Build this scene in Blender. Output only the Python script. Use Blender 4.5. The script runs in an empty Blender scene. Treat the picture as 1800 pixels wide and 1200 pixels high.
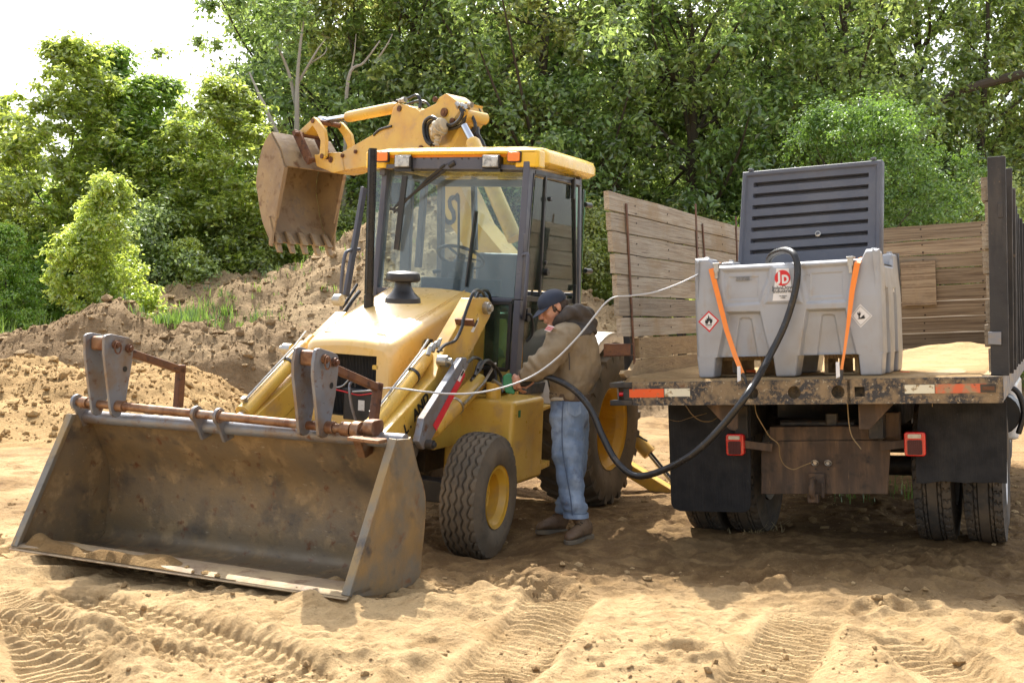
import bpy, bmesh, math, random
import numpy as np
from mathutils import Vector, Matrix
random.seed(7); rng = np.random.default_rng(7)
S = bpy.context.scene; C = S.collection
R = math.radians
# ---------------------------------------------------------------- camera, sky, sun, exposure
EYE = 1.4; FPX = 2000.0            # eye height (m); focal length in pixels of the 1800 px wide photograph
cam = bpy.data.objects.new('camera', bpy.data.cameras.new('camera')); C.objects.link(cam)
cam.location = (0, 0, EYE); cam.rotation_euler = (R(90), 0, 0)
cam.data.sensor_width = 36; cam.data.lens = 36*FPX/1800; cam.data.clip_end = 2000; cam.data.clip_start = .1
S.camera = cam
SUN_AZ = -14.0; SUN_EL = 53.0       # degrees; azimuth measured from +Y towards +X
W = bpy.data.worlds.new('World'); S.world = W; W.use_nodes = True
wn = W.node_tree.nodes; wl = W.node_tree.links
sky = wn.new('ShaderNodeTexSky'); sky.sky_type = 'NISHITA'; sky.sun_disc = False
sky.sun_elevation = R(SUN_EL); sky.sun_rotation = R(SUN_AZ)
sky.air_density = 1.0; sky.dust_density = 4.0; sky.ozone_density = 1.0
hs = wn.new('ShaderNodeHueSaturation'); hs.inputs['Saturation'].default_value = .42
wl.new(sky.outputs[0], hs.inputs['Color'])
bg = wn['Background']; wl.new(hs.outputs[0], bg.inputs[0]); bg.inputs[1].default_value = .15
sl = bpy.data.lights.new('sun', 'SUN'); sun = bpy.data.objects.new('sun', sl); C.objects.link(sun)
sl.energy = 3.4; sl.angle = R(.5); sl.color = (1.0, .94, .84)
sdir = Vector((math.sin(R(SUN_AZ))*math.cos(R(SUN_EL)), math.cos(R(SUN_AZ))*math.cos(R(SUN_EL)), math.sin(R(SUN_EL))))
sun.rotation_euler = sdir.to_track_quat('Z', 'Y').to_euler(); sun.location = (0, 0, 30)
S.view_settings.view_transform = 'Standard'; S.view_settings.look = 'None'
S.view_settings.exposure = 1.42; S.view_settings.gamma = 1; S.view_settings.use_curve_mapping = False
S.render.engine = 'CYCLES'; S.cycles.max_bounces = 8; S.cycles.transparent_max_bounces = 24
S.cycles.use_denoising = True

# ---------------------------------------------------------------- frames: pixel -> point on a plane of a thing
class Frame:
    def __init__(s, O, x, y, z):
        s.O = np.array(O, float); s.B = np.array([x, y, z], float)
    def hit(s, px, py, x=None, y=None, z=None):
        d = np.array([(px-900)/FPX, 1, -(py-600)/FPX]); c = np.array([0, 0, EYE])-s.O
        dl = s.B@d; cl = s.B@c
        i, val = (0, x) if x is not None else (1, y) if y is not None else (2, z)
        return cl+(val-cl[i])/dl[i]*dl
    def world(s, p): return s.O+s.B.T@np.array(p, float)
    def matrix(s):
        m = Matrix.Identity(4)
        for i in range(3):
            for j in range(3): m[j][i] = s.B[i][j]
            m[i][3] = s.O[i]
        return m
def make_frame(O, fx, fy, roll=0, pitch=0):
    """x axis along (fx,fy); roll lowers the y side, pitch lowers the x end"""
    n = math.hypot(fx, fy); F = np.array([fx/n, fy/n, 0]); U = np.array([0, 0, 1.]); L = np.cross(U, F)
    x = F*math.cos(pitch)-U*math.sin(pitch); y = L*math.cos(roll)-U*math.sin(roll)
    z = np.cross(x, y); z /= np.linalg.norm(z); y = np.cross(z, x)
    return Frame(O, x, y, z)
def wpt(px, py, Z): return np.array([(px-900)/FPX*Z, Z, EYE-(py-600)/FPX*Z])

# ---------------------------------------------------------------- geometry collector
def nrm(a): a = np.array(a, float); return a/max(1e-9, np.linalg.norm(a))
def perp(a):
    a = nrm(a); b = np.cross(a, (0, 0, 1.))
    if np.linalg.norm(b) < .05: b = np.cross(a, (1., 0, 0))
    return nrm(b)
class G:
    def __init__(s): s.v = []; s.f = []; s.m = []
    def add(s, V, F, mi=0):
        o = len(s.v); s.v += [tuple(map(float, p)) for p in V]
        s.f += [tuple(i+o for i in f) for f in F]; s.m += [mi]*len(F); return s
    def box(s, c, sz, ax=None, mi=0):
        c = np.array(c, float); ax = np.eye(3) if ax is None else np.array([nrm(a) for a in ax])
        V = [c+ax[0]*sz[0]/2*i+ax[1]*sz[1]/2*j+ax[2]*sz[2]/2*k for i in (-1, 1) for j in (-1, 1) for k in (-1, 1)]
        return s.add(V, [(0,1,3,2),(4,6,7,5),(0,4,5,1),(2,3,7,6),(0,2,6,4),(1,5,7,3)], mi)
    def bar(s, a, b, w, h, up=(0, 0, 1), mi=0):
        a = np.array(a, float); b = np.array(b, float); x = nrm(b-a); y = np.cross(up, x)
        if np.linalg.norm(y) < 1e-4: y = perp(x)
        y = nrm(y); z = np.cross(x, y)
        return s.box((a+b)/2, (np.linalg.norm(b-a), w, h), (x, y, z), mi)
    def prism(s, poly, d, mi=0):
        P = [np.array(p, float) for p in poly]; d = np.array(d, float); n = len(P)
        V = P+[p+d for p in P]
        return s.add(V, [tuple(range(n))[::-1], tuple(range(n, 2*n))]+[(i, (i+1) % n, n+(i+1) % n, n+i) for i in range(n)], mi)
    def tube(s, path, r, n=10, caps=True, mi=0, closed=False):
        P = [np.array(p, float) for p in path]; k = len(P)
        rr = r if isinstance(r, (list, tuple, np.ndarray)) else [r]*k
        T = [nrm(P[min(i+1, k-1)]-P[max(i-1, 0)]) for i in range(k)]
        a = perp(T[0]); V = []
        for i in range(k):
            a = nrm(a-np.dot(a, T[i])*T[i]); b = np.cross(T[i], a)
            for j in range(n):
                t = 2*math.pi*j/n; V.append(P[i]+(a*math.cos(t)+b*math.sin(t))*rr[i])
        F = [(i*n+j, i*n+(j+1) % n, (i+1)*n+(j+1) % n, (i+1)*n+j) for i in range(k-1) for j in range(n)]
        if closed: F += [((k-1)*n+j, (k-1)*n+(j+1) % n, (j+1) % n, j) for j in range(n)]
        elif caps: F += [tuple(range(n))[::-1], tuple(range((k-1)*n, k*n))]
        return s.add(V, F, mi)
    def cyl(s, a, b, r, n=16, mi=0): return s.tube([a, b], r, n, True, mi)
    def lathe(s, prof, o, ax, n=24, mi=0, loop=False, caps=True):
        o = np.array(o, float); ax = nrm(ax); a = perp(ax); b = np.cross(ax, a); k = len(prof); V = []
        for r, h in prof:
            for j in range(n):
                t = 2*math.pi*j/n; V.append(o+ax*h+(a*math.cos(t)+b*math.sin(t))*r)
        F = [(i*n+j, i*n+(j+1) % n, (i+1)*n+(j+1) % n, (i+1)*n+j) for i in range(k-1) for j in range(n)]
        if loop: F += [((k-1)*n+j, (k-1)*n+(j+1) % n, (j+1) % n, j) for j in range(n)]
        elif caps:
            if prof[0][0] > 1e-6: F.append(tuple(range(n))[::-1])
            if prof[-1][0] > 1e-6: F.append(tuple(range((k-1)*n, k*n)))
        return s.add(V, F, mi)
    def loft(s, rings, cap=True, mi=0):
        n = len(rings[0]); k = len(rings); V = [p for r in rings for p in r]
        F = [(i*n+j, i*n+(j+1) % n, (i+1)*n+(j+1) % n, (i+1)*n+j) for i in range(k-1) for j in range(n)]
        if cap: F += [tuple(range(n))[::-1], tuple(range((k-1)*n, k*n))]
        return s.add(V, F, mi)
    def sheet(s, rows, th, mi=0):
        """rows: list of equal-length polylines; a sheet thickened along its normals"""
        A = np.array(rows, float); k, n, _ = A.shape
        du = np.gradient(A, axis=0) if k > 1 else None; dv = np.gradient(A, axis=1)
        N = np.cross(du, dv); N /= np.maximum(1e-9, np.linalg.norm(N, axis=2))[..., None]
        Bk = A-N*th; V = list(A.reshape(-1, 3))+list(Bk.reshape(-1, 3)); o = k*n; F = []
        for i in range(k-1):
            for j in range(n-1):
                q = (i*n+j, i*n+j+1, (i+1)*n+j+1, (i+1)*n+j); F.append(q[::-1]); F.append(tuple(x+o for x in q))
        for i in range(k-1):
            F.append((i*n, (i+1)*n, (i+1)*n+o, i*n+o)); F.append((i*n+n-1, i*n+n-1+o, (i+1)*n+n-1+o, (i+1)*n+n-1))
        for j in range(n-1):
            F.append((j, j+o, j+1+o, j+1)); q = (k-1)*n; F.append((q+j, q+j+1, q+j+1+o, q+j+o))
        return s.add(V, F, mi)
    def rbox(s, c, sz, r=.02, ax=None, mi=0, seg=3):
        """box with rounded vertical (third axis) edges"""
        c = np.array(c, float); ax = np.eye(3) if ax is None else np.array([nrm(a) for a in ax]); pts = []
        for (sx, sy, t0) in ((1, 1, 0), (-1, 1, 90), (-1, -1, 180), (1, -1, 270)):
            for k in range(seg+1):
                t = R(t0+90*k/seg); pts.append((sx*(sz[0]/2-r)+r*math.cos(t), sy*(sz[1]/2-r)+r*math.sin(t)))
        P = [c+ax[0]*x+ax[1]*y-ax[2]*sz[2]/2 for x, y in pts]
        return s.prism(P, ax[2]*sz[2], mi)
    def mesh(s, name, mats, smooth=True, ang=32, fixn=True):
        me = bpy.data.meshes.new(name); me.from_pydata(s.v, [], s.f)
        for m in (mats if isinstance(mats, (list, tuple)) else [mats]): me.materials.append(m)
        if any(s.m): me.polygons.foreach_set('material_index', s.m)
        if fixn:
            bm = bmesh.new(); bm.from_mesh(me); bmesh.ops.recalc_face_normals(bm, faces=bm.faces); bm.to_mesh(me); bm.free()
        if smooth:
            me.polygons.foreach_set('use_smooth', [True]*len(me.polygons)); me.set_sharp_from_angle(angle=R(ang))
        me.update(); return me
    def build(s, name, mats, parent=None, bevel=0, smooth=True, ang=32, fixn=True, seg=2):
        o = bpy.data.objects.new(name, s.mesh(name, mats, smooth, ang, fixn)); C.objects.link(o)
        if parent is not None: o.parent = parent
        if bevel:
            b = o.modifiers.new('bevel', 'BEVEL'); b.width = bevel; b.segments = seg; b.limit_method = 'ANGLE'; b.angle_limit = R(35)
            b.harden_normals = False
            w = o.modifiers.new('wn', 'WEIGHTED_NORMAL'); w.keep_sharp = False
        return o
def spline(P, n=8):
    """Catmull-Rom through the points"""
    P = [np.array(p, float) for p in P]; Q = [2*P[0]-P[1]]+P+[2*P[-1]-P[-2]]; out = []
    for i in range(1, len(Q)-2):
        for k in range(n):
            t = k/n; a, b, c, d = Q[i-1:i+3]
            out.append(.5*((2*b)+(-a+c)*t+(2*a-5*b+4*c-d)*t*t+(-a+3*b-3*c+d)*t**3))
    out.append(P[-1]); return out
def thing(name, label, cat, M=None, group=None, loc=None, rz=0):
    o = bpy.data.objects.new(name, None); C.objects.link(o); o.empty_display_size = .2
    if M is not None: o.matrix_world = M
    if loc is not None: o.location = loc; o.rotation_euler = (0, 0, rz)
    return tag(o, label, cat, group)
def tag(o, label, cat, group=None, kind=None):
    if label: o['label'] = label
    if cat: o['category'] = cat
    if group: o['group'] = group
    if kind: o['kind'] = kind
    return o
def struct(o, kind='structure', label=None):
    o['kind'] = kind
    if label: o['label'] = label
    return o
def dup(o, parent=None, M=None):
    c = o.copy(); C.objects.link(c); c.parent = parent
    if M is not None: c.matrix_basis = M
    for ch in list(o.children): dup(ch, c)
    return c
def hub(name, parent, mesh_g, mat, M, **k):
    o = mesh_g.build(name, mat, parent, **k); o.matrix_basis = M; return o
def text_mesh(txt, size, M, mat, parent, name='lettering', depth=.001, offset=0, shear=0, align='CENTER', sx=1, label=None):
    cu = bpy.data.curves.new(name, 'FONT'); cu.body = txt; cu.size = size; cu.extrude = depth; cu.offset = offset; cu.shear = shear
    cu.align_x = align; cu.align_y = 'CENTER'; cu.resolution_u = 3
    t = bpy.data.objects.new(name+'_tmp', cu); C.objects.link(t)
    me = bpy.data.meshes.new_from_object(t.evaluated_get(bpy.context.evaluated_depsgraph_get()))
    bpy.data.objects.remove(t); bpy.data.curves.remove(cu)
    if sx != 1: me.transform(Matrix.Diagonal((sx, 1, 1, 1)))
    me.materials.clear(); me.materials.append(mat); me.name = name
    o = bpy.data.objects.new(name, me); C.objects.link(o); o.parent = parent; o.matrix_basis = M
    if label: o['label'] = label
    return o
def axes_matrix(o, x, y):
    x = nrm(x); z = nrm(np.cross(x, y)); y = np.cross(z, x); m = Matrix.Identity(4)
    for j in range(3): m[j][0] = x[j]; m[j][1] = y[j]; m[j][2] = z[j]; m[j][3] = o[j]
    return m

# ---------------------------------------------------------------- numpy noise
def _hash(ix, iy, seed):
    h = (ix.astype(np.int64)*374761393+iy.astype(np.int64)*668265263+seed*1274126177) & 0xffffffff
    h = ((h ^ (h >> 13))*1274126177) & 0xffffffff
    return ((h ^ (h >> 16)) & 0xffff)/65535.0
def vnoise(x, y, seed=0):
    ix = np.floor(x); iy = np.floor(y); fx = x-ix; fy = y-iy; fx = fx*fx*(3-2*fx); fy = fy*fy*(3-2*fy)
    a = _hash(ix, iy, seed); b = _hash(ix+1, iy, seed); c = _hash(ix, iy+1, seed); d = _hash(ix+1, iy+1, seed)
    return (a+(b-a)*fx)*(1-fy)+(c+(d-c)*fx)*fy
def fbm(x, y, octs=4, seed=0, gain=.5):
    s = 0; a = 1; t = 0
    for k in range(octs):
        s = s+a*(vnoise(x*2**k+17.3*k, y*2**k-9.1*k, seed+k)*2-1); t += a; a *= gain
    return s/t
def sstep(x, a, b): t = np.clip((x-a)/(b-a), 0, 1); return t*t*(3-2*t)
def grid_mesh(name, X, Y, Z, mat, col=None, parent=None):
    k, n = X.shape; V = np.stack([X, Y, Z], -1).reshape(-1, 3)
    idx = np.arange(k*n).reshape(k, n); F = np.stack([idx[:-1, :-1], idx[:-1, 1:], idx[1:, 1:], idx[1:, :-1]], -1).reshape(-1, 4)
    o = fast_mesh(name, V, F, mat, True, parent)
    if col is not None:
        at = o.data.attributes.new('mask', 'FLOAT_COLOR', 'POINT'); c = np.ones((k*n, 4), np.float32); c[:, :col.shape[-1]] = col.reshape(-1, col.shape[-1])
        at.data.foreach_set('color', c.ravel())
    return o
def fast_mesh(name, V, F, mat, smooth=False, parent=None, midx=None):
    me = bpy.data.meshes.new(name); V = np.asarray(V, np.float32); F = np.asarray(F, np.int32); q = F.shape[1]
    me.vertices.add(len(V)); me.vertices.foreach_set('co', V.ravel())
    me.loops.add(F.size); me.loops.foreach_set('vertex_index', F.ravel())
    me.polygons.add(len(F)); me.polygons.foreach_set('loop_start', np.arange(0, F.size, q, dtype=np.int32))
    me.polygons.foreach_set('loop_total', np.full(len(F), q, np.int32))
    me.polygons.foreach_set('use_smooth', np.full(len(F), smooth))
    for m in (mat if isinstance(mat, (list, tuple)) else [mat]): me.materials.append(m)
    if midx is not None: me.polygons.foreach_set('material_index', np.asarray(midx, np.int32))
    me.update(calc_edges=True)
    o = bpy.data.objects.new(name, me); C.objects.link(o)
    if parent is not None: o.parent = parent
    return o

# ---------------------------------------------------------------- materials
def M(name, col, rough=.6, metal=0, layers=(), bump=None, spec=.5, coat=0, cr=.12, rvar=.15, coord='Object', rand=0, bump2=None, streak=None):
    """layers: (colour, scale, lo, hi[, stretch xyz]) noise-masked coats of dirt, rust, wear"""
    m = bpy.data.materials.new(name); m.use_nodes = True; N = m.node_tree.nodes; L = m.node_tree.links
    b = N['Principled BSDF']; b.inputs['Metallic'].default_value = metal
    b.inputs['Specular IOR Level'].default_value = spec
    if coat: b.inputs['Coat Weight'].default_value = coat; b.inputs['Coat Roughness'].default_value = cr
    tc = N.new('ShaderNodeTexCoord'); src = tc.outputs[coord]
    if rand:
        oi = N.new('ShaderNodeObjectInfo'); ad = N.new('ShaderNodeVectorMath'); ad.operation = 'MULTIPLY_ADD'
        L.new(oi.outputs['Random'], ad.inputs[0]); ad.inputs[1].default_value = (37, 19, 53); L.new(src, ad.inputs[2]); src = ad.outputs[0]
    def noise(scale, stretch=None, det=6, ro=.6):
        s_ = src
        if stretch:
            mp = N.new('ShaderNodeMapping'); mp.inputs['Scale'].default_value = stretch; L.new(s_, mp.inputs[0]); s_ = mp.outputs[0]
        n = N.new('ShaderNodeTexNoise'); n.inputs['Scale'].default_value = scale; n.inputs['Detail'].default_value = det
        n.inputs['Roughness'].default_value = ro; L.new(s_, n.inputs['Vector']); return n.outputs['Fac']
    def ramp(f, a, c):
        r = N.new('ShaderNodeMapRange'); r.inputs['From Min'].default_value = a; r.inputs['From Max'].default_value = c; L.new(f, r.inputs['Value']); return r.outputs[0]
    cur = None
    rgb = N.new('ShaderNodeRGB'); rgb.outputs[0].default_value = (*col, 1); cur = rgb.outputs[0]
    masks = []
    for ly in layers:
        c, sc, lo, hi = ly[:4]; st = ly[4] if len(ly) > 4 else None
        f = ramp(noise(sc, st), lo, hi); mx = N.new('ShaderNodeMix'); mx.data_type = 'RGBA'
        L.new(f, mx.inputs['Factor']); L.new(cur, mx.inputs['A']); mx.inputs['B'].default_value = (*c, 1); cur = mx.outputs['Result']; masks.append(f)
    if rand:
        hsv = N.new('ShaderNodeHueSaturation'); v = N.new('ShaderNodeMapRange'); L.new(oi.outputs['Random'], v.inputs['Value'])
        v.inputs['To Min'].default_value = 1-rand; v.inputs['To Max'].default_value = 1+rand
        L.new(v.outputs[0], hsv.inputs['Value']); L.new(cur, hsv.inputs['Color']); cur = hsv.outputs[0]
    L.new(cur, b.inputs['Base Color'])
    if rvar:
        mr = N.new('ShaderNodeMapRange'); L.new(noise(9), mr.inputs['Value']); mr.inputs['From Min'].default_value = .3; mr.inputs['From Max'].default_value = .7
        mr.inputs['To Min'].default_value = max(.03, rough-rvar); mr.inputs['To Max'].default_value = min(1, rough+rvar); L.new(mr.outputs[0], b.inputs['Roughness'])
    else: b.inputs['Roughness'].default_value = rough
    last = None
    for bp in (bump, bump2):
        if bp:
            sc, dist = bp[:2]; st = bp[2] if len(bp) > 2 else None
            bn = N.new('ShaderNodeBump'); bn.inputs['Distance'].default_value = dist; bn.inputs['Strength'].default_value = 1
            L.new(noise(sc, st, 8, .65), bn.inputs['Height'])
            if last: L.new(last, bn.inputs['Normal'])
            last = bn.outputs[0]
    if last: L.new(last, b.inputs['Normal'])
    return m
DUST = (.33, .235, .13)
YEL = (.60, .385, .065)
m_yel = M('yellow_paint', YEL, .38, 0, [((.50, .255, .04), 3, .45, .75), (DUST, 6, .56, .86), ((.24, .11, .04), 38, .665, .73), ((.40, .30, .16), 1.6, .56, .80)], (90, .0006), coat=.15)
m_hood = M('hood_paint', (.70, .43, .085), .34, 0, [((.66, .48, .24), 2.2, .35, .75), (DUST, 14, .62, 1.0)], None, coat=.9, cr=.30)
m_roof = M('roof_paint', (.82, .50, .02), .28, 0, [(DUST, 8, .6, 1.0)], None, coat=.4)
m_visor = M('visor_orange', (.65, .20, .01), .5)
m_cab = M('cab_grey_paint', (.082, .085, .108), .42, 0, [((.16, .145, .13), 5, .56, .95)], (60, .0005))
m_dark = M('dark_steel', (.028, .027, .027), .5, .2, [((.12, .09, .055), 7, .48, .8), ((.09, .04, .02), 23, .6, .75)], (50, .001))
m_black = M('black_plastic', (.018, .018, .019), .42, 0, [((.09, .07, .05), 6, .55, .9)])
m_exh = M('black_pipe', (.014, .014, .015), .28, .3, [((.07, .05, .035), 9, .58, .85)])
m_blue = M('worn_blue_steel', (.20, .215, .245), .42, .35, [((.20, .13, .07), 5, .45, .72), ((.13, .055, .022), 18, .58, .70), ((.24, .24, .25), 30, .66, .8)], (40, .0012))
m_rust = M('rusty_steel', (.125, .055, .030), .72, .25, [((.21, .10, .045), 9, .45, .7), ((.05, .028, .022), 20, .55, .7), ((.24, .20, .16), 31, .64, .78)], (45, .002))
m_rtube = M('scuffed_rusty_tube', (.24, .135, .075), .45, .45, [((.14, .06, .03), 11, .48, .62), ((.36, .32, .27), 7, .56, .8)], (50, .0012))
m_bucket = M('scraped_loader_bucket', (.19, .145, .092), .5, .30, [((.235, .165, .085), 3.2, .38, .60), ((.115, .092, .066), 3.6, .52, .68), ((.33, .235, .125), 6.5, .55, .68), ((.15, .065, .03), 12, .60, .70), ((.36, .30, .21), 26, .64, .74, (1, .5, 2)), ((.09, .075, .06), 21, .62, .74, (1, .6, 1.5))], (36, .002), bump2=(6, .006))
m_bside = M('bucket_side', (.19, .175, .145), .5, .45, [((.30, .21, .10), 3.5, .42, .60), ((.20, .085, .03), 8, .60, .74), ((.07, .07, .075), 5, .60, .76)], (40, .0015))
m_ebucket = M('sandy_digging_bucket', (.25, .18, .11), .7, .1, [((.33, .24, .13), 3, .42, .62), ((.14, .075, .035), 7, .56, .70), ((.17, .15, .13), 4.6, .60, .75)], (38, .003), bump2=(7, .008))
m_chrome = M('chrome_rod', (.62, .63, .66), .14, 1, rvar=.04)
m_galv = M('galvanised_fitting', (.42, .41, .38), .4, .8, [((.25, .19, .12), 20, .5, .8)])
m_rubber = M('tyre_rubber', (.050, .046, .040), .85, 0, [((.155, .118, .075), 4, .40, .72), ((.11, .085, .06), 28, .5, .8)], (120, .0012))
m_rubber2 = M('dusty_tyre_rubber', (.075, .064, .048), .9, 0, [((.18, .135, .085), 3, .36, .68), ((.05, .045, .04), 12, .55, .75)], (110, .0012))
m_hose = M('black_hose', (.016, .016, .017), .32, 0, [((.11, .09, .07), 12, .58, .85)])
m_rim = M('yellow_rim', (.58, .33, .03), .42, 0, [((.40, .26, .10), 5, .5, .8), ((.28, .12, .03), 25, .66, .78)], (60, .0006))
m_red = M('red_decal', (.55, .025, .035), .4, 0, [((.45, .12, .10), 12, .58, .8)])
m_white = M('white_decal', (.72, .70, .66), .5, 0, [((.4, .35, .28), 14, .58, .8)])
m_ink = M('black_ink', (.012, .012, .012), .5, rvar=0)
m_redink = M('red_ink', (.60, .015, .02), .45, rvar=0)
m_amber = M('amber_lens', (.85, .22, .01), .15, 0, bump=(160, .001), coat=.5, rvar=.05)
m_lens = M('clear_lamp_lens', (.50, .48, .44), .10, .55, [((.25, .24, .22), 22, .5, .6)], (70, .002), coat=.8, rvar=.05)
m_cream = M('cream_fender', (.66, .60, .52), .35, 0, [((.45, .34, .2), 5, .55, .9)], coat=.3)
m_green = M('green_plastic', (.006, .15, .055), .4, rvar=.1)
m_seat = M('grey_seat', (.07, .08, .10), .6, bump=(90, .001))
m_rag = M('pale_rag', (.50, .44, .33), .9, 0, [((.33, .27, .19), 9, .5, .8)], (30, .01))
def glass(name, tint, dust=.06, rough=.02, dcol=(.45, .44, .38)):
    m = bpy.data.materials.new(name); m.use_nodes = True; N = m.node_tree.nodes; L = m.node_tree.links; N.clear()
    o = N.new('ShaderNodeOutputMaterial'); tr = N.new('ShaderNodeBsdfTransparent'); tr.inputs[0].default_value = (*tint, 1)
    gl = N.new('ShaderNodeBsdfGlossy'); gl.inputs['Roughness'].default_value = rough; df = N.new('ShaderNodeBsdfDiffuse'); df.inputs[0].default_value = (*dcol, 1)
    fr = N.new('ShaderNodeFresnel'); fr.inputs[0].default_value = 1.5; mx = N.new('ShaderNodeMixShader'); mx2 = N.new('ShaderNodeMixShader')
    L.new(fr.outputs[0], mx.inputs[0]); L.new(tr.outputs[0], mx.inputs[1]); L.new(gl.outputs[0], mx.inputs[2])
    tc = N.new('ShaderNodeTexCoord'); n = N.new('ShaderNodeTexNoise'); n.inputs['Scale'].default_value = 3.5; n.inputs['Detail'].default_value = 7; L.new(tc.outputs['Object'], n.inputs[0])
    mr = N.new('ShaderNodeMapRange'); mr.inputs['From Min'].default_value = .35; mr.inputs['From Max'].default_value = .8; mr.inputs['To Min'].default_value = dust*.5; mr.inputs['To Max'].default_value = dust*2.2
    L.new(n.outputs[0], mr.inputs[0]); L.new(mr.outputs[0], mx2.inputs[0]); L.new(mx.outputs[0], mx2.inputs[1]); L.new(df.outputs[0], mx2.inputs[2]); L.new(mx2.outputs[0], o.inputs[0])
    return m
m_glass = glass('windshield_glass', (.80, .89, .88), .09, dcol=(.50, .56, .60))
m_gglass = glass('green_side_glass', (.52, .76, .63), .04)

def split_islands(o, gap=.002):
    """separate the loose pieces of a mesh (pieces whose boxes touch stay together) into objects of the same name"""
    bm = bmesh.new(); bm.from_mesh(o.data); bm.verts.ensure_lookup_table(); seen = [-1]*len(bm.verts); isl = []
    for v in bm.verts:
        if seen[v.index] >= 0: continue
        st = [v]; seen[v.index] = len(isl); cur = []
        while st:
            w = st.pop(); cur.append(w.index)
            for e in w.link_edges:
                u = e.other_vert(w)
                if seen[u.index] < 0: seen[u.index] = len(isl); st.append(u)
        isl.append(cur)
    co = np.array([v.co[:] for v in bm.verts]); bm.free()
    bb = [(co[i].min(0)-gap, co[i].max(0)+gap) for i in isl]; par = list(range(len(isl)))
    def fd(a):
        while par[a] != a: a = par[a]
        return a
    for i in range(len(isl)):
        for j in range(i):
            if (bb[i][0] <= bb[j][1]).all() and (bb[j][0] <= bb[i][1]).all(): par[fd(i)] = fd(j)
    grp = {}
    for i in range(len(isl)): grp.setdefault(fd(i), set()).update(isl[i])
    if len(grp) < 2: return
    base = o.data; sets = list(grp.values()); nm = o.name.split('.')[0]
    for k, keep in enumerate(sets):
        b2 = bmesh.new(); b2.from_mesh(base); b2.verts.ensure_lookup_table(); bmesh.ops.delete(b2, geom=[v for v in b2.verts if v.index not in keep], context='VERTS')
        me = base.copy(); b2.to_mesh(me); b2.free()
        if k == 0: first = me; continue
        c = o.copy(); c.data = me; C.objects.link(c); c.name = nm
    o.data = first
# ================================================================ SETTING: ground, mounds
def ground_material(name, light, dark, mid, bump1=(55, .006), bump2=(9, .02), speck=True):
    m = bpy.data.materials.new(name); m.use_nodes = True; N = m.node_tree.nodes; L = m.node_tree.links; b = N['Principled BSDF']
    b.inputs['Roughness'].default_value = .95; b.inputs['Specular IOR Level'].default_value = .15
    tc = N.new('ShaderNodeTexCoord'); at = N.new('ShaderNodeAttribute'); at.attribute_name = 'mask'
    sp = N.new('ShaderNodeSeparateColor'); L.new(at.outputs['Color'], sp.inputs[0])
    def noise(sc, det=8, ro=.62):
        n = N.new('ShaderNodeTexNoise'); n.inputs['Scale'].default_value = sc; n.inputs['Detail'].default_value = det; n.inputs['Roughness'].default_value = ro
        L.new(tc.outputs['Object'], n.inputs['Vector']); return n.outputs['Fac']
    def mr(f, a, c, d=0, e=1):
        r = N.new('ShaderNodeMapRange'); r.inputs['From Min'].default_value = a; r.inputs['From Max'].default_value = c; r.inputs['To Min'].default_value = d; r.inputs['To Max'].default_value = e; L.new(f, r.inputs['Value']); return r.outputs[0]
    def mix(f, a, c):
        mx = N.new('ShaderNodeMix'); mx.data_type = 'RGBA'; L.new(f, mx.inputs['Factor'])
        for k, v in (('A', a), ('B', c)):
            if isinstance(v, tuple): mx.inputs[k].default_value = (*v, 1)
            else: L.new(v, mx.inputs[k])
        return mx.outputs['Result']
    def math_(op, a, c):
        q = N.new('ShaderNodeMath'); q.operation = op
        for k, v in enumerate((a, c)):
            if isinstance(v, (int, float)): q.inputs[k].default_value = v
            else: L.new(v, q.inputs[k])
        return q.outputs[0]
    n1 = mr(noise(1.3), .3, .7, -.25, .25)
    f = N.new('ShaderNodeClamp'); L.new(math_('ADD', sp.outputs[0], n1), f.inputs[0])
    c = mix(f.outputs[0], light, dark)
    c = mix(mr(noise(6), .46, .70, 0, .75), c, mid)
    c = mix(mr(noise(34), .56, .76, 0, .55), c, tuple(x*.45 for x in dark))
    if speck: c = mix(mr(noise(75), .62, .78, 0, .8), c, tuple(min(1, x*1.25) for x in light))
    L.new(c, b.inputs['Base Color']); last = None
    for sc, dist in (bump1, bump2):
        bn = N.new('ShaderNodeBump'); bn.inputs['Distance'].default_value = dist; L.new(noise(sc, 10, .7), bn.inputs['Height'])
        if last: L.new(last, bn.inputs['Normal'])
        last = bn.outputs[0]
    L.new(last, b.inputs['Normal']); return m
m_ground = ground_material('sandy_ground', (.55, .385, .20), (.165, .098, .043), (.38, .245, .11), (70, .012), (16, .035))
m_mound = ground_material('crumbly_subsoil', (.40, .29, .165), (.20, .132, .070), (.31, .215, .12), (22, .03), (4.5, .09))
m_berm = ground_material('yellow_sand', (.44, .295, .135), (.23, .14, .058), (.36, .235, .105), (30, .02), (5, .05))

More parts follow.
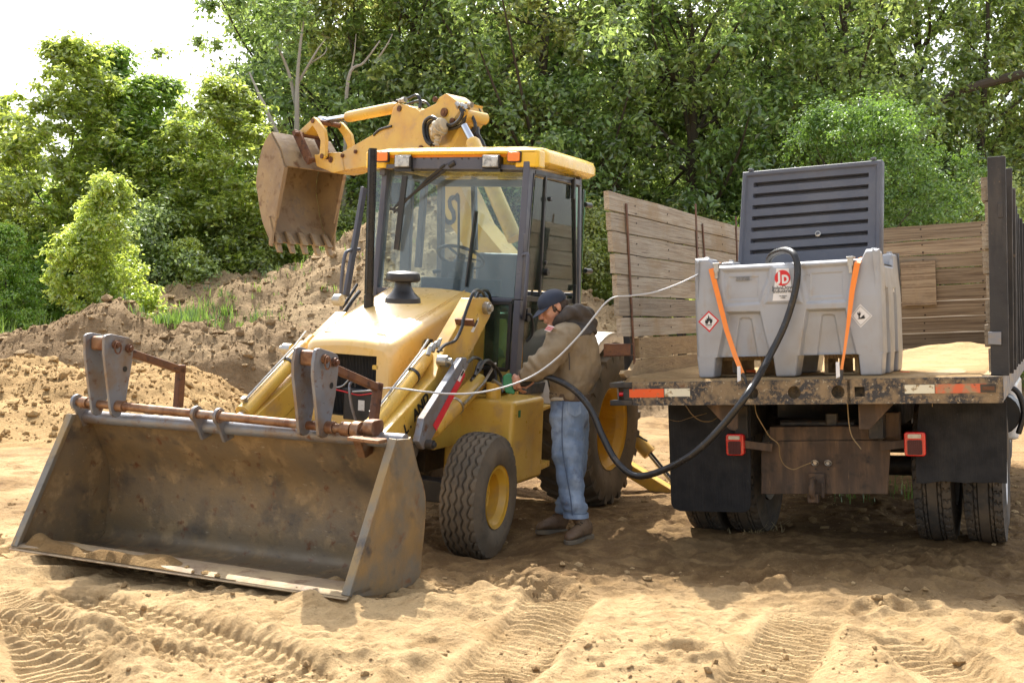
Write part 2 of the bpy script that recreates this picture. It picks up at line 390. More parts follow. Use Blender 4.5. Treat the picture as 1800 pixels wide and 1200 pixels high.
def dents(X, Y, n, box, amp, seed):
    r = np.random.default_rng(seed); Z = np.zeros_like(X)
    for _ in range(n):
        cx = r.uniform(box[0], box[1]); cy = r.uniform(box[2], box[3]); a = r.uniform(0, math.pi); l = r.uniform(.10, .20); w = l*r.uniform(.35, .6); d = amp*r.uniform(.4, 1.2)
        sel = (np.abs(X-cx) < .7) & (np.abs(Y-cy) < .7)
        if not sel.any(): continue
        dx = X[sel]-cx; dy = Y[sel]-cy; u = (dx*math.cos(a)+dy*math.sin(a))/l; v = (-dx*math.sin(a)+dy*math.cos(a))/w; q = u*u+v*v
        Z[sel] += -d*np.exp(-q*1.6)+.7*d*np.exp(-(np.sqrt(q)-1.35)**2*5)
    return Z
def track(X, Y, a, b, w, pat, dep, seed):
    """tyre track from a to b (world xy): sunk strip with tread bars and pushed-up edges"""
    a = np.array(a); b = np.array(b); L = np.linalg.norm(b-a); d = (b-a)/L; s = (X-a[0])*d[0]+(Y-a[1])*d[1]
    t = -(X-a[0])*d[1]+(Y-a[1])*d[0]+.05*np.sin(s*1.7+seed)
    along = sstep(s, 0, .25)*(1-sstep(s, L-.25, L)); ins = along*(1-sstep(np.abs(t), w*.42, w*.52))
    edge = along*np.exp(-((np.abs(t)-w*.6)/(.045))**2)*(.4+.9*vnoise(s*6, t*3, seed))
    if pat == 'bar': p = (np.sin(2*math.pi*(s/.055+.6*np.abs(t)/w)) > .1)*1.0
    elif pat == 'block': p = ((np.sin(2*math.pi*s/.085+(np.floor(t/(w/5)) % 2)*math.pi) > .0) & (np.abs((t/(w/5)) % 1-.5) < .38))*1.0
    else: p = (np.sin(2*math.pi*(s/.16+.9*np.abs(t)/w)) > .25)*1.0
    fade = .35+.65*sstep(vnoise(s*2.2, t*4, seed+5), .25, .6)
    return ins*(-dep+dep*1.1*p*fade)+edge*dep*1.2
PINS = [(-.112, 7.754, -.075, .40), (-1.86, 8.58, 0, .4), (.805, 9.62, .015, .45), (3.25, 7.75, .045, .36), (2.97, 7.88, .042, .36), (1.81, 8.44, .0, .36), (1.54, 8.57, .0, .36), (-.62, 6.25, .02, .30), (.44, 7.85, .03, .30), (.38, 8.05, .035, .25), (-2.95, 6.65, .13, .35)]
TRK = [((-.30, 4.2), (.40, 6.15), .36, 'bar', .024, 1), ((-2.4, 6.1), (-.75, 4.4), .38, 'block', .030, 2), ((-2.9, 5.5), (-1.2, 4.9), .30, 'block', .028, 6), ((-.45, 6.7), (.25, 5.9), .42, 'block', .036, 3), ((1.9, 4.3), (1.75, 5.4), .26, 'bar', .018, 7), ((.9, 4.2), (1.5, 5.9), .34, 'bar', .020, 11), ((-1.6, 4.3), (-2.9, 6.2), .34, 'bar', .022, 12), ((-7.2, 11.5), (-2.9, 6.6), .5, 'lug', .05, 8), ((-8, 15.5), (-4.1, 8.2), .5, 'lug', .05, 9)]
def tmask(X, Y):
    m = np.zeros_like(X)
    for a, b, w, *_ in TRK:
        a = np.array(a); b = np.array(b); L = np.linalg.norm(b-a); d = (b-a)/L; s = (X-a[0])*d[0]+(Y-a[1])*d[1]; t = -(X-a[0])*d[1]+(Y-a[1])*d[0]
        m = np.maximum(m, sstep(s, 0, .25)*(1-sstep(s, L-.25, L))*(1-sstep(np.abs(t), w*.5, w*.8)))
    return m
def ground_height(X, Y):
    Z = .035*fbm(X*.45, Y*.45, 3, 3)*np.clip(Y/6, .4, 1.5)
    near = (1-sstep(Y, 13, 17))*(1-.86*tmask(X, Y))
    rough = .45+.55*sstep(fbm(X*.5+3, Y*.5, 2, 31), -.25, .35)
    Z = Z+near*rough*(.034*fbm(X*1.7, Y*2.6, 4, 5)+.022*fbm(X*6, Y*9, 4, 9, .65))+near*rough*.03*np.clip(fbm(X*9, Y*14, 3, 19)-.08, 0, 1)+near*(.006+.010*sstep(fbm(X*1.1, Y*1.5, 2, 55), 0, .3))*fbm(X*22, Y*26, 3, 29)
    rg = 1-np.abs(fbm(X*2.3+.6*fbm(X*2, Y*2, 2, 8), Y*3.6, 4, 21)); Z = Z+near*rough*.030*(rg**4)
    Z = Z+(1-near)*(.07*fbm(X*1.2, Y*1.2, 5, 12)+.03*fbm(X*5, Y*5, 3, 14)+.16*np.clip(fbm(X*.8, Y*.8, 3, 66), 0, 1)*(X < -3))
    Z = Z+.07*np.exp(-(((X+1.6)/2.3)**2+((Y-5.4)/.9)**2))
    for (cx, cy, tz_, rr_) in PINS:
        w_ = np.exp(-(((X-cx)**2+(Y-cy)**2)/rr_**2)**1.5); Z = Z*(1-w_)+w_*(tz_+.25*Z)
    return Z
def ground_detail(X, Y):
    Z = dents(X, Y, 60, (-3.2, 3.2, 4.4, 6.8), .036, 4)*(1-.9*tmask(X, Y))+dents(X, Y, 70, (-1, 5, 6.2, 9.5), .026, 5)
    for a_, b_, w_, p_, d_, s_ in TRK: Z += track(X, Y, a_, b_, w_, p_, d_, s_)
    Z += .075*np.exp(-(((X+.02-.35*(Y-6))/.16)**2+((Y-6.3)/.35)**2))*(.6+.8*vnoise(X*12, Y*12, 3))
    Z += .06*np.exp(-(((X+.42)/.3)**2+((Y-5.75)/.2)**2))*(.6+.8*vnoise(X*10, Y*10, 6))
    return Z
xs = np.concatenate([-np.geomspace(500, 6.2, 42), np.arange(-6, -3.6, .03), np.arange(-3.6, 3.6, .0125), np.arange(3.6, 6.001, .03), np.geomspace(6.2, 500, 42)])
ys = np.concatenate([[-60, -20, -5, 0, 2, 3.2, 3.9], np.arange(4.3, 7.3, .0105), np.arange(7.3, 9.2, .018), np.arange(9.2, 13.5, .03), np.arange(13.6, 24, .1), np.geomspace(24.5, 900, 45)])
GX, GY = np.meshgrid(xs, ys); GZ = ground_height(GX, GY)+ground_detail(GX, GY)
far = sstep(np.hypot(GX, GY), 40, 90); GZ = GZ*(1-far)-.2*far
soil = np.clip(1.15*sstep(GY, 5.6, 7.0)*sstep(GX+.35*(GY-6), -1.1, .3)+.25*fbm(GX*.9, GY*.9, 3, 77), 0, 1)*(1-.35*sstep(GY, 10.5, 12.5))
soil = np.clip(soil+np.clip(.9*fbm(GX*1.2, GY*.9, 4, 88)+.30, 0, 1)*(GX < -2.5)*sstep(GY, 7.5, 9.5), 0, 1); soil = np.where(GY > 26, .9, soil)
rut = sstep(fbm(GX*3, GY*4, 4, 40), .15, .5)*.35
ground = grid_mesh('ground', GX, GY, GZ, m_ground, np.stack([np.clip(soil+rut, 0, 1)], -1)); struct(ground)
def gz(x, y):
    a = np.array([[float(x)]]); b = np.array([[float(y)]]); return float((ground_height(a, b)+ground_detail(a, b))[0, 0])

def crest(pts, Zc):
    px = np.array([p[0] for p in pts]); py = np.array([p[1] for p in pts]); return (px-900)/FPX*Zc, EYE-(py-600)/FPX*Zc
def mound(name, pts, Zc, front, back, mat, mask, amp, seed, x0, x1, st):
    cx, ch = crest(pts, Zc); X, Y = np.meshgrid(np.arange(x0, x1, st), np.arange(Zc-front, Zc+back, st))
    h = np.interp(X*Zc/ (Zc), cx, ch)+.22*fbm(X*1.6, Y*.3, 3, seed+2)*np.clip(amp*3, .3, 1)
    yy = Y+.9*fbm(X*.5, Y*.5, 3, seed)*min(1, front/3)
    t = np.where(yy < Zc, (yy-(Zc-front))/front, ((Zc+back)-yy)/back); t = np.clip(t, 0, 1)
    prof = np.where(yy < Zc, np.sin(t*math.pi/2)**1.15, sstep(t, 0, 1))
    Z = -.35+(h+.35)*prof+prof*(amp*fbm(X*1.1, Y*1.1, 5, seed+5, .6)+.45*amp*(1-np.abs(fbm(X*3.5, Y*3.5, 4, seed+9)))**3-.2*amp)
    Z = np.minimum(Z, h+.16)
    o = grid_mesh(name, X, Y, Z, mat, np.stack([np.clip(mask+.5*fbm(X*.8, Y*.8, 4, seed+7), 0, 1)], -1)); struct(o); return X, Y, Z
mb = mound('sand_berm', [(-300, 630), (0, 640), (100, 640), (210, 648), (300, 645), (360, 655), (420, 690), (470, 720), (560, 745)], 19.5, 6.6, 2.2, m_berm, .45, .22, 50, -13.5, -2.8, .06)
mm = mound('dirt_mound', [(-300, 610), (0, 588), (60, 572), (150, 555), (190, 532), (240, 535), (262, 560), (330, 572), (400, 576), (470, 562), (560, 566), (700, 570), (1000, 600), (1200, 640)], 23.2, 3.6, 3, m_mound, .75, .30, 60, -16, 4.5, .07)
mh = mound('dirt_heap', [(-300, 640), (0, 600), (120, 575), (180, 550), (240, 508), (330, 494), (440, 480), (500, 476), (540, 466), (590, 432), (630, 405), (700, 372), (760, 356), (830, 380), (900, 440), (985, 505), (1035, 518), (1090, 560), (1150, 596), (1300, 618), (1700, 640)], 28.5, 6.5, 5, m_mound, .35, .38, 70, -17, 10, .085)
heaps = [mb, mm, mh]

# ================================================================ FOLIAGE
def leaf_mat(name, col, var=.5, trans=.45, hue=.02):
    m = bpy.data.materials.new(name); m.use_nodes = True; N = m.node_tree.nodes; L = m.node_tree.links; N.clear()
    o = N.new('ShaderNodeOutputMaterial'); d = N.new('ShaderNodeBsdfDiffuse'); t = N.new('ShaderNodeBsdfTranslucent'); g = N.new('ShaderNodeBsdfGlossy'); g.inputs['Roughness'].default_value = .38
    ge = N.new('ShaderNodeNewGeometry'); oi = N.new('ShaderNodeObjectInfo'); h = N.new('ShaderNodeHueSaturation'); h.inputs['Color'].default_value = (*col, 1)
    mr = N.new('ShaderNodeMapRange'); mr.inputs['To Min'].default_value = 1-var; mr.inputs['To Max'].default_value = 1+var; L.new(ge.outputs['Random Per Island'], mr.inputs[0]); L.new(mr.outputs[0], h.inputs['Value'])
    m2 = N.new('ShaderNodeMapRange'); m2.inputs['To Min'].default_value = .5-hue; m2.inputs['To Max'].default_value = .5+hue; L.new(oi.outputs['Random'], m2.inputs[0]); L.new(m2.outputs[0], h.inputs['Hue'])
    h2 = N.new('ShaderNodeHueSaturation'); h2.inputs['Hue'].default_value = .485; h2.inputs['Value'].default_value = 1.7; L.new(h.outputs[0], h2.inputs['Color'])
    L.new(h.outputs[0], d.inputs[0]); L.new(h2.outputs[0], t.inputs[0]); g.inputs[0].default_value = (.85, .9, .85, 1)
    a = N.new('ShaderNodeMixShader'); a.inputs[0].default_value = trans; L.new(d.outputs[0], a.inputs[1]); L.new(t.outputs[0], a.inputs[2])
    b = N.new('ShaderNodeMixShader'); b.inputs[0].default_value = .10; L.new(a.outputs[0], b.inputs[1]); L.new(g.outputs[0], b.inputs[2]); L.new(b.outputs[0], o.inputs[0]); return m
m_oak = leaf_mat('oak_leaf', (.205, .285, .070), .65, .54)
m_oak2 = leaf_mat('olive_oak_leaf', (.27, .335, .085), .6, .52)
m_pop = leaf_mat('poplar_leaf', (.24, .34, .055), .5, .58)
m_lime = leaf_mat('lime_leaf', (.30, .42, .07), .4, .58)
m_loc = leaf_mat('locust_leaf', (.13, .25, .035), .35, .5)
m_bark = M('bark', (.075, .060, .045), .95, bump=(14, .03, (1, 1, .2)))
m_dead = M('dead_wood', (.42, .37, .32), .9, bump=(20, .01))
m_grass = leaf_mat('grass_blade', (.115, .20, .03), .45, .45)
m_straw = M('dry_straw', (.46, .36, .19), .9, rvar=0)
def leaves(centres, radii, per, size, r, flat=.75, asp=.5, droop=.3):
    C_ = np.repeat(centres, per, 0); n = len(C_); rad = np.repeat(radii, per)[:, None]
    d = r.normal(size=(n, 3)); d /= np.linalg.norm(d, axis=1)[:, None]; q = np.abs(r.normal(size=(n, 1)))*.62
    P = C_+d*rad*q*np.array([1, 1, flat]); nn = d*.75+r.normal(size=(n, 3))*.40+np.array([0, 0, .60]); nn /= np.linalg.norm(nn, axis=1)[:, None]
    a = r.normal(size=(n, 3)); a[:, 2] -= droop; a -= (a*nn).sum(1)[:, None]*nn; a /= np.linalg.norm(a, axis=1)[:, None]; b = np.cross(nn, a)
    s = size*r.uniform(.6, 1.35, (n, 1)); V = np.stack([P, P+a*s*.5+b*s*asp*.5, P+a*s, P+a*s*.5-b*s*asp*.5], 1)
    V[:, 1] += nn*s*.10; V[:, 3] += nn*s*.10
    return V.reshape(-1, 3), np.arange(4*n).reshape(n, 4)
def make_tree(kind, label, cat, H, rad, base, ncl, per, lsize, crad, mat, seed, shape='round', limbs=16, group=None, trunk_r=.25, holes=.5, th_=.86):
    r = np.random.default_rng(seed); t = thing(kind, label, cat, group=group)
    zc = base+(H-base)*r.random(ncl*3); f = (zc-base)/(H-base)
    if shape == 'round': prof = np.sqrt(np.clip(1-((f-.45)/.58)**2, .05, 1))
    elif shape == 'cone': prof = np.clip(1.05-f, .10, 1)**.75*np.clip(f*6+.35, 0, 1)
    elif shape == 'poplar': prof = np.clip(1-f**2.6, .12, 1)*(.75+.25*np.sin(f*5+1))
    else: prof = np.clip(.55+.45*np.sin(f*3.1), .2, 1)*(1-f**4*.7)
    th = r.uniform(0, 2*math.pi, ncl*3); lob = 1+.28*np.sin(th*3+seed)*np.cos(f*7+seed)+.15*np.sin(th*5+f*9)
    rr = rad*prof*lob*(r.random(ncl*3)**.42); cen = np.stack([rr*np.cos(th), rr*np.sin(th), zc], 1)
    n2 = fbm(cen[:, 0]*.35+cen[:, 2]*.3, cen[:, 1]*.35-cen[:, 2]*.25, 2, seed)       # drop clusters to leave ragged holes
    cen = cen[np.argsort(-n2+r.random(ncl*3)*holes)[:ncl]]
    V, F = leaves(cen, crad*r.uniform(.5, 1.25, len(cen)), per, lsize, r)
    fast_mesh('crown', V, F, mat, False, t)
    g = G(); k = 7; path = [np.array([.25*math.sin(i*1.1+seed)*i/k*rad*.15, .2*math.cos(i*1.7+seed)*i/k*rad*.15, H*th_*i/k]) for i in range(k+1)]
    g.tube(path, [trunk_r*(1-.85*i/k) for i in range(k+1)], 8)
    for j in r.choice(len(cen), min(limbs, len(cen)), replace=False):
        e = cen[j]; z0 = max(base*.5, e[2]-r.uniform(.8, 2.8)*rad*.35); i0 = min(k-1, int(z0/(H*th_)*k)); s0 = path[i0]; s0 = np.array([s0[0], s0[1], min(z0, H*.8)])
        mid = (s0+e)/2+r.normal(size=3)*rad*.07+np.array([0, 0, -.04*rad]); rb = trunk_r*.38*(1-s0[2]/H*.6)
        g.tube(spline([s0, mid, e], 4), np.linspace(rb, rb*.2, 9), 6)
    g.build('trunk', m_bark, t, fixn=False); return t
def put(t, px, Z, rz=0, sc=1, label=None, z=0, sz=None):
    t.location = ((px-900)/FPX*Z, Z, z); t.rotation_euler = (0, 0, rz); t.scale = (sc, sc, sz or sc)
    if label: t['label'] = label
    return t
G_OAK = 'tall oaks behind the dirt heap'; G_POP = 'young poplars on the left'
oaks = [make_tree('oak_tree', 'tall dark oak', 'tree', 19, 5.6, 3.5, 330, 130, .23, .95, m_oak, 11, 'round', 34, G_OAK, .30),
        make_tree('oak_tree', 'tall dark oak', 'tree', 18, 5.2, 2.5, 300, 130, .22, .95, m_oak2, 12, 'tall', 30, G_OAK, .26),
        make_tree('oak_tree', 'tall dark oak', 'tree', 20, 6.2, 4.5, 330, 130, .23, 1.0, m_oak, 13, 'round', 40, G_OAK, .32)]
pops = [make_tree('poplar_tree', 'poplar', 'tree', 10.6, 2.5, .6, 860, 75, .16, .42, m_pop, 21, 'tall', 20, G_POP, .10, 1.8, .75),
        make_tree('poplar_tree', 'poplar', 'tree', 10.4, 2.3, .5, 820, 75, .16, .42, m_pop, 22, 'poplar', 20, G_POP, .10, 1.8, .75)]
sap = make_tree('sapling', 'bright yellow green sapling standing in front of the poplars on the left', 'sapling', 6.2, 1.65, .4, 420, 60, .13, .28, m_lime, 31, 'tall', 12, None, .06)
shrubs = [make_tree('shrub', 'shrub', 'shrub', 5, 2.6, .2, 110, 200, .13, .7, m_oak2, 41, 'round', 8, 'undergrowth shrubs below the oaks', .08),
          make_tree('shrub', 'shrub', 'shrub', 5, 2.4, .2, 100, 200, .13, .7, m_pop, 42, 'round', 8, 'undergrowth shrubs below the oaks', .08)]
locust = make_tree('locust_tree', 'bright green feathery tree rising behind the truck bed, right of the open lid', 'tree', 8.0, 3.3, .8, 420, 95, .10, .50, m_loc, 51, 'round', 22, None, .14, .35)
maple = make_tree('maple_tree', 'pale sunlit bush with large leaves showing beside the left edge of the open tank lid', 'tree', 5.6, 2.0, .5, 60, 90, .17, .5, m_lime, 52, 'round', 10, None, .08)
oak_spots = [(618, 41, 0, .92, 'leftmost tall oak, its thin high crown leaning over the poplars'), (575, 46, 2, .95, 'tall oak behind the digging bucket and the dead branches'),
    (725, 40, 1, 1.0, 'tall oak right behind the raised digging arm'), (835, 42, 0, 1.05, 'tall oak above the cab roof of the yellow machine'),
    (955, 39, 2, .98, 'tall oak with a dark straight trunk showing just right of the cab roof'), (1085, 43, 1, 1.1, 'tall oak above the left stake wall of the truck'),
    (1215, 40, 0, 1.02, 'tall oak rising left of the open tank lid'), (1350, 44, 2, 1.08, 'tall oak directly above the open tank lid'),
    (1480, 41, 1, 1.05, 'tall oak behind the bright feathery tree'), (1610, 43, 0, 1.1, 'tall oak right of the bright feathery tree, with a slanting limb'),
    (1730, 41, 2, .86, 'tall oak above the right stake wall of the truck'), (1900, 42, 1, .9, 'tall oak cut by the right edge of the photo')]
used = set()
def from_proto(protos, k):
    key = (protos[k].name)
    if key in used: return dup(protos[k])
    used.add(key); return protos[k]
for i, (px, Z, k, sc, lb) in enumerate(oak_spots): put(from_proto(oaks, k), px, Z, rz=1.9*i, sc=sc, label=lb)
for i in range(6):   # second row, further back
    o = dup(oaks[i % 3]); put(o, 640+i*150+(i*37 % 50), 56+(i*7 % 9), rz=2.3*i, sc=1.15, label='oak of the second row, seen only as dark foliage between the nearer oaks'); o['group'] = 'second row of oaks'
pop_spots = [(-40, 33, 0, 1.0, 'poplar cut by the left edge of the photo'), (45, 35, 1, .92, 'second poplar from the left, lower than its neighbours'), (128, 31, 0, 1.0, 'tallest poplar on the left with a rounded top'),
    (200, 33, 1, 1.07, 'poplar with two leaders right of the tallest poplar'), (275, 32, 0, .98, 'poplar in the middle of the left group, behind the sapling'), (335, 34, 1, .93, 'poplar whose top dips below its neighbours, left of the sky gap'),
    (385, 31, 0, .93, 'poplar left of the digging bucket beside the sky gap'), (-110, 30, 1, 1, 'poplar beyond the left edge')]
for i, (px, Z, k, sc, lb) in enumerate(pop_spots[:7]): put(from_proto(pops, k), px, Z, rz=1.3*i, sc=sc*1.12, sz=sc*{128: .90, 200: .88, 385: .86, 275: .84}.get(px, .80), label=lb)
put(sap, 192, 25, sc=.80)
for px, Z, sc, lb in [(70, 29, .66, 'yellow green sapling at the foot of the left poplars'), (12, 27, .66, 'leafy sapling at the left edge of the photo'), (330, 28, .62, 'sapling right of the bright one, above the middle of the dirt mound')]:
    put(dup(sap), px, Z, rz=px, sc=sc, label=lb)
sh = [(300, 29.5, 0, .95, 'dark shrub behind the two light saplings'), (410, 31, 0, .95, 'dark shrub under the sky gap, left of the digging bucket'), (470, 32.5, 1, .95, 'green shrub directly below the digging bucket'), (540, 34, 1, .9, 'shrub behind the teeth of the digging bucket'),
      (610, 35, 0, 1.1, 'dark shrub between the digging bucket and the exhaust pipe'), (690, 36, 1, 1.1, 'shrub seen through the left part of the windshield'), (860, 36, 0, 1.2, 'dark shrub seen through the right part of the windshield'), (985, 35, 0, 1.1, 'dark shrub behind the side door of the cab'),
      (1060, 34, 1, .92, 'green shrub between the cab and the left stake wall'), (1150, 37, 0, 1.15, 'dark shrub above the left stake wall'), (1230, 33, 1, .75, 'light shrub peeping over the middle of the left stake wall'), (1650, 35, 0, 1.1, 'dark shrub left of the right stake wall'),
      (1780, 34, 0, 1.2, 'dark shrub behind the right stake wall'), (150, 36, 0, 1.0, 'dark shrub behind the bright sapling'), (0, 38, 1, 1.0, 'shrub filling the left edge behind the poplars')]
for i, (px, Z, k, sc, lb) in enumerate(sh): put(from_proto(shrubs, k), px, Z, rz=i, sc=sc, label=lb)
put(locust, 1510, 30, sc=.95); put(maple, 1330, 26, sc=.86)
for i in range(16):
    o = dup(shrubs[i % 2]); put(o, -150+i*135, 48+i % 3, rz=i*2.1, sc=1.7, label='shrub in the dark thicket behind the trees'); o['group'] = 'thicket behind the trees'
for i, (px, Z, k) in enumerate(((-170, 33, 0), (-300, 31, 1), (-430, 34, 0), (-560, 33, 1), (-720, 35, 0))):
    o = dup(pops[k]); put(o, px, Z, rz=1.7*i, sc=1.12, label='poplar standing beyond the left edge of the photo'); o['group'] = 'poplars beyond the left edge'
for i in range(7):
    o = dup(shrubs[i % 2]); put(o, -350-i*170, 40+i % 3, rz=i*1.1, sc=1.7, label='shrub in the thicket beyond the left edge of the photo'); o['group'] = 'thicket beyond the left edge'
# dead standing trunks left of the digging arm
def dead_tree(label, Z, stems):
    base = wpt(stems[0][0][0][0], stems[0][0][0][1], Z); t = thing('dead_tree', label, 'dead tree', loc=tuple(base), group='dead trunks left of the digging arm')
    for i, (pts, r) in enumerate(stems):
        g = G(); P = [wpt(x, y, Z+.15*math.sin(k*2+i))-base for k, (x, y) in enumerate(pts)]; g.tube(spline(P, 5), np.linspace(r, r*.25, 5*(len(P)-1)+1), 7); g.build('trunk' if i == 0 else 'branch', m_dead, t)
dead_tree('grey dead trunk rising straight up left of the digging arm', 36, [([(520, 560), (521, 330), (522, 205), (524, 120), (534, 30)], .13), ([(521, 190), (508, 130), (490, 85), (480, 58)], .07), ([(522, 150), (545, 110), (560, 85), (572, 70)], .05), ([(545, 112), (570, 95), (574, 82)], .03)])
dead_tree('slanting dead trunk crossing the sky gap left of the digging bucket', 35, [([(560, 560), (505, 290), (478, 215), (455, 165), (438, 127)], .10), ([(480, 222), (462, 175), (450, 180)], .03)])
dead_tree('thin dead limb slanting through the oak leaves above the digging arm', 36, [([(600, 500), (606, 300), (612, 140), (640, 110), (668, 72)], .09), ([(614, 138), (622, 100), (626, 60)], .04), ([(660, 110), (680, 80), (690, 60)], .04)])
# slanting oak limb at the right
g = G(); Zl = 38; P = [wpt(x, y, Zl) for x, y in [(1840, 120), (1720, 150), (1680, 165), (1640, 188), (1612, 206)]]
lt = thing('fallen_limb', 'grey oak limb slanting down in the trees above the right end of the truck bed', 'tree limb', loc=tuple(P[0]))
g.tube(spline([p-P[0] for p in P], 5), np.linspace(.17, .11, 21), 9); g.build('branch', m_bark, lt)

# ---------------------------------------------------------------- clods, grass, weeds (uncountable)
def clods(name, pts, sizes, mat, seed):
    r = np.random.default_rng(seed); ph = (1+5**.5)/2
    I = np.array([(-1, ph, 0), (1, ph, 0), (-1, -ph, 0), (1, -ph, 0), (0, -1, ph), (0, 1, ph), (0, -1, -ph), (0, 1, -ph), (ph, 0, -1), (ph, 0, 1), (-ph, 0, -1), (-ph, 0, 1)])/1.9
    T = np.array([(0,11,5),(0,5,1),(0,1,7),(0,7,10),(0,10,11),(1,5,9),(5,11,4),(11,10,2),(10,7,6),(7,1,8),(3,9,4),(3,4,2),(3,2,6),(3,6,8),(3,8,9),(4,9,5),(2,4,11),(6,2,10),(8,6,7),(9,8,1)])
    n = len(pts); V = np.repeat(I[None], n, 0)*r.uniform(.65, 1.25, (n, 12, 1))*r.uniform(.6, 1.2, (n, 1, 3)); V[..., 2] *= .7
    V = V*sizes[:, None, None]+np.asarray(pts)[:, None, :]; F = (T[None]+12*np.arange(n)[:, None, None]).reshape(-1, 3)
    o = fast_mesh(name, V.reshape(-1, 3), F, mat, False); at = o.data.attributes.new('mask', 'FLOAT_COLOR', 'POINT'); c = np.ones((len(V)*12, 4), np.float32); c[:, 0] = np.repeat(r.uniform(0, .6, n), 12); at.data.foreach_set('color', c.ravel()); return o
r = np.random.default_rng(91)
for (nm, lb, (X, Y, Z), n, s0, mt, zmin, vis) in [('dirt_clods', 'small crumbled clods scattered over the front slope of the brown dirt mound', mm, 9000, .042, m_mound, .15, 26), ('stony_clods', 'clods and stones strewn over the tall dirt heap behind the machine', mh, 13000, .046, m_mound, .1, 31), ('sand_clods', 'sandy lumps on the yellow sand berm at the left', mb, 7000, .036, m_berm, .1, 21)]:
    idx = r.integers(0, X.size, n*3); x = X.ravel()[idx]; y = Y.ravel()[idx]; z = Z.ravel()[idx]; ok = (z > zmin) & (y < vis); x, y, z = x[ok][:n], y[ok][:n], z[ok][:n]
    s = s0*(.35+r.pareto(2.6, len(x))*.5); s = np.clip(s, .012, .13)
    tag(clods(nm, np.stack([x, y, z+s*.25], 1), s, mt, 5), lb, 'clods', kind='stuff')
nr = 16000; x = r.uniform(-4.5, 5.5, nr); y = 4.6+r.random(nr)**1.3*11; s = np.clip(.0048*(.5+r.pareto(2.0, nr)), .003, .04)
clus = fbm(x*1.3, y*1.8, 3, 99)+.25*(y > 8.5); ok = clus+r.random(nr)*.25 > .12; x, y, s = x[ok], y[ok], s[ok]
z = (ground_height(x[None], y[None])+ground_detail(x[None], y[None]))[0]
tag(clods('soil_crumbs', np.stack([x, y, z+s*.2], 1), s, m_ground, 6), 'crumbs of dry sand and soil lying loose on the ground round the machine and truck', 'soil crumbs', kind='stuff')
def blades(pts, h, w, mat, name, seed, n=9, spread=.12, bend=.5):
    r = np.random.default_rng(seed); V = []; F = []; k = 0
    for (x, y, z), hh in zip(pts, h):
        for _ in range(n):
            a = r.uniform(0, 6.28); d = np.array([math.cos(a), math.sin(a)]); o = np.array([x, y])+r.normal(size=2)*spread; L = hh*r.uniform(.5, 1.2); b = L*bend*r.uniform(.2, 1)
            sd = np.array([-d[1], d[0]])*w*r.uniform(.6, 1.3)
            for t, ww in ((0, 1), (.4, .9), (.75, .6)):
                c = o+d*b*t*t; zz = z-.02+L*t*(1-.25*t*bend); V += [(c[0]-sd[0]*ww/2, c[1]-sd[1]*ww/2, zz), (c[0]+sd[0]*ww/2, c[1]+sd[1]*ww/2, zz)]
            c = o+d*b; V += [(c[0], c[1], z+L*(1-.25*bend)), (c[0], c[1], z+L*(1-.25*bend)+.002)]
            F += [(k, k+1, k+3, k+2), (k+2, k+3, k+5, k+4), (k+4, k+5, k+7, k+6)]; k += 8
    return fast_mesh(name, np.array(V), np.array(F), mat, False)
def mz(M_, x, y):
    X, Y, Z = M_; i = int(np.clip(np.searchsorted(Y[:, 0], y), 0, Y.shape[0]-1)); j = int(np.clip(np.searchsorted(X[0], x), 0, X.shape[1]-1)); return Z[i, j]
def hz(x, y):
    z = -1
    for m_ in heaps:
        if m_[0][0, 0] < x < m_[0][0, -1] and m_[1][0, 0] < y < m_[1][-1, 0]: z = max(z, mz(m_, x, y))
    return max(z, 0)
pts = []; hh = []
for _ in range(420):
    px = r.normal(318, 34) if r.random() < .7 else r.uniform(200, 480); Z = r.uniform(22.6, 25.5); x = (px-900)/FPX*Z
    pts.append((x, Z, hz(x, Z))); hh.append(r.uniform(.12, .32)*(1.8 if r.random() < .08 else 1))
tag(blades(pts, hh, .022, m_grass, 'grass', 3, 8, .08), 'patch of fresh green grass growing on top of the dirt mound left of the machine', 'grass', kind='stuff')
pts = []; hh = []
for _ in range(150):
    px = r.uniform(150, 640); Z = r.uniform(23.5, 27.8); x = (px-900)/FPX*Z; pts.append((x, Z, hz(x, Z))); hh.append(r.uniform(.08, .25))
for _ in range(40):
    px = r.uniform(700, 1190); Z = r.uniform(20, 27); x = (px-900)/FPX*Z; pts.append((x, Z, hz(x, Z))); hh.append(r.uniform(.08, .2))
tag(blades(pts, hh, .02, m_grass, 'weeds', 4, 5, .05), 'single green weeds sprouting on the slope of the dirt heap', 'weeds', kind='stuff')
pts = []; hh = []
for _ in range(500):
    px = r.uniform(-60, 62); Z = r.uniform(24, 27); x = (px-900)/FPX*Z; pts.append((x, Z, .2)); hh.append(r.uniform(.9, 1.9)*(1-.45*max(0, px)/62))
for _ in range(14):
    px = r.normal(92, 9); Z = r.uniform(24.5, 25.5); x = (px-900)/FPX*Z; pts.append((x, Z, .5)); hh.append(r.uniform(1.2, 1.75))
tag(blades(pts, hh, .045, m_grass, 'tall_weeds', 5, 8, .12, .35), 'tall leafy weeds crowding the left edge of the photo behind the dirt mound', 'weeds', kind='stuff')
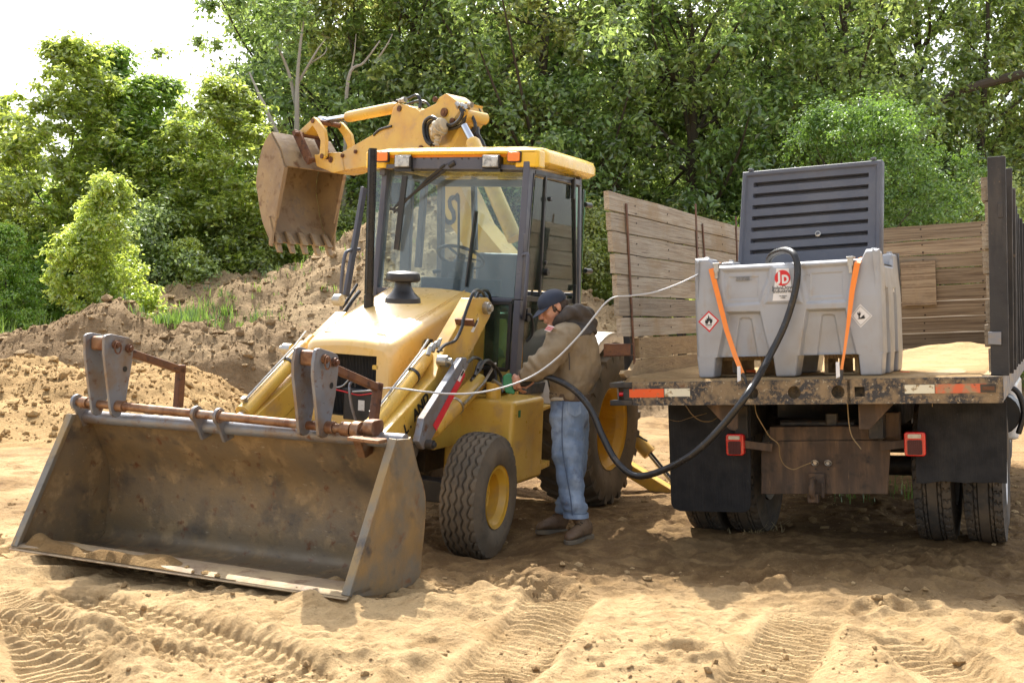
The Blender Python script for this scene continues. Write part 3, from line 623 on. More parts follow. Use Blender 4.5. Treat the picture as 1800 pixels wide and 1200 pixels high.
# a dry root tuft on the heap's crest and straws on the ground
x, y = (462-900)/FPX*27.6, 27.6; tag(blades([(x, y, 2.55)]*3, [.75]*3, .02, m_straw, 'dry_grass_tuft', 8, 26, .12, 1.3), 'dry root tuft hanging on the crest of the dirt mound left of the exhaust pipe', 'dry grass')
tag(blades([(1.86, 8.3, .02), (1.72, 8.25, .02)], [.14, .12], .006, m_straw, 'dry_grass_tuft', 9, 22, .05, 1.4), 'small flattened tuft of dry grass on the soil in front of the truck', 'dry grass')
pts = []
for _ in range(40):
    px = r.uniform(1380, 1640); Z = r.uniform(9.6, 12.5); x = (px-900)/FPX*Z; pts.append((x, Z, gz(x, Z)))
tag(blades(pts, [.12]*40, .012, m_grass, 'weeds', 10, 5, .05), 'small green weeds in the shade under the truck', 'weeds', kind='stuff')
# ================================================================ BACKHOE LOADER  (x forward, y towards the machine's left = image right, z up)
FB = make_frame((-.987, 8.164, 0), -math.sin(R(25.3)), -math.cos(R(25.3)), .06, .035)
H_ = FB.hit
BH = thing('backhoe_loader', 'yellow backhoe loader with glazed cab, front bucket on the sand, digging arm raised', 'backhoe loader', FB.matrix())
Y = np.array([0, 1., 0])
def hp(pts, **k): return [H_(a, b, **k) for a, b in pts]
# ---- tyres
def tyre_front(n=252):
    Rr = .432; w = .29; prof = []
    for i in range(29): prof.append(('t', -1+2*i/28))
    g = G(); rows = []; k = 0
    ths = np.arange(n)*2*math.pi/n; tri = 2*np.abs(((np.arange(n)/9.) % 1)-.5)-.5   # 28 zigzags
    lines = []
    for i in range(57):
        s = -1+2*i/56; r0 = Rr-.022*abs(s)**3.2; y = s*w*.42; rad = np.full(n, r0)
        for c in (-.72, -.36, 0, .36, .72):
            dist = np.abs(s-(c+.15*tri*(1 if c != 0 else -1))); rad = np.where(dist < .050, r0-.017, rad)
        if abs(s) > .80: rad = np.where((np.arange(n) % 9) < 2, rad-.009, rad)
        lines.append((np.full(n, y), rad))
    side = [(.44, .375), (.50, .345), (.52, .31), (.505, .27), (.47, .235), (.43, .218), (.38, .208)]
    L_ = [(np.full(n, -a*w), np.full(n, b)) for a, b in side[::-1]]+lines+[(np.full(n, a*w), np.full(n, b)) for a, b in side]
    P = np.stack([np.stack([r_*np.cos(ths), y_, r_*np.sin(ths)], -1) for y_, r_ in L_]); K = len(L_)
    idx = np.arange(K*n).reshape(K, n); nx = np.roll(idx, -1, 1); F = np.stack([idx[:-1], nx[:-1], nx[1:], idx[1:]], -1).reshape(-1, 4)
    return P.reshape(-1, 3), F
def tyre_lug(Rr=.675, w=.47, rim=.34, nl=23):
    g = G(); k = 0
    prof = [(rim-.01, -.36*w), (rim+.03, -.47*w), (rim+.12, -.52*w), (Rr-.13, -.53*w), (Rr-.06, -.49*w), (Rr-.04, -.38*w), (Rr-.03, 0), (Rr-.04, .38*w), (Rr-.06, .49*w), (Rr-.13, .53*w), (rim+.12, .52*w), (rim+.03, .47*w), (rim-.01, .36*w)]
    g.lathe(prof, (0, 0, 0), (0, 1, 0), 64, loop=True)
    for i in range(nl):
        for s in (-1, 1):
            t0 = 2*math.pi*(i+(.5 if s > 0 else 0))/nl; pts = []
            for (t, y) in ((0, -.02), (.55, .30), (.95, .52)):
                th = t0+t*.20; pts.append((th, s*y*w))
            for j in range(2):
                (ta, ya), (tb, yb) = pts[j], pts[j+1]; hw = .030; V = []
                for (t, y, ro, ri) in ((ta, ya, Rr-(.0 if j == 0 else .008), Rr-.06), (tb, yb, Rr-(.008 if j == 0 else .035), Rr-(.07 if j == 0 else .15))):
                    for rad in (ro, ri):
                        for dt in (-hw, hw):
                            q = t+dt/Rr*(1 if rad == ro else 1.5); V.append((rad*math.cos(q), y, rad*math.sin(q)))
                g.add(V, [(0, 1, 5, 4), (2, 6, 7, 3), (0, 4, 6, 2), (1, 3, 7, 5), (0, 2, 3, 1), (4, 5, 7, 6)])
    return g
def rim_g(rr, w, dish, bolts=8, hubr=.09):
    g = G(); g.lathe([(rr+.012, .5*w), (rr+.012, .47*w), (rr-.012, .45*w), (rr-.035, .34*w), (rr-.045, .30*w), (rr-.045, dish+.02), (rr-.075, dish), (rr*.62, dish-.012), (rr*.55, dish+.02), (hubr+.02, dish+.015), (hubr+.02, dish-.01)], (0, 0, 0), (0, 1, 0), 48, caps=False)
    g.lathe([(rr-.045, .30*w), (rr-.045, -.45*w), (rr+.012, -.5*w)], (0, 0, 0), (0, 1, 0), 40, caps=False)
    return g
def wheel(y, x, zc, front, side, steer=0):
    m = Matrix.Translation((x, y, zc)) @ Matrix.Rotation(steer, 4, 'Z') @ (Matrix.Identity(4) if side > 0 else Matrix.Rotation(math.pi, 4, 'Z'))
    rr = .205 if front else .345; w = .27 if front else .44
    g = G(); d = -.01 if front else -.06
    g.lathe([(.085 if front else .12, d-.12), (.085 if front else .12, d+.02), (.06 if front else .09, d+.05), (.02, d+.055), (.0001, d+.055)], (0, 0, 0), (0, 1, 0), 24)
    nb = 6 if front else 10
    for i in range(nb):
        t = 2*math.pi*i/nb; q = (.115 if front else .19); g.cyl((q*math.cos(t), d-.02, q*math.sin(t)), (q*math.cos(t), d+.035, q*math.sin(t)), .013, 6)
    h = g.build('wheel', m_rim, BH); h.matrix_basis = m
    rim_g(rr, w, d, hubr=.08 if front else .11).build('rim', m_rim, h)
    if front:
        V, F = tyre_front(); t = fast_mesh('tyre', V, F, m_rubber2, True, h); t.data.set_sharp_from_angle(angle=R(40))
    else: tyre_lug().build('tyre', m_rubber2, h, fixn=True, ang=30)
    return h
wheel(.83, .0, .400, True, 1, R(5)); wheel(-.83, .0, .400, True, -1, R(5))
wheel(.80, -2.08, .665, False, 1); wheel(-.80, -2.08, .665, False, -1)
g = G(); g.rbox((0, 0, .40), (.15, 1.45, .15), .03); g.cyl((0, -.72, .40), (0, .72, .40), .06); g.box((.0, 0, .52), (.3, .34, .22)); g.build('front_axle', m_dark, BH, bevel=.008)
g = G(); g.cyl((-2.08, -.8, .665), (-2.08, .8, .665), .11); g.box((-2.08, 0, .66), (.4, .5, .4)); g.build('rear_axle', m_dark, BH, bevel=.01)
# ---- chassis, steps and fuel tank on the machine's left
g = G(); g.box((-.9, .26, .74), (2.9, .08, .22)); g.box((-.9, -.26, .74), (2.9, .08, .22)); g.box((.33, -.05, .72), (.1, .62, .2)); g.box((-1.0, 0, .62), (1.4, .45, .35)); g.cyl((-.1, 0, .55), (-1.9, 0, .5), .06)
g.build('chassis', m_dark, BH, bevel=.006)
# side tower plate: from loader tower down to the frame, with a flange
sp = hp([(727, 800), (808, 780), (808, 700), (790, 700), (770, 745), (750, 790)], y=.50)
ft = hp([(808, 712), (905, 705), (924, 712), (945, 845), (905, 847), (855, 842), (808, 790)], y=.93)
x0 = ft[0][0]; g = G()
xa = H_(812, 712, y=.90)[0]; xb = H_(905, 706, y=.90)[0]; zt = H_(905, 706, y=.90)[2]; zb = H_(928, 846, y=.90)[2]
poly = [(xa, .90, zt), (xb, .90, zt), (xb-.0, .90, zb), (xa-.12, .90, zb), (xa, .90, zb+.12)]
xf = xb; xb = xf-.24; FT = G(); FT.prism([(xf, .36, zt), (xb-.30, .36, zt), (xb-.30, .36, zb), (xf+.05, .36, zb), (xf+.045, .36, zb+.2)], Y*.54); FT.build('fuel_tank', m_yel, BH, bevel=.035, seg=3)
print('fueltank', xa, xb, zt, zb)
g = G(); fx = (xa+xb)/2-.02; fz = zt
g.cyl((xf-.10, .68, zt-.01), (xf-.10, .68, zt+.10), .055, 20); g.lathe([(.058, zt+.10), (.058, zt+.112), (.045, zt+.114), (.045, zt+.06)], (xf-.10, .68, 0), (0, 0, 1), 20); g.build('filler_neck', m_yel, BH)
FILL = np.array([xf-.10, .68, zt+.11])
# step wedge behind the tank
g = G(); g.prism([(xb-.02, .32, zt-.01), (xb-.52, .32, zt+.05), (xb-.52, .32, zb+.2), (xb-.02, .32, zb+.02)], Y*.36)
g.prism([(xb-.01, .45, zt-.12), (xb-.50, .45, zt-.10), (xb-.50, .45, zt-.085), (xb-.01, .45, zt-.10)], Y*.42)
g.prism([(xb-.01, .86, zt-.155), (xb-.50, .86, zt-.105), (xb-.50, .86, zt-.085), (xb-.01, .86, zt-.10)], Y*.012)
g.prism([(xb-.01, .45, zb+.06), (xb-.50, .45, zb+.08), (xb-.50, .45, zb+.095), (xb-.01, .45, zb+.08)], Y*.42)
g.prism([(xb-.01, .86, zb+.02), (xb-.50, .86, zb+.05), (xb-.50, .86, zb+.095), (xb-.01, .86, zb+.08)], Y*.012); g.build('step', m_yel, BH, bevel=.004)
g = G(); g.box((xb-.26, .52, zt+.045), (.40, .30, .02)); g.build('step_tread', m_black, BH, bevel=.004)
g = G(); c = H_(914, 727, y=.905); g.box((xf-.08, .9035, c[2]), (.035, .003, .05)); g.build('decal', m_green, BH)
# lower skirt in front of the tank (side panel with bolts)
pp = hp([(757, 790), (806, 778), (812, 705), (780, 705), (752, 765)], y=.46)
g = G(); g.prism(pp, Y*.03); g.build('side_plate', m_yel, BH, bevel=.004)
g = G(); q = hp([(905, 660), (905, 700), (800, 715), (770, 760), (790, 660), (850, 560), (880, 560)], y=.30); g.prism(q, Y*.05); g.build('tower_plate', m_yel, BH, bevel=.004)
# ---- hood
def hood_ring(x, hw, top, bot=.90, r=.07, c=-.05, crown=.02):
    P = [(x, c-hw, bot), (x, c-hw-.004, (bot+top)/2)]
    for k in range(7): t = R(180-90*k/6); P.append((x, c-hw+r+r*math.cos(t), top-r+r*math.sin(t)))
    for k in range(1, 6): s = k/6; P.append((x, c-hw+r+(2*hw-2*r)*s, top+crown*math.sin(s*math.pi)))
    for k in range(7): t = R(90-90*k/6); P.append((x, c+hw-r+r*math.cos(t), top-r+r*math.sin(t)))
    P += [(x, c+hw+.004, (bot+top)/2), (x, c+hw, bot)]; return P
g = G(); rings = [hood_ring(.345, .325, 1.365), hood_ring(.335, .345, 1.392), hood_ring(.30, .362, 1.42), hood_ring(.22, .372, 1.452), hood_ring(-.10, .385, 1.565), hood_ring(-.45, .398, 1.68), hood_ring(-.74, .41, 1.768), hood_ring(-.76, .40, 1.755)]
n = len(rings[0]); V = [p for r_ in rings for p in r_]; F = [(i*n+j, i*n+j+1, (i+1)*n+j+1, (i+1)*n+j) for i in range(len(rings)-1) for j in range(n-1)]; g.add(V, F)
# front face frame round the grille opening
c0 = -.05; out = rings[0]; inn = []
for (x, y, z) in out: inn.append((.345, c0+np.clip((y-c0), -.25, .235), min(max(z, .90), 1.325)))
g.add(out+inn, [(j, j+1, n+j+1, n+j) for j in range(n-1)]+[(2*0, n, n, 0)][:0]); inn2 = [(x-.035, y, z) for x, y, z in inn]; o_ = len(g.v); g.add(inn+inn2, [(j, j+1, n+j+1, n+j) for j in range(n-1)])
g.box((.335, c0, .865), (.03, .66, .07)); g.build('hood', m_hood, BH, ang=40)
g = G()                                                           # seams of the hood lid: raised lips
for s in (-1, 1):
    g.tube([(x, -.05+s*(hw-.085), tp+.012) for x, hw, tp in ((.21, .372, 1.452), (-.10, .385, 1.567), (-.45, .398, 1.683), (-.73, .41, 1.768))], .004, 5)
g.tube([(.215, -.05+(.285)*s, 1.457+.014*math.cos(s*1.5)) for s in np.linspace(-1, 1, 9)], .004, 5); g.build('hood_seam', m_hood, BH)
g = G(); hc = H_(750, 603, y=.345); g.rbox((hc[0], .362, hc[2]), (.10, .012, .055), .002); g.build('hood_latch', m_black, BH, bevel=.004)
g = G(); g.box((.20, c0, 1.11), (.02, .56, .46)); 
for i in range(44): g.box((.213, c0-.26+i*.0121, 1.12), (.008, .003, .44))
g.build('radiator', m_black, BH)
g = G()
for z in (1.25, .95): g.rbox((.335, .175, z), (.045, .03, .02), .008, ax=((0, 1, 0), (0, 0, 1), (1, 0, 0)))
g.build('hinge_lug', m_yel, BH)
g = G(); g.rbox((.29, .06, .98), (.14, .25, .20), .012); g.box((.29, .06, 1.085), (.145, .255, .02)); g.cyl((.31, 0, 1.09), (.31, 0, 1.12), .012); g.cyl((.31, .13, 1.09), (.31, .13, 1.12), .012); b_ = g.build('battery', m_black, BH, bevel=.004)
g = G(); g.box((.3615, .085, .985), (.002, .05, .07)); g.build('label', m_white, b_)
g = G(); g.tube(spline([(.31, 0, 1.12), (.34, -.02, 1.16), (.35, -.09, 1.10), (.36, -.20, 1.09)], 6), .006, 6); g.tube(spline([(.31, .13, 1.12), (.34, .10, 1.17), (.33, .0, 1.14)], 6), .006, 6); g.build('battery_cable', m_galv, BH)
g = G(); g.tube(spline([(.36, -.24, 1.09), (.37, -.05, 1.07), (.365, .06, 1.055), (.37, .17, 1.075)], 6), .005, 6); g.build('jump_cable', m_redink, BH)
g = G(); g.tube(spline([(.34, -.0, 1.14), (.40, .01, 1.12), (.42, .04, 1.0), (.40, .07, .88)], 6), .010, 6); g.build('drain_hose', m_blue, BH)
# exhaust and air cleaner
ex = H_(648, 547, z=1.60); g = G(); zb_ = 1.56; g.tube([(ex[0], ex[1], zb_), (ex[0], ex[1], zb_+.16)], .038, 20); g.tube([(ex[0], ex[1], zb_+.15), (ex[0]+.012, ex[1], 2.80)], .031, 20, caps=False); g.tube([(ex[0]+.012, ex[1], 2.80), (ex[0], ex[1], zb_+.2)], .026, 20, caps=False)
g.tube([(ex[0], ex[1], zb_), (ex[0], ex[1], zb_+.05)], .05, 20)
for k in range(3): t = R(-60+60*k); g.tube([(ex[0]+.032*math.cos(t), ex[1]+.032*math.sin(t), zb_+.17), (ex[0]+.032*math.cos(t)+.012, ex[1]+.032*math.sin(t), 2.79)], .004, 5)
g.build('exhaust_pipe', m_exh, BH)
ac = H_(708, 528, z=1.72); g = G(); g.lathe([(.115, -.03), (.112, .0), (.075, .035), (.055, .07), (.052, .10), (.095, .104), (.108, .112), (.112, .125), (.104, .158), (.09, .168), (.0001, .176)], (ac[0], ac[1], 1.735), (.04, 0, 1), 32); g.build('air_cleaner_cap', m_black, BH, ang=35)
for k in range(1): pass
# ---- loader arms
arm = hp([(832, 524), (858, 523), (867, 536), (862, 556), (820, 637), (736, 781), (720, 803), (697, 800), (676, 762), (766, 662), (783, 610)], y=.62)
def mir(P): return [np.array([p[0], -p[1]+.09, min(p[2], 1.50+.12*(p[0] > -.3))-.03]) for p in P]
for s in (1, -1):
    A = arm if s > 0 else mir(arm); a = G(); a.prism([p-np.array([0, s*.10, 0]) for p in A], np.array([0, s*.10, 0])); ar = a.build('lift_arm', m_yel, BH, bevel=.008)
    pv = H_(852, 541, y=.62); b = G(); b.cyl((pv[0], s*.60, pv[2]), (pv[0], s*.66, pv[2]), .045, 20); b.cyl((pv[0], s*.66, pv[2]), (pv[0], s*.68, pv[2]), .025, 12)
    p2 = H_(776, 634, y=.62); b.cyl((p2[0], s*.60, p2[2]), (p2[0], s*.67, p2[2]), .040, 20); b.cyl((p2[0], s*.67, p2[2]), (p2[0], s*.70, p2[2]), .022, 12); b.build('pivot_pin', m_galv, ar)
    # crowd cylinder on top of the arm
    a_ = H_(765, 625, y=.56); b_ = H_(668, 752, y=.56); d = nrm(b_-a_); g = G(); P0 = np.array([a_[0], s*.50, a_[2]]); P1 = np.array([b_[0], s*.50, b_[2]])
    g.tube([P0, P0+(P1-P0)*.02, P0+(P1-P0)*.96, P1], [.046, .055, .055, .058], 24); g.cyl(P0-nrm(P1-P0)*.10, P0, .035, 12); cy = g.build('tilt_cylinder', m_yel, BH)
    e = P1+nrm(P1-P0)*.30; g = G(); g.cyl(P1, e, .028, 16); g.build('piston_rod', m_chrome, cy)
    nn = nrm(np.cross(Y, P1-P0)); nn = nn*(1 if nn[2] > 0 else -1)
    g = G(); g.tube([P0+nn*.085-nrm(P1-P0)*.06, P0+nn*.07+(P1-P0)*.12, P0+nn*.066+(P1-P0)*.92, P0+nn*.05+(P1-P0)*.95], .008, 8); g.cyl(P0+nn*.05+(P1-P0)*.93, P0+nn*.09+(P1-P0)*.93, .02, 10); g.build('hydraulic_line', m_galv, cy)
    g = G(); q = P0+(P1-P0)*.30; g.tube([q-nrm(P1-P0)*.012, q+nrm(P1-P0)*.012], .060, 24); g.build('clamp_band', m_black, cy)
    # lower end: hinge tube to bucket
    q = H_(712, 795, y=.62); g = G(); g.cyl((q[0]+.02, s*.40, q[2]+.02), (q[0]+.02, s*.70, q[2]+.02), .05, 16); g.build('hinge_boss', m_dark, BH)
    # bellcrank link from rod to bucket back
    g = G(); g.bar(e, np.array([1.46, s*.50, .93]), .05, .08); g.build('tilt_link', m_dark, BH, bevel=.006)
# yellow hoses and clamp at the top of the left arm
T_ = lambda a, b, yy: H_(a, b, y=yy)
g = G()
for off, yy in ((0, .68), (1, .60)):
    g.tube(spline([T_(770+off*6, 618, yy), T_(782+off*6, 606, yy), T_(800+off*8, 598, yy), T_(812+off*8, 575, yy), T_(815+off*12, 560, yy), T_(826+off*10, 528, yy), T_(834+off*10, 512, yy), T_(843+off*10, 510, yy-.05), T_(850+off*10, 517, yy-.1), T_(856+off*8, 535, yy-.28)], 7), .0115, 8)
g.build('hydraulic_hose', m_hose, BH)
g = G(); q = T_(817, 566, .67); g.box(q, (.05, .14, .02), ax=((.5, 0, .86), (0, 1, 0), (-.86, 0, .5))); g.cyl(q, q+np.array([0, 0.0, .03]), .012, 6); g.build('hose_clamp', m_rust, BH, bevel=.002)
g = G()
for k in range(3): q = T_(752+8*k, 624-6*k, .62); g.cyl(q, q+np.array([-.03, 0, .05]), .016, 8); g.cyl(q+np.array([-.03, 0, .05]), q+np.array([-.05, 0, .06]), .012, 8)
g.build('hose_fitting', m_galv, BH)
# white decal on the upper arm
q = hp([(827, 583), (832, 584), (841, 564), (841, 557)], y=.6215); g = G(); g.prism(q, Y*.001); g.build('decal', m_white, BH)
q = hp([(832, 574), (835, 575), (840, 564), (838, 562)], y=.623); g = G(); g.prism(q, Y*.001); g.build('decal', m_ink, BH)
# lettering remains on the lower arm
pA = H_(722, 752, y=.623); pB = H_(757, 700, y=.623); dx = nrm(pB-pA); up = np.cross(Y, dx)*-1; up = up if up[2] > 0 else -up
text_mesh('I . L .', .098, axes_matrix(H_(711, 759, y=.623), dx, up), m_ink, BH, shear=.12, offset=.003, sx=.9)
text_mesh('AND', .100, axes_matrix(H_(740, 715, y=.623), dx, up), m_ink, BH, shear=.12, offset=.0035)
g = G(); g.prism(hp([(728, 768), (741, 747), (739, 741), (733, 752), (724, 770)], y=.622), Y*.004); g.build('weld_patch', m_yel, BH)
# grey safety strut with red stripe + lift cylinder
st = hp([(813, 629), (820, 628), (824, 641), (767, 757), (753, 784), (745, 790), (736, 776), (741, 757), (745, 736)], y=.74)
g = G(); g.prism([p-Y*.05 for p in st], Y*.05); so = g.build('safety_strut', m_blue, BH, bevel=.006)
g = G(); g.prism(hp([(813, 650), (818, 659), (767, 757), (761, 747)], y=.742), Y*.001); g.build('red_stripe', m_red, so)
g = G(); g.prism(hp([(804, 668), (808, 671), (817, 651), (814, 648)], y=.7445), Y*.001); g.build('warning_label', m_white, so)
g = G(); g.prism(hp([(809, 660), (812, 661), (816, 652), (814, 650)], y=.746), Y*.0008); g.build('label_print', m_ink, so)
q = H_(750, 780, y=.74); g = G(); g.cyl(q, q+Y*.05, .030, 16); g.cyl(q+Y*.05, q+Y*.065, .018, 6); g.build('pivot_pin', m_dark, so)
for s in (1, -1):
    a_ = H_(853, 668, y=.60); b_ = H_(768, 757, y=.60); P0 = np.array([a_[0], s*.56, a_[2]]); P1 = np.array([b_[0], s*.56, b_[2]]); d = nrm(P1-P0)
    g = G(); g.tube([P0, P0+d*.02, P1-d*.02, P1], [.05, .062, .062, .055], 24); cy = g.build('lift_cylinder', m_yel, BH)
    g = G(); g.cyl(P1, P1+d*.18, .032, 16); g.build('piston_rod', m_chrome, cy)
    g = G(); nn = np.array([0, s*.07, .02]); g.tube([P0+nn+np.array([-.1, 0, .1]), P0+nn+d*.10, P1+nn-d*.35], .010, 8); g.tube([P1-d*.36, P1-d*.34], .068, 20); g.build('hydraulic_line', m_galv, cy)
g = G()
for (a, b, c_, d_) in (((818, 640), (835, 628), (848, 640), (828, 668)), ((834, 660), (845, 636), (868, 645), (872, 690)), ((840, 650), (858, 633), (880, 660), (882, 690))):
    g.tube(spline([T_(*a, .70), T_(*b, .66), T_(*c_, .64), T_(*d_, .70)], 7), .012, 8)
g.build('hydraulic_hose', m_hose, BH)
# ---- loader bucket
prof = hp([(605, 1049), (722, 1030), (734, 898), (716, 770), (692, 772)], y=1.14)
lip, bot, bk, tb, tf = prof
def bz(p, y): return np.array([p[0], y, p[2]+.030*(y-1.14)])
pro = spline([lip, lip*.45+bot*.55+np.array([0, 0, -.012]), bot+np.array([-.03, 0, .03]), bk*.45+bot*.55+np.array([-.055, 0, 0]), bk+np.array([-.045, 0, .06]), (bk+tb)/2+np.array([-.01, 0, .05]), tb], 6)
ysl = np.linspace(-1.216, 1.155, 12); rows = [[bz(p, y) for p in pro] for y in ysl]
g = G(); g.sheet(rows, .016); BK = g.build('loader_bucket', m_bucket, BH, ang=40)
def side_plate(y, s):
    P = [bz(p, y) for p in [lip+np.array([-.01, 0, .015])]+pro[2:]+[tf]]
    g = G(); g.prism(P, np.array([0, s*.02, 0])); o = g.build('side_plate', m_bside if s > 0 else m_bucket, BK, bevel=.003)
    e0 = bz(lip, y)+np.array([-.02, 0, .0]); e1 = bz(tf, y); d = nrm(e1-e0)
    g = G(); g.bar(e0, e1, .05, .03, up=(1, 0, .3)); g.build('side_edge', m_bside, BK, bevel=.004)
side_plate(1.14, 1); side_plate(-1.20, -1)
g = G(); a_ = bz(lip, -1.22); b_ = bz(lip, 1.16); g.prism([a_+np.array([.012, 0, -.010]), a_+np.array([-.22, 0, -.012]), a_+np.array([-.22, 0, .014]), a_+np.array([-.03, 0, .016])], b_-a_); g.build('cutting_edge', m_ebucket, BK, bevel=.002)
# top beam and pin tube
tp = (tb+tf)/2; a_ = bz(tb, -1.2); b_ = bz(tb, 1.14)
g = G(); g.tube([a_+np.array([.02, 0, -.015]), b_+np.array([.02, 0, -.015])], .042, 20); g.build('top_beam', m_blue, BK)
rl = H_(135, 706, x=1.63); rr_ = H_(640, 757, x=1.63); g = G(); g.cyl(rl, rr_, .026, 20); PT = g.build('pin_tube', m_rtube, BK)
def on_tube(px): # y coordinate at which the tube shows at this pixel
    q = H_(px, 706+(px-135)*51/505., x=1.63); return q[1]
def tz(y): t = (y-rl[1])/(rr_[1]-rl[1]); return rl[2]+(rr_[2]-rl[2])*t
g = G()
for px, r_, l_ in ((150, .036, .05), (208, .036, .10), (343, .040, .03), (385, .040, .03), (575, .036, .10), (610, .040, .06), (626, .036, .03)):
    y = on_tube(px); g.cyl((1.63, y-l_/2, tz(y)), (1.63, y+l_/2, tz(y)), r_, 18)
g.build('collar', m_rtube, BK)
def lug(y, th=.022, mat=m_blue, tail=.16):
    z = tz(y); P = []
    for k in range(9): t = R(-70+k*220/8); P.append((1.63+.050*math.cos(t), y, z+.050*math.sin(t)))
    P += [(1.50, y, z-.02), (1.50, y, z-.14), (1.58, y, z-tail)]
    g = G(); g.prism(P, (0, th, 0)); return g.build('mounting_lug', mat, BK, bevel=.004)
for px in (133, 343, 382): lug(on_tube(px))
lug(on_tube(622), .05, m_rtube)
g = G(); y = on_tube(634); g.cyl((1.70, y+.01, tz(y)), (1.70, y+.05, tz(y)), .0, 3) if 0 else g.rbox((1.60, y+.06, tz(y)+.02), (.13, .085, .06), .03, ax=((1, 0, 0), (0, 0, 1), (0, 1, 0))); g.rbox((1.72, y+.10, tz(y)-.03), (.10, .20, .02), .01); g.build('end_bracket', m_rtube, BK, bevel=.004)
# fork frames: pairs of plates standing on the tube, with cross tube, pins and an L-shaped rusty bar
def fork_frame(pxA, polyA, pxB, bolts, hole, barpts, label):
    yA = on_tube(pxA); yB = on_tube(pxB); th = .02
    P = hp(polyA, y=yA); sh = np.array([0, 0, tz(yB)-tz(yA)])
    g = G(); g.prism([p-Y*th for p in P], Y*th); f = g.build('fork_plate', m_blue, BK, bevel=.004)
    g = G(); g.prism([p+Y*(yB-yA-th)+sh for p in P], Y*th); g.build('fork_plate', m_blue, BK, bevel=.004)
    g = G(); b0 = H_(*bolts[0], y=yA); b1 = H_(*bolts[1], y=yA)
    tubec = b0+np.array([.0, 0, 0]); g.rbox((tubec[0], (yA+yB)/2, tubec[2]), (.09, .085, abs(yA-yB)-.01), .02, ax=((1, 0, 0), (0, 0, 1), (0, 1, 0))); g.build('cross_tube', m_rtube, BK, bevel=.004)
    g = G()
    for b in (b0, b1): g.cyl(b, b+Y*.02, .026, 14); g.cyl(b+Y*.02, b+Y*.035, .015, 8)
    rg = [b0+np.array([.026*math.cos(t), .028, -.02+.035*math.sin(t)]) for t in np.linspace(0, 2*math.pi, 17)[:-1]]; g.tube(rg, .005, 6, closed=True); g.build('pin', m_rust, f)
    h = H_(*hole, y=yA); g = G(); g.cyl(h+Y*.0005, h+Y*.002, .018, 14); g.build('hole', m_ink, f)
    q = [H_(*b, y=(yA+yB)/2) for b in barpts]; g = G(); w = .045
    g.bar(q[0], q[1]+nrm(q[1]-q[0])*.02, w, w*1.1); g.bar(q[1]+np.array([0, 0, .035]), q[2], w, w*1.35, up=(1, 0, 0)); g.build('rusty_bar', m_rust, BK, bevel=.008)
z1 = lambda L_, o, s: [(o[0]+a/s, o[1]+b/s) for a, b in L_]
fork_frame(207, z1([(440, 78), (450, 68), (472, 65), (545, 80), (560, 92), (564, 110), (560, 170), (531, 350), (520, 380), (508, 410), (490, 418), (472, 405), (467, 380), (452, 260), (440, 150)], (0, 560), 2.4),
           174, z1([(484, 108), (540, 124)], (0, 560), 2.4), z1([(527, 212)], (0, 560), 2.4)[0], [(205, 612), (318, 650), (313, 716)], '')
fork_frame(575, z1([(738, 300), (752, 287), (783, 283), (905, 322), (945, 345), (956, 370), (955, 500), (930, 720), (880, 1010), (872, 1080), (850, 1130), (805, 1145), (772, 1120), (762, 1060), (750, 900), (715, 560), (716, 430)], (420, 560), 5.454),
           541, z1([(812, 385), (905, 415)], (420, 560), 5.454), z1([(886, 640)], (420, 560), 5.454)[0], [(570, 640), (665, 682), (656, 745)], '')
# ---- cab
A0 = H_(905, 655, y=.66); A1 = H_(931, 297, y=.66); AM = H_(913, 528, y=.66)
xw0 = -.98; CT = 2.72
def pt(px, py, x): return H_(px, py, x=x)
TL = pt(661, 296, -1.08); TR = pt(921, 300, -1.08); BR = pt(903, 524, -.97); BL = pt(657, 503, -.97)
g = G(); g.prism([TL, TR, BR, BL], (-.006, 0, 0)); g.build('windshield', m_glass, BH)
g = G(); PB = pt(898, 655, -.93); xr = -2.08; RT = np.array([xr+.08, .66, 2.72]); RB = np.array([xr, .68, 1.25])
def post(a, b, w, d, nm='cab_post', mt=None): q = G(); q.bar(a, b, w, d, up=(1, 0, 0)); return q.build(nm, mt or m_cab, BH, bevel=.008)
aT = np.array([A1[0], .655, A1[2]+.05]); aM = np.array([AM[0], .665, AM[2]]); aB = np.array([A0[0], .66, A0[2]-.12])
post(aT, aM, .055, .10); post(aM, aB, .055, .10)
post(np.array([-1.08, -.655, 2.76]), np.array([-.94, -.665, 1.30]), .05, .09)
post(np.array([xr+.10, .655, 2.76]), np.array([xr-.02, .67, 1.05]), .04, .05); post(np.array([xr+.1, -.655, 2.76]), np.array([xr-.02, -.67, 1.05]), .05, .07)
# inner rear posts seen through the windshield
for (pa, pb, w) in (((748, 300), (735, 470), .06), ((833, 300), (835, 440), .045), ((720, 296), (712, 480), .10)):
    a_ = H_(*pa, x=-2.1); b_ = H_(*pb, x=-2.1); post(a_, b_, w, .05)
g = G(); g.bar(H_(663, 296, x=-1.09)+np.array([0, 0, .01]), H_(921, 300, x=-1.09)+np.array([0, 0, .01]), .04, .05); g.bar(BL+np.array([0, 0, -.03]), BR+np.array([0, 0, -.03]), .05, .05); g.bar((xr+.08, -.65, 2.70), (xr+.08, .65, 2.70), .05, .06); g.bar((xr, -.65, 1.75), (xr, .65, 1.75), .05, .06)
g.bar((-1.0, .66, 2.70), (xr+.1, .66, 2.70), .05, .05); g.bar((-1.0, -.66, 2.70), (xr+.1, -.66, 2.70), .05, .05); g.build('cab_rail', m_cab, BH, bevel=.006)
X1_ = -.93; g = G(); pn = hp([(724, 270), (846, 270), (849, 288), (921, 291), (921, 299), (662, 296), (662, 289), (721, 288)], x=X1_-.018); g.prism(pn, (-.03, 0, 0)); pl = g.build('front_panel', m_cab, BH, bevel=.004)
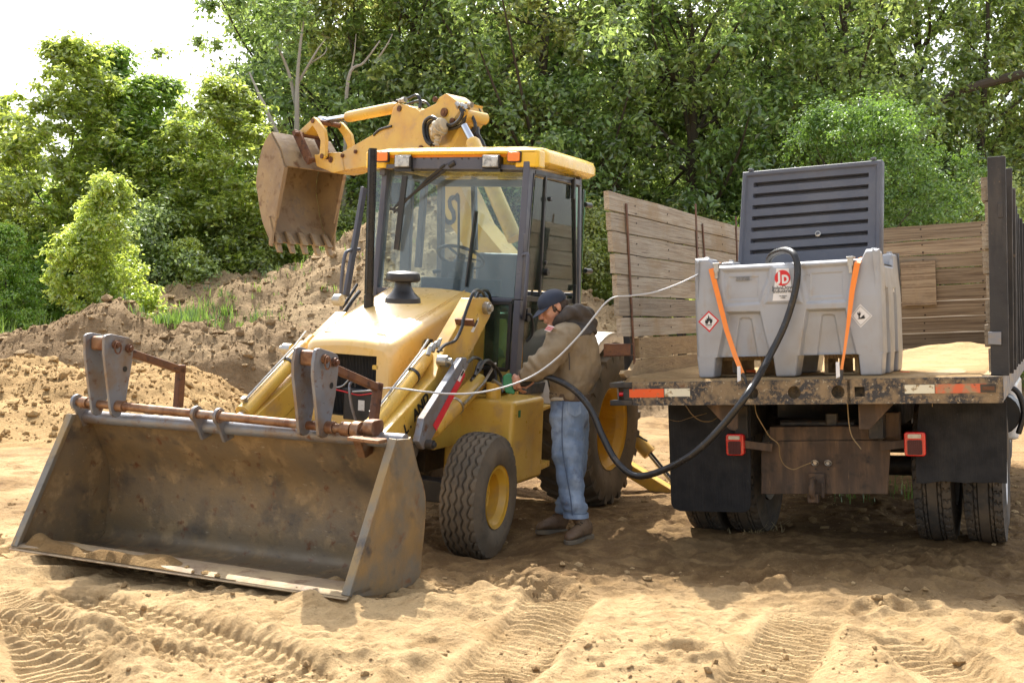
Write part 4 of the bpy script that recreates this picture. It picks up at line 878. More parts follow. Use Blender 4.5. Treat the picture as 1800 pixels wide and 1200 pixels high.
g = G()
for px in (745, 758, 770, 812, 824, 841, 730): q = pt(px, 279, -.947); g.cyl(q, q+np.array([.004, 0, 0]), .006, 8)
g.build('bolt', m_ink, pl)
# door side: frame, sliding divider, panes
dg = [H_(935, 318, y=.672), H_(1008, 318, y=.672), H_(1011, 520, y=.672), H_(922, 530, y=.672)]
g = G(); g.prism([(aT[0]-.08, .672, 2.66), (xr+.16, .672, 2.66), (xr+.10, .672, 1.80), (aM[0]-.07, .672, 1.80)], Y*.005); g.build('door_glass', m_gglass, BH)
g = G(); dv0 = H_(959, 309, y=.68); dv1 = H_(948, 524, y=.68); g.bar(dv0, dv1, .02, .03, up=(1, 0, 0)); g.bar(H_(940, 303, y=.68), H_(1008, 316, y=.68), .02, .03); g.bar(H_(916, 524, y=.68), H_(1010, 530, y=.68), .025, .04); g.bar(H_(1008, 312, y=.68), H_(1012, 560, y=.68), .03, .022, up=(1, 0, 0)); g.bar(H_(938, 305, y=.68), H_(917, 524, y=.68), .02, .016, up=(1, 0, 0)); g.build('door_frame', m_black, BH, bevel=.003)
g = G(); g.prism([(aM[0]-.07, .672, 1.76), (xr+.10, .672, 1.76), (xr+.25, .672, 1.12), (aB[0]-.1, .672, 1.05)], Y*.005); g.build('lower_door_glass', m_gglass, BH)
g = G(); g.bar((aB[0]-.04, .66, 1.04), (xr, .66, 1.02), .05, .08); g.bar((aB[0]-.0, .66, .98), (aB[0]-.0, -.66, .98), .05, .12); g.build('cab_sill', m_dark, BH, bevel=.005)
# curved rear quarter glass
g = G(); rows = []
for z in (2.66, 1.55):
    row = []
    for k in range(7): t = R(90*k/6); row.append((xr+.02-.16*math.sin(t), .672-.10*(1-math.cos(t)), z))
    rows.append(row)
g.sheet(rows, .005); g.build('quarter_glass', m_gglass, BH)
g = G()
for (a, b) in (((1005, 325), (1011, 340)), ((1008, 505), (1013, 530))):
    q0 = H_(*a, y=.70); q1 = H_(*b, y=.70); g.rbox((q0+q1)/2, (.035, .16, .03), .01, ax=((1, 0, 0), (0, 0, 1), (0, 1, 0)))
for (a) in ((1030, 360), (1030, 476)): q = H_(*a, y=.66); g.cyl(q+np.array([.02, 0, 0]), q+np.array([-.09, .01, 0]), .022, 12)
q = H_(963, 350, y=.69); g.cyl(q, q+Y*.03, .018, 10); q = H_(957, 478, y=.69); g.cyl(q, q+Y*.035, .028, 10); q = H_(957, 462, y=.69); g.cyl(q, q+Y*.02, .018, 10); g.build('hinge', m_black, BH, bevel=.004)
g = G(); g.tube(spline([H_(919, 449, y=.70), H_(925, 447, y=.74), H_(928, 455, y=.76), H_(923, 530, y=.76), H_(920, 560, y=.70)], 6), .014, 10); g.build('grab_handle', m_cab, BH)
g = G(); g.box(H_(921, 426, y=.705), (.03, .012, .13)); g.build('latch_plate', m_cab, BH, bevel=.003)
g = G(); g.tube(spline([H_(925, 552, y=.70), H_(934, 556, y=.74), H_(936, 585, y=.74), H_(925, 600, y=.70)], 6), .012, 8); g.rbox(H_(926, 553, y=.69), (.06, .10, .04), .012, ax=((1, 0, 0), (0, 0, 1), (0, 1, 0))); g.build('door_handle', m_black, BH, bevel=.003)
# lower front window beside the hood
lw = [pt(842, 531, -.95), pt(900, 533, -.95), pt(893, 650, -.93), pt(844, 645, -.93)]; g = G(); g.prism(lw, (-.005, 0, 0)); g.build('lower_window', m_gglass, BH)
g = G(); q = [p+np.array([.012, 0, 0]) for p in lw]
for a, b in ((0, 1), (1, 2), (2, 3), (3, 0)): g.bar(q[a], q[b], .03, .03, up=(1, 0, 0))
g.build('window_seal', m_black, BH, bevel=.004)
g = G(); g.box((-1.0, -.05, 1.35), (.10, .95, .75)); g.box((-1.25, -.1, 1.02), (.6, 1.1, .06)); g.build('firewall', m_dark, BH, bevel=.005)
rg = hp([(850, 640), (852, 628), (864, 621), (880, 624), (893, 632), (893, 646)], x=-1.15); g = G(); g.tube(spline(rg, 3), [.03+.03*math.sin(i) for i in range(16)], 8); g.build('rag', m_rag, BH)
# wipers
g = G()
for o in (0, 9):
    g.tube([pt(797-o, 288, -.96), pt(760-o, 316, -.97), pt(692, 366+o*.9, -.98)], [.015, .012, .008], 6)
g.tube([pt(800, 286, -.95), pt(790, 292, -.95)], .022, 10); g.tube([pt(782, 290, -.95), pt(774, 296, -.95)], .014, 8); g.bar(pt(686, 367, -.98), pt(704, 371, -.98), .02, .02); g.bar(pt(712, 309, -.975), pt(697, 439, -.975), .02, .045); g.bar(pt(693, 366, -.97), pt(706, 350, -.98), .01, .015)
g.build('wiper', m_black, BH)
g = G(); g.bar(pt(837, 371, -.985), pt(820, 504, -.975), .012, .045, up=(1, 0, 0)); g.build('sun_strip', m_black, BH)
# roof
def rr_ring(x0, x1, y0, y1, r, z, n=6):
    P = []
    for (cx, cy, t0) in ((x1-r, y1-r, 0), (x0+r, y1-r, 90), (x0+r, y0+r, 180), (x1-r, y0+r, 270)):
        for k in range(n+1): t = R(t0+90*k/n); P.append((cx+r*math.cos(t), cy+r*math.sin(t), z))
    return P
X1, X0, YL, YR = -.93, -2.20, -.80, .765
g = G(); g.loft([rr_ring(X0+.06, X1-.10, YL+.05, YR-.05, .10, 2.745), rr_ring(X0+.01, X1-.06, YL+.0, YR-.0, .14, 2.775), rr_ring(X0, X1-.05, YL, YR, .15, 2.83), rr_ring(X0+.02, X1-.06, YL+.02, YR-.02, .14, 2.872), rr_ring(X0+.09, X1-.13, YL+.08, YR-.08, .14, 2.895), rr_ring(X0+.3, X1-.4, YL+.3, YR-.3, .14, 2.905)])
RF = g.build('roof', m_roof, BH, ang=50)
# front hood of roof: top strip + corner blocks + visor
g = G(); s0 = [H_(660, 262, x=X1), H_(790, 256, x=X1), H_(935, 262, x=X1)]
g.prism([(X1+.0, YL+.03, 2.858), (X1-.15, YL+.03, 2.885), (X1-.15, YR-.03, 2.885), (X1, YR-.03, 2.858), ], (0, 0, -.035)); 
g.rbox((X1-.075, YR-.115, 2.79), (.15, .20, .13), .03); g.rbox((X1-.075, YL+.115, 2.79), (.15, .20, .13), .03); g.build('roof_front', m_roof, RF, bevel=.012)
g = G(); g.prism([(X1-.004, YL+.2, 2.824), (X1-.004, YR-.2, 2.824), (X1-.014, YR-.2, 2.806), (X1-.014, YL+.2, 2.806)], (-.01, 0, 0)); g.build('visor', m_visor, RF)
for (px, nm) in ((674, 0), (905, 0)):
    q = H_(px, 276, x=X1); g = G(); g.rbox((X1+.004, q[1], q[2]), (.115, .085, .02), .012, ax=((0, 1, 0), (0, 0, 1), (1, 0, 0))); fr_ = g.build('turn_signal', m_black, RF)
    g = G(); g.rbox((X1+.018, q[1], q[2]), (.10, .07, .02), .012, ax=((0, 1, 0), (0, 0, 1), (1, 0, 0))); g.build('lens', m_amber, fr_, bevel=.004)
for px in (707, 862):
    q = H_(px, 284, x=X1+.03); q[0] = X1+.03; g = G(); g.prism([(q[0], q[1]-.075, q[2]-.05), (q[0], q[1]+.075, q[2]-.05), (q[0], q[1]+.075, q[2]+.05), (q[0], q[1]-.075, q[2]+.05)], (-.03, 0, 0)); g.prism([(q[0]-.03, q[1]-.07, q[2]-.045), (q[0]-.03, q[1]+.07, q[2]-.045), (q[0]-.03, q[1]+.07, q[2]+.045), (q[0]-.03, q[1]-.07, q[2]+.045)], (-.06, 0, -.01)); w_ = g.build('work_lamp', m_black, RF, bevel=.006)
    g = G(); g.box((q[0]+.003, q[1], q[2]), (.008, .13, .082)); g.build('lens', m_lens, w_, bevel=.003)
    g = G(); g.box((q[0]-.04, q[1], q[2]-.065), (.05, .15, .02)); g.build('lamp_bracket', m_black, w_)
q = H_(959, 263, y=.55); g = G(); g.tube([(q[0], .55, 2.88), (q[0], .55, 2.915), (q[0], .55, 2.93)], [.045, .035, .012], 12); g.build('beacon_stud', m_roof, RF)
# interior
g = G(); g.rbox((-1.75, .0, 1.55), (.45, .5, .10), .06); g.rbox((-1.93, .0, 1.82), (.12, .48, .55), .05); g.box((-1.75, 0, 1.3), (.3, .3, .4)); g.build('seat', m_seat, BH, bevel=.03, seg=3)
q = H_(810, 452, x=-1.30); sw = thing if 0 else None
g = G(); axw = nrm((-.45, 0, .9)); pa = perp(axw); pb = np.cross(axw, pa); ring = [q+(pa*math.cos(t)+pb*math.sin(t))*.19 for t in np.linspace(0, 2*math.pi, 33)[:-1]]; g.tube(ring, .014, 8, closed=True)
for t in (.3, 2.4, 4.5): g.bar(q, q+(pa*math.cos(t)+pb*math.sin(t))*.18, .02, .012)
g.cyl(q-axw*.03, q+axw*.02, .04, 14); g.build('steering_wheel', m_black, BH)
g = G(); g.tube([q-axw*.03, q-axw*.35], [.05, .07], 12); g.rbox(q-axw*.12+np.array([0, 0, 0]), (.12, .26, .14), .03); g.rbox((-1.08, .05, 1.80), (.10, .70, .14), .04); g.bar(q-axw*.1, q-axw*.12+np.array([0, -.22, -.02]), .05, .03); g.build('dash', m_seat, BH, bevel=.01)
g = G()
for (yy, xx) in ((.42, -1.35), (.50, -1.45)): g.tube([(xx, yy, 1.2), (xx-.02, yy, 1.85)], .010, 8); g.lathe([(.001, .07), (.025, .05), (.03, .02), (.012, 0)], (xx-.02, yy, 1.84), (0, 0, 1), 12)
g.tube(spline([H_(966, 500, y=.5), H_(966, 478, y=.5), H_(975, 473, y=.5), H_(1000, 477, y=.5)], 5), .014, 8); g.build('lever', m_black, BH)
g = G(); m0 = H_(790, 360, x=-1.9); g.tube(spline([H_(806, 450, x=-1.95), H_(806, 350, x=-1.95), H_(800, 346, x=-1.95), H_(794, 350, x=-1.95)], 5), .012, 8); g.rbox(H_(694, 340, x=-1.2), (.05, .12, .17), .02); g.build('rear_lever', m_black, BH, bevel=.01)
# left side mirror rail
g = G(); L0 = lambda a, b: H_(a, b, y=-.74)
g.tube(spline([L0(632, 438), L0(615, 440), L0(606, 450), L0(600, 500), L0(600, 545)], 6), .014, 8); g.build('grab_rail', m_cab, BH)
g = G(); g.bar(L0(640, 330), L0(608, 520), .03, .06, up=(1, 0, 0)); g.build('cab_post', m_cab, BH, bevel=.005)
g = G(); g.tube(spline([L0(632, 512), L0(618, 530), L0(606, 548)], 5), .016, 8); g.tube(spline([L0(628, 500), L0(612, 525), L0(602, 540)], 5), .012, 8); g.build('hydraulic_hose', m_hose, BH)
# ---- rear fenders
for s in (1, -1):
    rows = []
    for y in (s*.56, s*1.0):
        rows.append([(-2.08+.80*math.cos(R(t)), y, .665+.80*math.sin(R(t))) for t in np.linspace(18, 150, 22)])
    g = G(); g.sheet(rows, .02); rows2 = [[(-2.08+r_*math.cos(R(t)), s*1.0, .665+r_*math.sin(R(t))) for t in np.linspace(18, 150, 22)] for r_ in (.80, .72)]; g.sheet(rows2, .015)
    g.prism([(-2.08+.78*math.cos(R(t)), s*.60, .665+.78*math.sin(R(t))) for t in np.linspace(10, 150, 14)]+[(-2.7, s*.6, .8)], (0, s*.015, 0)); g.build('fender', m_cream, BH, ang=50)
# ---- stabiliser on the machine's left
s0 = H_(1112, 742, x=-3.0); g = G(); S0 = np.array([-2.95, .45, .95])
q0 = H_(1100, 820, x=-3.0); q1 = H_(1178, 868, x=-3.0); g.bar(q0-nrm(q1-q0)*.3, q1+nrm(q1-q0)*.25, .12, .13, up=(1, 0, 0)); SL = g.build('stabiliser_leg', m_yel, BH, bevel=.01)
c0_ = H_(1080, 735, x=-2.9); c1_ = H_(1142, 797, x=-2.9); c2_ = H_(1185, 850, x=-2.95); g = G(); g.cyl(c0_, c1_, .065, 20); cy = g.build('stabiliser_cylinder', m_yel, BH)
g = G(); g.cyl(c1_, c2_, .025, 14); g.build('piston_rod', m_chrome, cy)
g = G(); g.tube(spline([H_(1100, 742, x=-2.85), H_(1122, 765, x=-2.85), H_(1138, 775, x=-2.85)], 5), .009, 6); g.build('hydraulic_hose', m_hose, cy)
g = G(); g.box((-2.95, 0, .85), (.25, 1.5, .5)); g.box((-3.05, 0, 1.05), (.2, .7, .7)); g.build('rear_frame', m_yel, BH, bevel=.01)
g = G(); q = q1+nrm(q1-q0)*.25; g.box(q, (.3, .3, .04)); g.build('foot_pad', m_dark, BH, bevel=.005)
q = [H_(912, 735, y=.90)]

# ================================================================ digging arm (own frame: x outward along the arm, y towards camera-left, z up)
BT = R(42)
FA = Frame((.25, 10.78, 0), (-math.cos(BT), math.sin(BT), 0), (-math.sin(BT), -math.cos(BT), 0), (0, 0, 1))
AM_ = bpy.data.objects.new('digging_arm', None)
def A_(a, b, y=0.): return FA.hit(a, b, y=y)
inv = FB.matrix().inverted() @ FA.matrix()
def abuild(g, nm, mt, parent=None, **k):
    o = g.build(nm, mt, parent if parent is not None else BH, **k)
    if parent is None: o.matrix_basis = inv
    return o
def aprism(pts, y0, y1, nm, mt, parent=None, bevel=.008, yref=None):
    P = [A_(a, b, y1 if yref is None else yref) for a, b in pts]; g = G(); g.prism([np.array([p[0], y0, p[2]]) for p in P], (0, y1-y0, 0)); return abuild(g, nm, mt, parent, bevel=bevel)
YA = np.array([0, 1., 0])
z3 = lambda L_: [(430+a/2.927, 150+b/2.927) for a, b in L_]
boom = [(828, 182), (838, 188), (843, 205), (841, 222), (832, 238), (805, 262), (800, 290), (812, 330), (842, 400), (880, 450), (935, 500), (965, 500), (960, 450), (905, 385), (868, 330)]
boom = [(816, 184), (822, 200), (819, 212), (810, 224), (802, 246), (790, 275), (806, 320), (838, 390), (880, 440), (930, 520), (880, 520), (820, 440), (782, 380), (762, 310), (765, 270), (780, 235), (800, 205), (818, 180)]
BM = aprism(boom, -.13, .13, 'boom', m_yel, yref=.13)
g = G(); q = A_(826, 200, .17); q = q+np.array([.08, 0, 0]); g.cyl(q-YA*.30, q, .060, 24); g.cyl(q-YA*.32, q+YA*.02, .035, 14); abuild(g, 'pivot_boss', m_yel)
g = G(); rr2 = [A_(826, 190, .0), A_(831, 205, .0), A_(828, 222, .0)]; g.tube(spline(rr2, 4), .045, 12); abuild(g, 'boom_end', m_yel)
dp = [(577, 281), (585, 303), (652, 292), (742, 268), (792, 252), (806, 228), (812, 205), (804, 180), (792, 170), (784, 164), (772, 171), (766, 182), (737, 196), (731, 190), (724, 188), (700, 181), (691, 190), (683, 219), (649, 240)]
DP = aprism(dp, -.15, .13, 'dipper', m_yel, yref=.13)
g = G()                                                               # cheek reinforcement ridge + bolts
for (a, b, r_) in ((583, 281, .035), (603, 274, .022), (626, 267, .022), (782, 198, .045), (766, 175, .028), (796, 213, .030), (741, 260, .025)):
    q = A_(a, b, .13); g.cyl(q, q+YA*.02, r_, 14); g.cyl(q+YA*.02, q+YA*.03, r_*.5, 8)
abuild(g, 'pin', m_rust, DP) if False else None
o = abuild(g, 'pin', m_rust)
# bucket cylinder on top of the dipper
a_ = A_(693, 190, .0); b_ = A_(611, 206, .0); c_ = A_(569, 213, .0); g = G(); d = nrm(b_-a_); g.tube([a_-d*.05, a_, b_-d*.04, b_], [.05, .062, .062, .055], 22); CY = abuild(g, 'bucket_cylinder', m_yel)
g = G(); g.cyl(b_, c_, .034, 18); g.cyl(c_-np.array([0, .06, 0]), c_+np.array([0, .06, 0]), .05, 14); g.build('piston_rod', m_chrome, CY)
g = G(); q = A_(701, 191, .14); g.cyl(q-YA*.28, q, .032, 16); o = abuild(g, 'pin', m_rust)
g = G(); g.tube(spline([A_(697, 178, .03), A_(712, 176, .03), A_(730, 168, .03), A_(737, 172, .03), A_(739, 185, .03), A_(735, 197, .05)], 6), .017, 8); g.tube(spline([A_(716, 183, -.05), A_(735, 178, -.05), A_(748, 180, -.05), A_(755, 188, -.05)], 6), .015, 8)
def zA(L_, y): return [A_(700+a/8.57, 150+b/8.57, y) for a, b in L_]
g.tube(spline(zA([(500, 900), (430, 840), (390, 700), (400, 560), (470, 490), (540, 490), (640, 560), (740, 600), (840, 590), (930, 510), (965, 420), (940, 350)], .20), 6), .020, 8)
g.tube(spline(zA([(540, 900), (470, 830), (435, 690), (450, 590), (520, 540), (600, 560), (680, 640), (800, 655), (930, 610), (1000, 520), (1010, 440), (980, 370)], .17), 6), .018, 8)
g.tube(spline(zA([(1050, 380), (1110, 460), (1160, 600), (1130, 700), (1090, 690)], .10), 6), .018, 8); g.tube(spline(zA([(1110, 310), (1200, 360), (1240, 460), (1210, 580), (1160, 640)], -.08), 6), .018, 8); g.tube(spline(zA([(1160, 640), (1170, 760), (1230, 860), (1260, 940)], -.05), 6), .045, 8)
g.tube(spline(A_ and [A_(657, 238, .13), A_(668, 228, .14), A_(688, 222, .14)], 5), .014, 6)
abuild(g, 'hydraulic_hose', m_hose)
g = G()
for (a, b) in (((880, 270), (930, 330)), ((950, 290), (990, 330)), ((1000, 310), (1050, 370)), ((1060, 290), (1110, 300)), ((20, 240), (110, 215))):
    q0, q1 = zA([a, b], .12); g.cyl(q0, q1, .026, 8); g.cyl(q0*.5+q1*.5, q1, .032, 6)
abuild(g, 'hose_fitting', m_galv)
rg = zA([(700, 590), (640, 620), (580, 720), (590, 800), (570, 900)], .24); g = G(); g.tube(spline(rg, 5), [.03+.055*math.sin(math.pi*min(1, (i+2)/16.))+.010*math.sin(i*2.3) for i in range(21)], 10); abuild(g, 'rag', m_rag)
q0, q1, q2 = A_(816, 221, .20), A_(829, 246, .20), A_(848, 290, .20); g = G(); g.cyl(q0, q1+(q1-q0)*.3, .036, 16); o = abuild(g, 'piston_rod', m_chrome)
g = G(); q3 = A_(905, 420, .20); g.tube([q1, q1+(q3-q1)*.03, q3], [.055, .075, .075], 20); abuild(g, 'dipper_cylinder', m_yel)
q = A_(797, 375, .14); text_mesh('S', .42, axes_matrix(FA.hit(797, 372, y=.135), (-.5, 0, .86) and (.35, 0, -.93), (.93, 0, .35)) if 0 else axes_matrix(A_(793, 372, .136), (-.94, 0, -.34), (-.34, 0, .94)), m_ink, BM, offset=.006)
# digging bucket
w2 = .43
yb = .42
sidepts = [(477, 234), (463, 262), (453, 315), (456, 346), (463, 387), (477, 424), (485, 383), (502, 293), (494, 265)]
SP = [A_(a, b, yb) for a, b in sidepts]; SP = [np.array([p[0], 0, p[2]]) for p in SP]
top, c1, c2, c3, c4, lp, fr1, mth, cr = SP
path = [mth, cr, top]+spline([top, c1, c2, c3, c4, lp], 5)[1:]
rows = [[p+YA*y for p in path] for y in np.linspace(-.42, .42, 5)]
g = G(); g.sheet(rows, .018); EB = abuild(g, 'digging_bucket', m_ebucket, ang=35)
for y, s in ((.42, 1), (-.42, -1)):
    P = [p+YA*y for p in [mth, cr, top]+spline([top, c1, c2, c3, c4, lp], 5)[1:]]
    nose = (lp*.35+fr1*.65)+nrm(mth-top)*.05
    P2 = P+[nose+YA*y]; g = G(); g.prism(P2, (0, s*.022, 0)); g.build('side_plate', m_ebucket, EB, bevel=.004)
    e = [mth+YA*y, fr1+YA*y+np.array([-.0, 0, 0]), lp+YA*y]; g = G(); g.bar(mth+YA*y, fr1+YA*y, .035, .05, up=(0, 1, 0)); g.build('side_edge', m_ebucket, EB, bevel=.004)
    g = G(); d = nrm(mth-top); lo = lp+YA*(y+s*.01); g.prism([lo+np.array([0, 0, -.05]), lo+np.array([0, 0, .30])+d*.02, lo+np.array([0, 0, .22])+d*.14, lo+np.array([0, 0, .02])+d*.10], (0, s*.03, 0)); g.build('side_cutter', m_ebucket, EB, bevel=.006)
dn = nrm(lp-c4)
for k in range(5):
    y = .36-.18*k; b0 = lp+YA*y; g = G(); g.prism([b0-dn*.16+np.array([-.02, -.03, 0]), b0-dn*.16+np.array([-.02, .03, 0]), b0+dn*.02+np.array([-.035, .04, 0]), b0+dn*.02+np.array([-.035, -.04, 0])], (-.05, 0, -.01))
    g.prism([b0+dn*.0+np.array([-.05, -.036, 0]), b0+dn*.0+np.array([-.05, .036, 0]), b0+dn*.15+np.array([-.03, .028, 0]), b0+dn*.15+np.array([-.03, -.028, 0])], (.05, 0, 0)); g.build('tooth', m_ebucket, EB, bevel=.006)
# bucket ears and linkage
for y in (.14, -.16):
    P = [A_(a, b, .14) for a, b in z3([(370, 176), (395, 170), (430, 230), (510, 385), (500, 405), (480, 405), (450, 350)])] if 0 else [A_(a, b, .14) for a, b in ((516, 233), (521, 228), (530, 232), (548, 272), (550, 286), (544, 290), (538, 282))]
    g = G(); g.prism([np.array([p[0], y, p[2]]) for p in P], (0, .03, 0)); g.build('bucket_ear', m_rust, EB, bevel=.005)
for y in (.17, -.21):
    P = [A_(a, b, .20) for a, b in ((548, 210), (553, 206), (559, 212), (571, 228), (574, 245), (573, 275), (567, 281), (563, 275), (565, 248), (558, 232), (549, 218))]
    g = G(); g.prism([np.array([p[0], y, p[2]]) for p in P], (0, .045, 0)); abuild(g, 'bucket_link', m_yel, bevel=.006)
P = [A_(a, b, .1) for a, b in ((552, 206), (558, 211), (538, 234), (528, 240), (524, 232))]; g = G(); g.prism([np.array([p[0], -.10, p[2]]) for p in P], (0, .20, 0)); abuild(g, 'bucket_link', m_yel, bevel=.006)
g = G()
for (a, b) in ((552, 213), (520, 235), (544, 280), (568, 275)):
    q = A_(a, b, .20); g.cyl(q-YA*.42, q+YA*.025, .028, 14)
abuild(g, 'pin', m_rust)
P = [A_(a, b, .14) for a, b in ((552, 272), (577, 268), (600, 268), (605, 300), (585, 304), (556, 292))]; g = G(); g.prism([np.array([p[0], -.17, p[2]]) for p in P], (0, .31, 0)); abuild(g, 'dipper_nose', m_yel, bevel=.008)
bpy.data.objects.remove(AM_)
# sand left in the loader bucket
r = np.random.default_rng(17); wpts = []
def bw(p): return FB.world(p)
y_ = np.linspace(-1.17, .45, 60); t_ = np.linspace(0, 1, 14); GYY, GTT = np.meshgrid(y_, t_)
V = []
base0 = lip; base1 = lip*.45+bot*.55
for i in range(14):
    for j in range(60):
        y = y_[j]; t = t_[i]; p = bz(base0*(1-t*.85)+base1*t*.85, y); hgt = (.05*math.exp(-((t-.35-.1*math.sin(y*3))/.22)**2)*(1-sstep(np.array(y), -.1, .45))+.05*math.exp(-((y+1.0)/.16)**2)*t)*(.5+vnoise(np.array(y*9.), np.array(t*6.), 2))
        edge = 0 if i in (0, 13) or j in (0, 59) else 1; V.append(FB.world(p+np.array([0, 0, .004+edge*(hgt*1.1-.006)])))
idx = np.arange(14*60).reshape(14, 60); F = np.stack([idx[:-1, :-1], idx[:-1, 1:], idx[1:, 1:], idx[1:, :-1]], -1).reshape(-1, 4)
o = fast_mesh('spilled_sand', np.array(V), F, m_berm, True); at = o.data.attributes.new('mask', 'FLOAT_COLOR', 'POINT'); tag(o, 'line of damp sand lying along the lip inside the front loader bucket', 'sand', kind='stuff')
n = 260; cp = []
for _ in range(n):
    y = r.uniform(-1.17, .9); t = r.uniform(.05, .75); p = bz(base0*(1-t)+base1*t, y); cp.append(FB.world(p+np.array([0, 0, .012])))
tag(clods('bucket_crumbs', cp, np.clip(.006*(.5+r.pareto(1.8, n)), .004, .03), m_berm, 9), 'crumbs of sand scattered on the floor of the front loader bucket', 'sand', kind='stuff')
# ================================================================ FLATBED TRUCK (x to its right, y forward, z up from the deck's tail edge)
TA = R(25.7)
FT_ = make_frame((.672, 7.72, 1.12), math.cos(TA), -math.sin(TA), -.02, -.031)
K_ = FT_.hit
def kp(pts, **k): return [K_(a, b, **k) for a, b in pts]
TRM = FT_.matrix()
TR_ = thing('stake_truck', 'old flatbed truck seen from behind with weathered plank sides and hanging black mud flaps', 'truck', TRM)
m_beam = M('muddy_tail_beam', (.050, .047, .046), .7, .2, [((.27, .195, .11), 7, .47, .60), ((.24, .17, .095), 34, .52, .58), ((.42, .36, .25), 42, .60, .66), ((.15, .075, .035), 11, .62, .74)], (45, .003))
m_wood = M('weathered_board', (.36, .315, .245), .9, 0, [((.25, .20, .145), 5, .42, .62, (.3, 5, 14)), ((.50, .43, .33), 11, .52, .72, (.25, 7, 22)), ((.10, .075, .055), 7, .58, .70, (.35, 4, 16)), ((.28, .20, .11), 1.6, .52, .72)], (30, .006, (.2, 6, 12)), rand=.26)
m_woodb = M('brown_board', (.35, .265, .17), .9, 0, [((.17, .115, .07), 4, .42, .62, (.3, 5, 14)), ((.37, .28, .175), 9, .52, .75, (.25, 7, 22)), ((.09, .06, .04), 7, .64, .76, (.35, 4, 16))], (30, .006, (.2, 6, 12)), rand=.28)
m_mudwood = M('muddy_board', (.40, .28, .145), .95, 0, [((.32, .22, .12), 5, .42, .62, (1, 3, 8)), ((.46, .34, .19), 12, .55, .75)], (22, .012, (.6, 3, 5)), rand=.08)
m_flap = M('black_rubber_flap', (.007, .007, .008), .7, 0, [((.022, .021, .020), 3, .5, .85, (3, 1, .6)), ((.07, .06, .05), 60, .68, .76)], (18, .004, (6, 1, .4)))
m_rdark = M('greasy_rusty_steel', (.085, .058, .040), .75, .2, [((.17, .105, .060), 4, .45, .65, (3, 1, .35)), ((.045, .035, .028), 8, .55, .7), ((.24, .15, .07), 17, .64, .76, (4, 1, .3))], (40, .002))
m_stake = M('black_stake', (.022, .021, .022), .6, 0, [((.07, .06, .05), 8, .5, .78, (1, 1, .2)), ((.12, .09, .06), 30, .64, .74)], (50, .002))
m_orange = M('orange_reflective_tape', (.78, .10, .015), .35, 0, [((.30, .17, .08), 26, .60, .66), ((.35, .25, .14), 9, .60, .64)])
m_ivory = M('white_reflective_tape', (.70, .66, .50), .4, 0, [((.30, .22, .11), 22, .55, .60)])
m_fade = M('faded_orange_tape', (.62, .13, .05), .5, 0, [((.33, .235, .13), 10, .44, .56), ((.10, .08, .06), 30, .60, .64)])
m_lamp = M('red_lamp_lens', (.62, .012, .012), .12, 0, bump=(200, .0008), coat=.6, rvar=.04)
m_lampd = M('dark_red_lens', (.07, .004, .004), .5, 0, rvar=.04)
m_wpaint = M('white_truck_paint', (.72, .72, .70), .35, 0, [((.45, .38, .28), 5, .6, .9)], coat=.3)
m_railblue = M('side_rail_steel', (.20, .21, .235), .5, .5, [((.33, .25, .15), 5, .50, .72, (1, .4, 3)), ((.08, .08, .09), 9, .55, .7)], (50, .001))
# tail beam with round holes: plate with openings, done as strips between the openings
BH_ = .155; holes = [(1322, 'o'), (1396, 'o'), (1473, 'o'), (1511, 's')]
g = G(); xsn = [0.0]; zc = -.080
def cell_plate(g, x0, x1, hx, hr, sq):
    n = 16 if not sq else 4; out = []; inn = []
    for k in range(n):
        t = 2*math.pi*k/n+(math.pi/4 if sq else 0); c, s_ = math.cos(t), math.sin(t)
        inn.append((hx+hr*c*(1.2 if sq else 1), -.001, zc+hr*s_*(1.2 if sq else 1)))
        q = max(abs(c)/((x1-hx) if c > 0 else (hx-x0)), abs(s_)/(-zc if s_ > 0 else BH_+zc)); out.append((hx+c/q, -.001, zc+s_/q))
    g.add(out+inn+[(a, b+.02, c) for a, b, c in inn], [(j, (j+1) % n, n+(j+1) % n, n+j) for j in range(n)]+[(n+j, n+(j+1) % n, 2*n+(j+1) % n, 2*n+j) for j in range(n)])
x = .15
for px_, kd in holes:
    hx = K_(px_, 690, y=0)[0]; x1 = hx+.075; x0 = hx-.075
    g.add([(x, -.001, 0), (x0, -.001, 0), (x0, -.001, -BH_), (x, -.001, -BH_)], [(0, 1, 2, 3)]); cell_plate(g, x0, x1, hx, .041 if kd == 'o' else .036, kd == 's'); x = x1
g.add([(x, -.001, 0), (2.44, -.001, 0), (2.44, -.001, -BH_), (x, -.001, -BH_)], [(0, 1, 2, 3)])
g.box((1.295, .045, -.008), (2.29, .09, .016)); g.box((1.295, .045, -BH_+.008), (2.29, .09, .016)); g.box((1.295, .089, -BH_/2), (2.29, .005, BH_-.03)); g.box((.075, .045, -BH_/2), (.15, .09, BH_-.0)) if 0 else None
TB = g.build('tail_beam', m_beam, TR_)
g = G(); g.box((.07, .04, -.018), (.16, .10, .036)); g.box((.07, .04, -BH_+.018), (.16, .10, .036)); g.box((.115, .05, -BH_/2), (.07, .08, BH_-.07)); g.build('beam_end', m_dark, TB, bevel=.004)
g = G(); q = K_(1737, 682, y=-.004); g.box((q[0], -.004, q[2]), (.085, .006, .050)); o_ = g.build('lamp_pocket', m_dark, TB)
g = G(); g.cyl((q[0]-.02, -.008, q[2]), (q[0]-.02, -.016, q[2]), .013, 10); g.box((q[0]+.012, -.010, q[2]), (.045, .006, .022)); g.build('marker_lamp', m_rust, o_)
g = G(); q = K_(1088, 690, y=.0); g.cyl((.045, .04, -.08), (.075, .04, -.08), .015, 10); g.build('marker_lamp', m_lamp, TB)
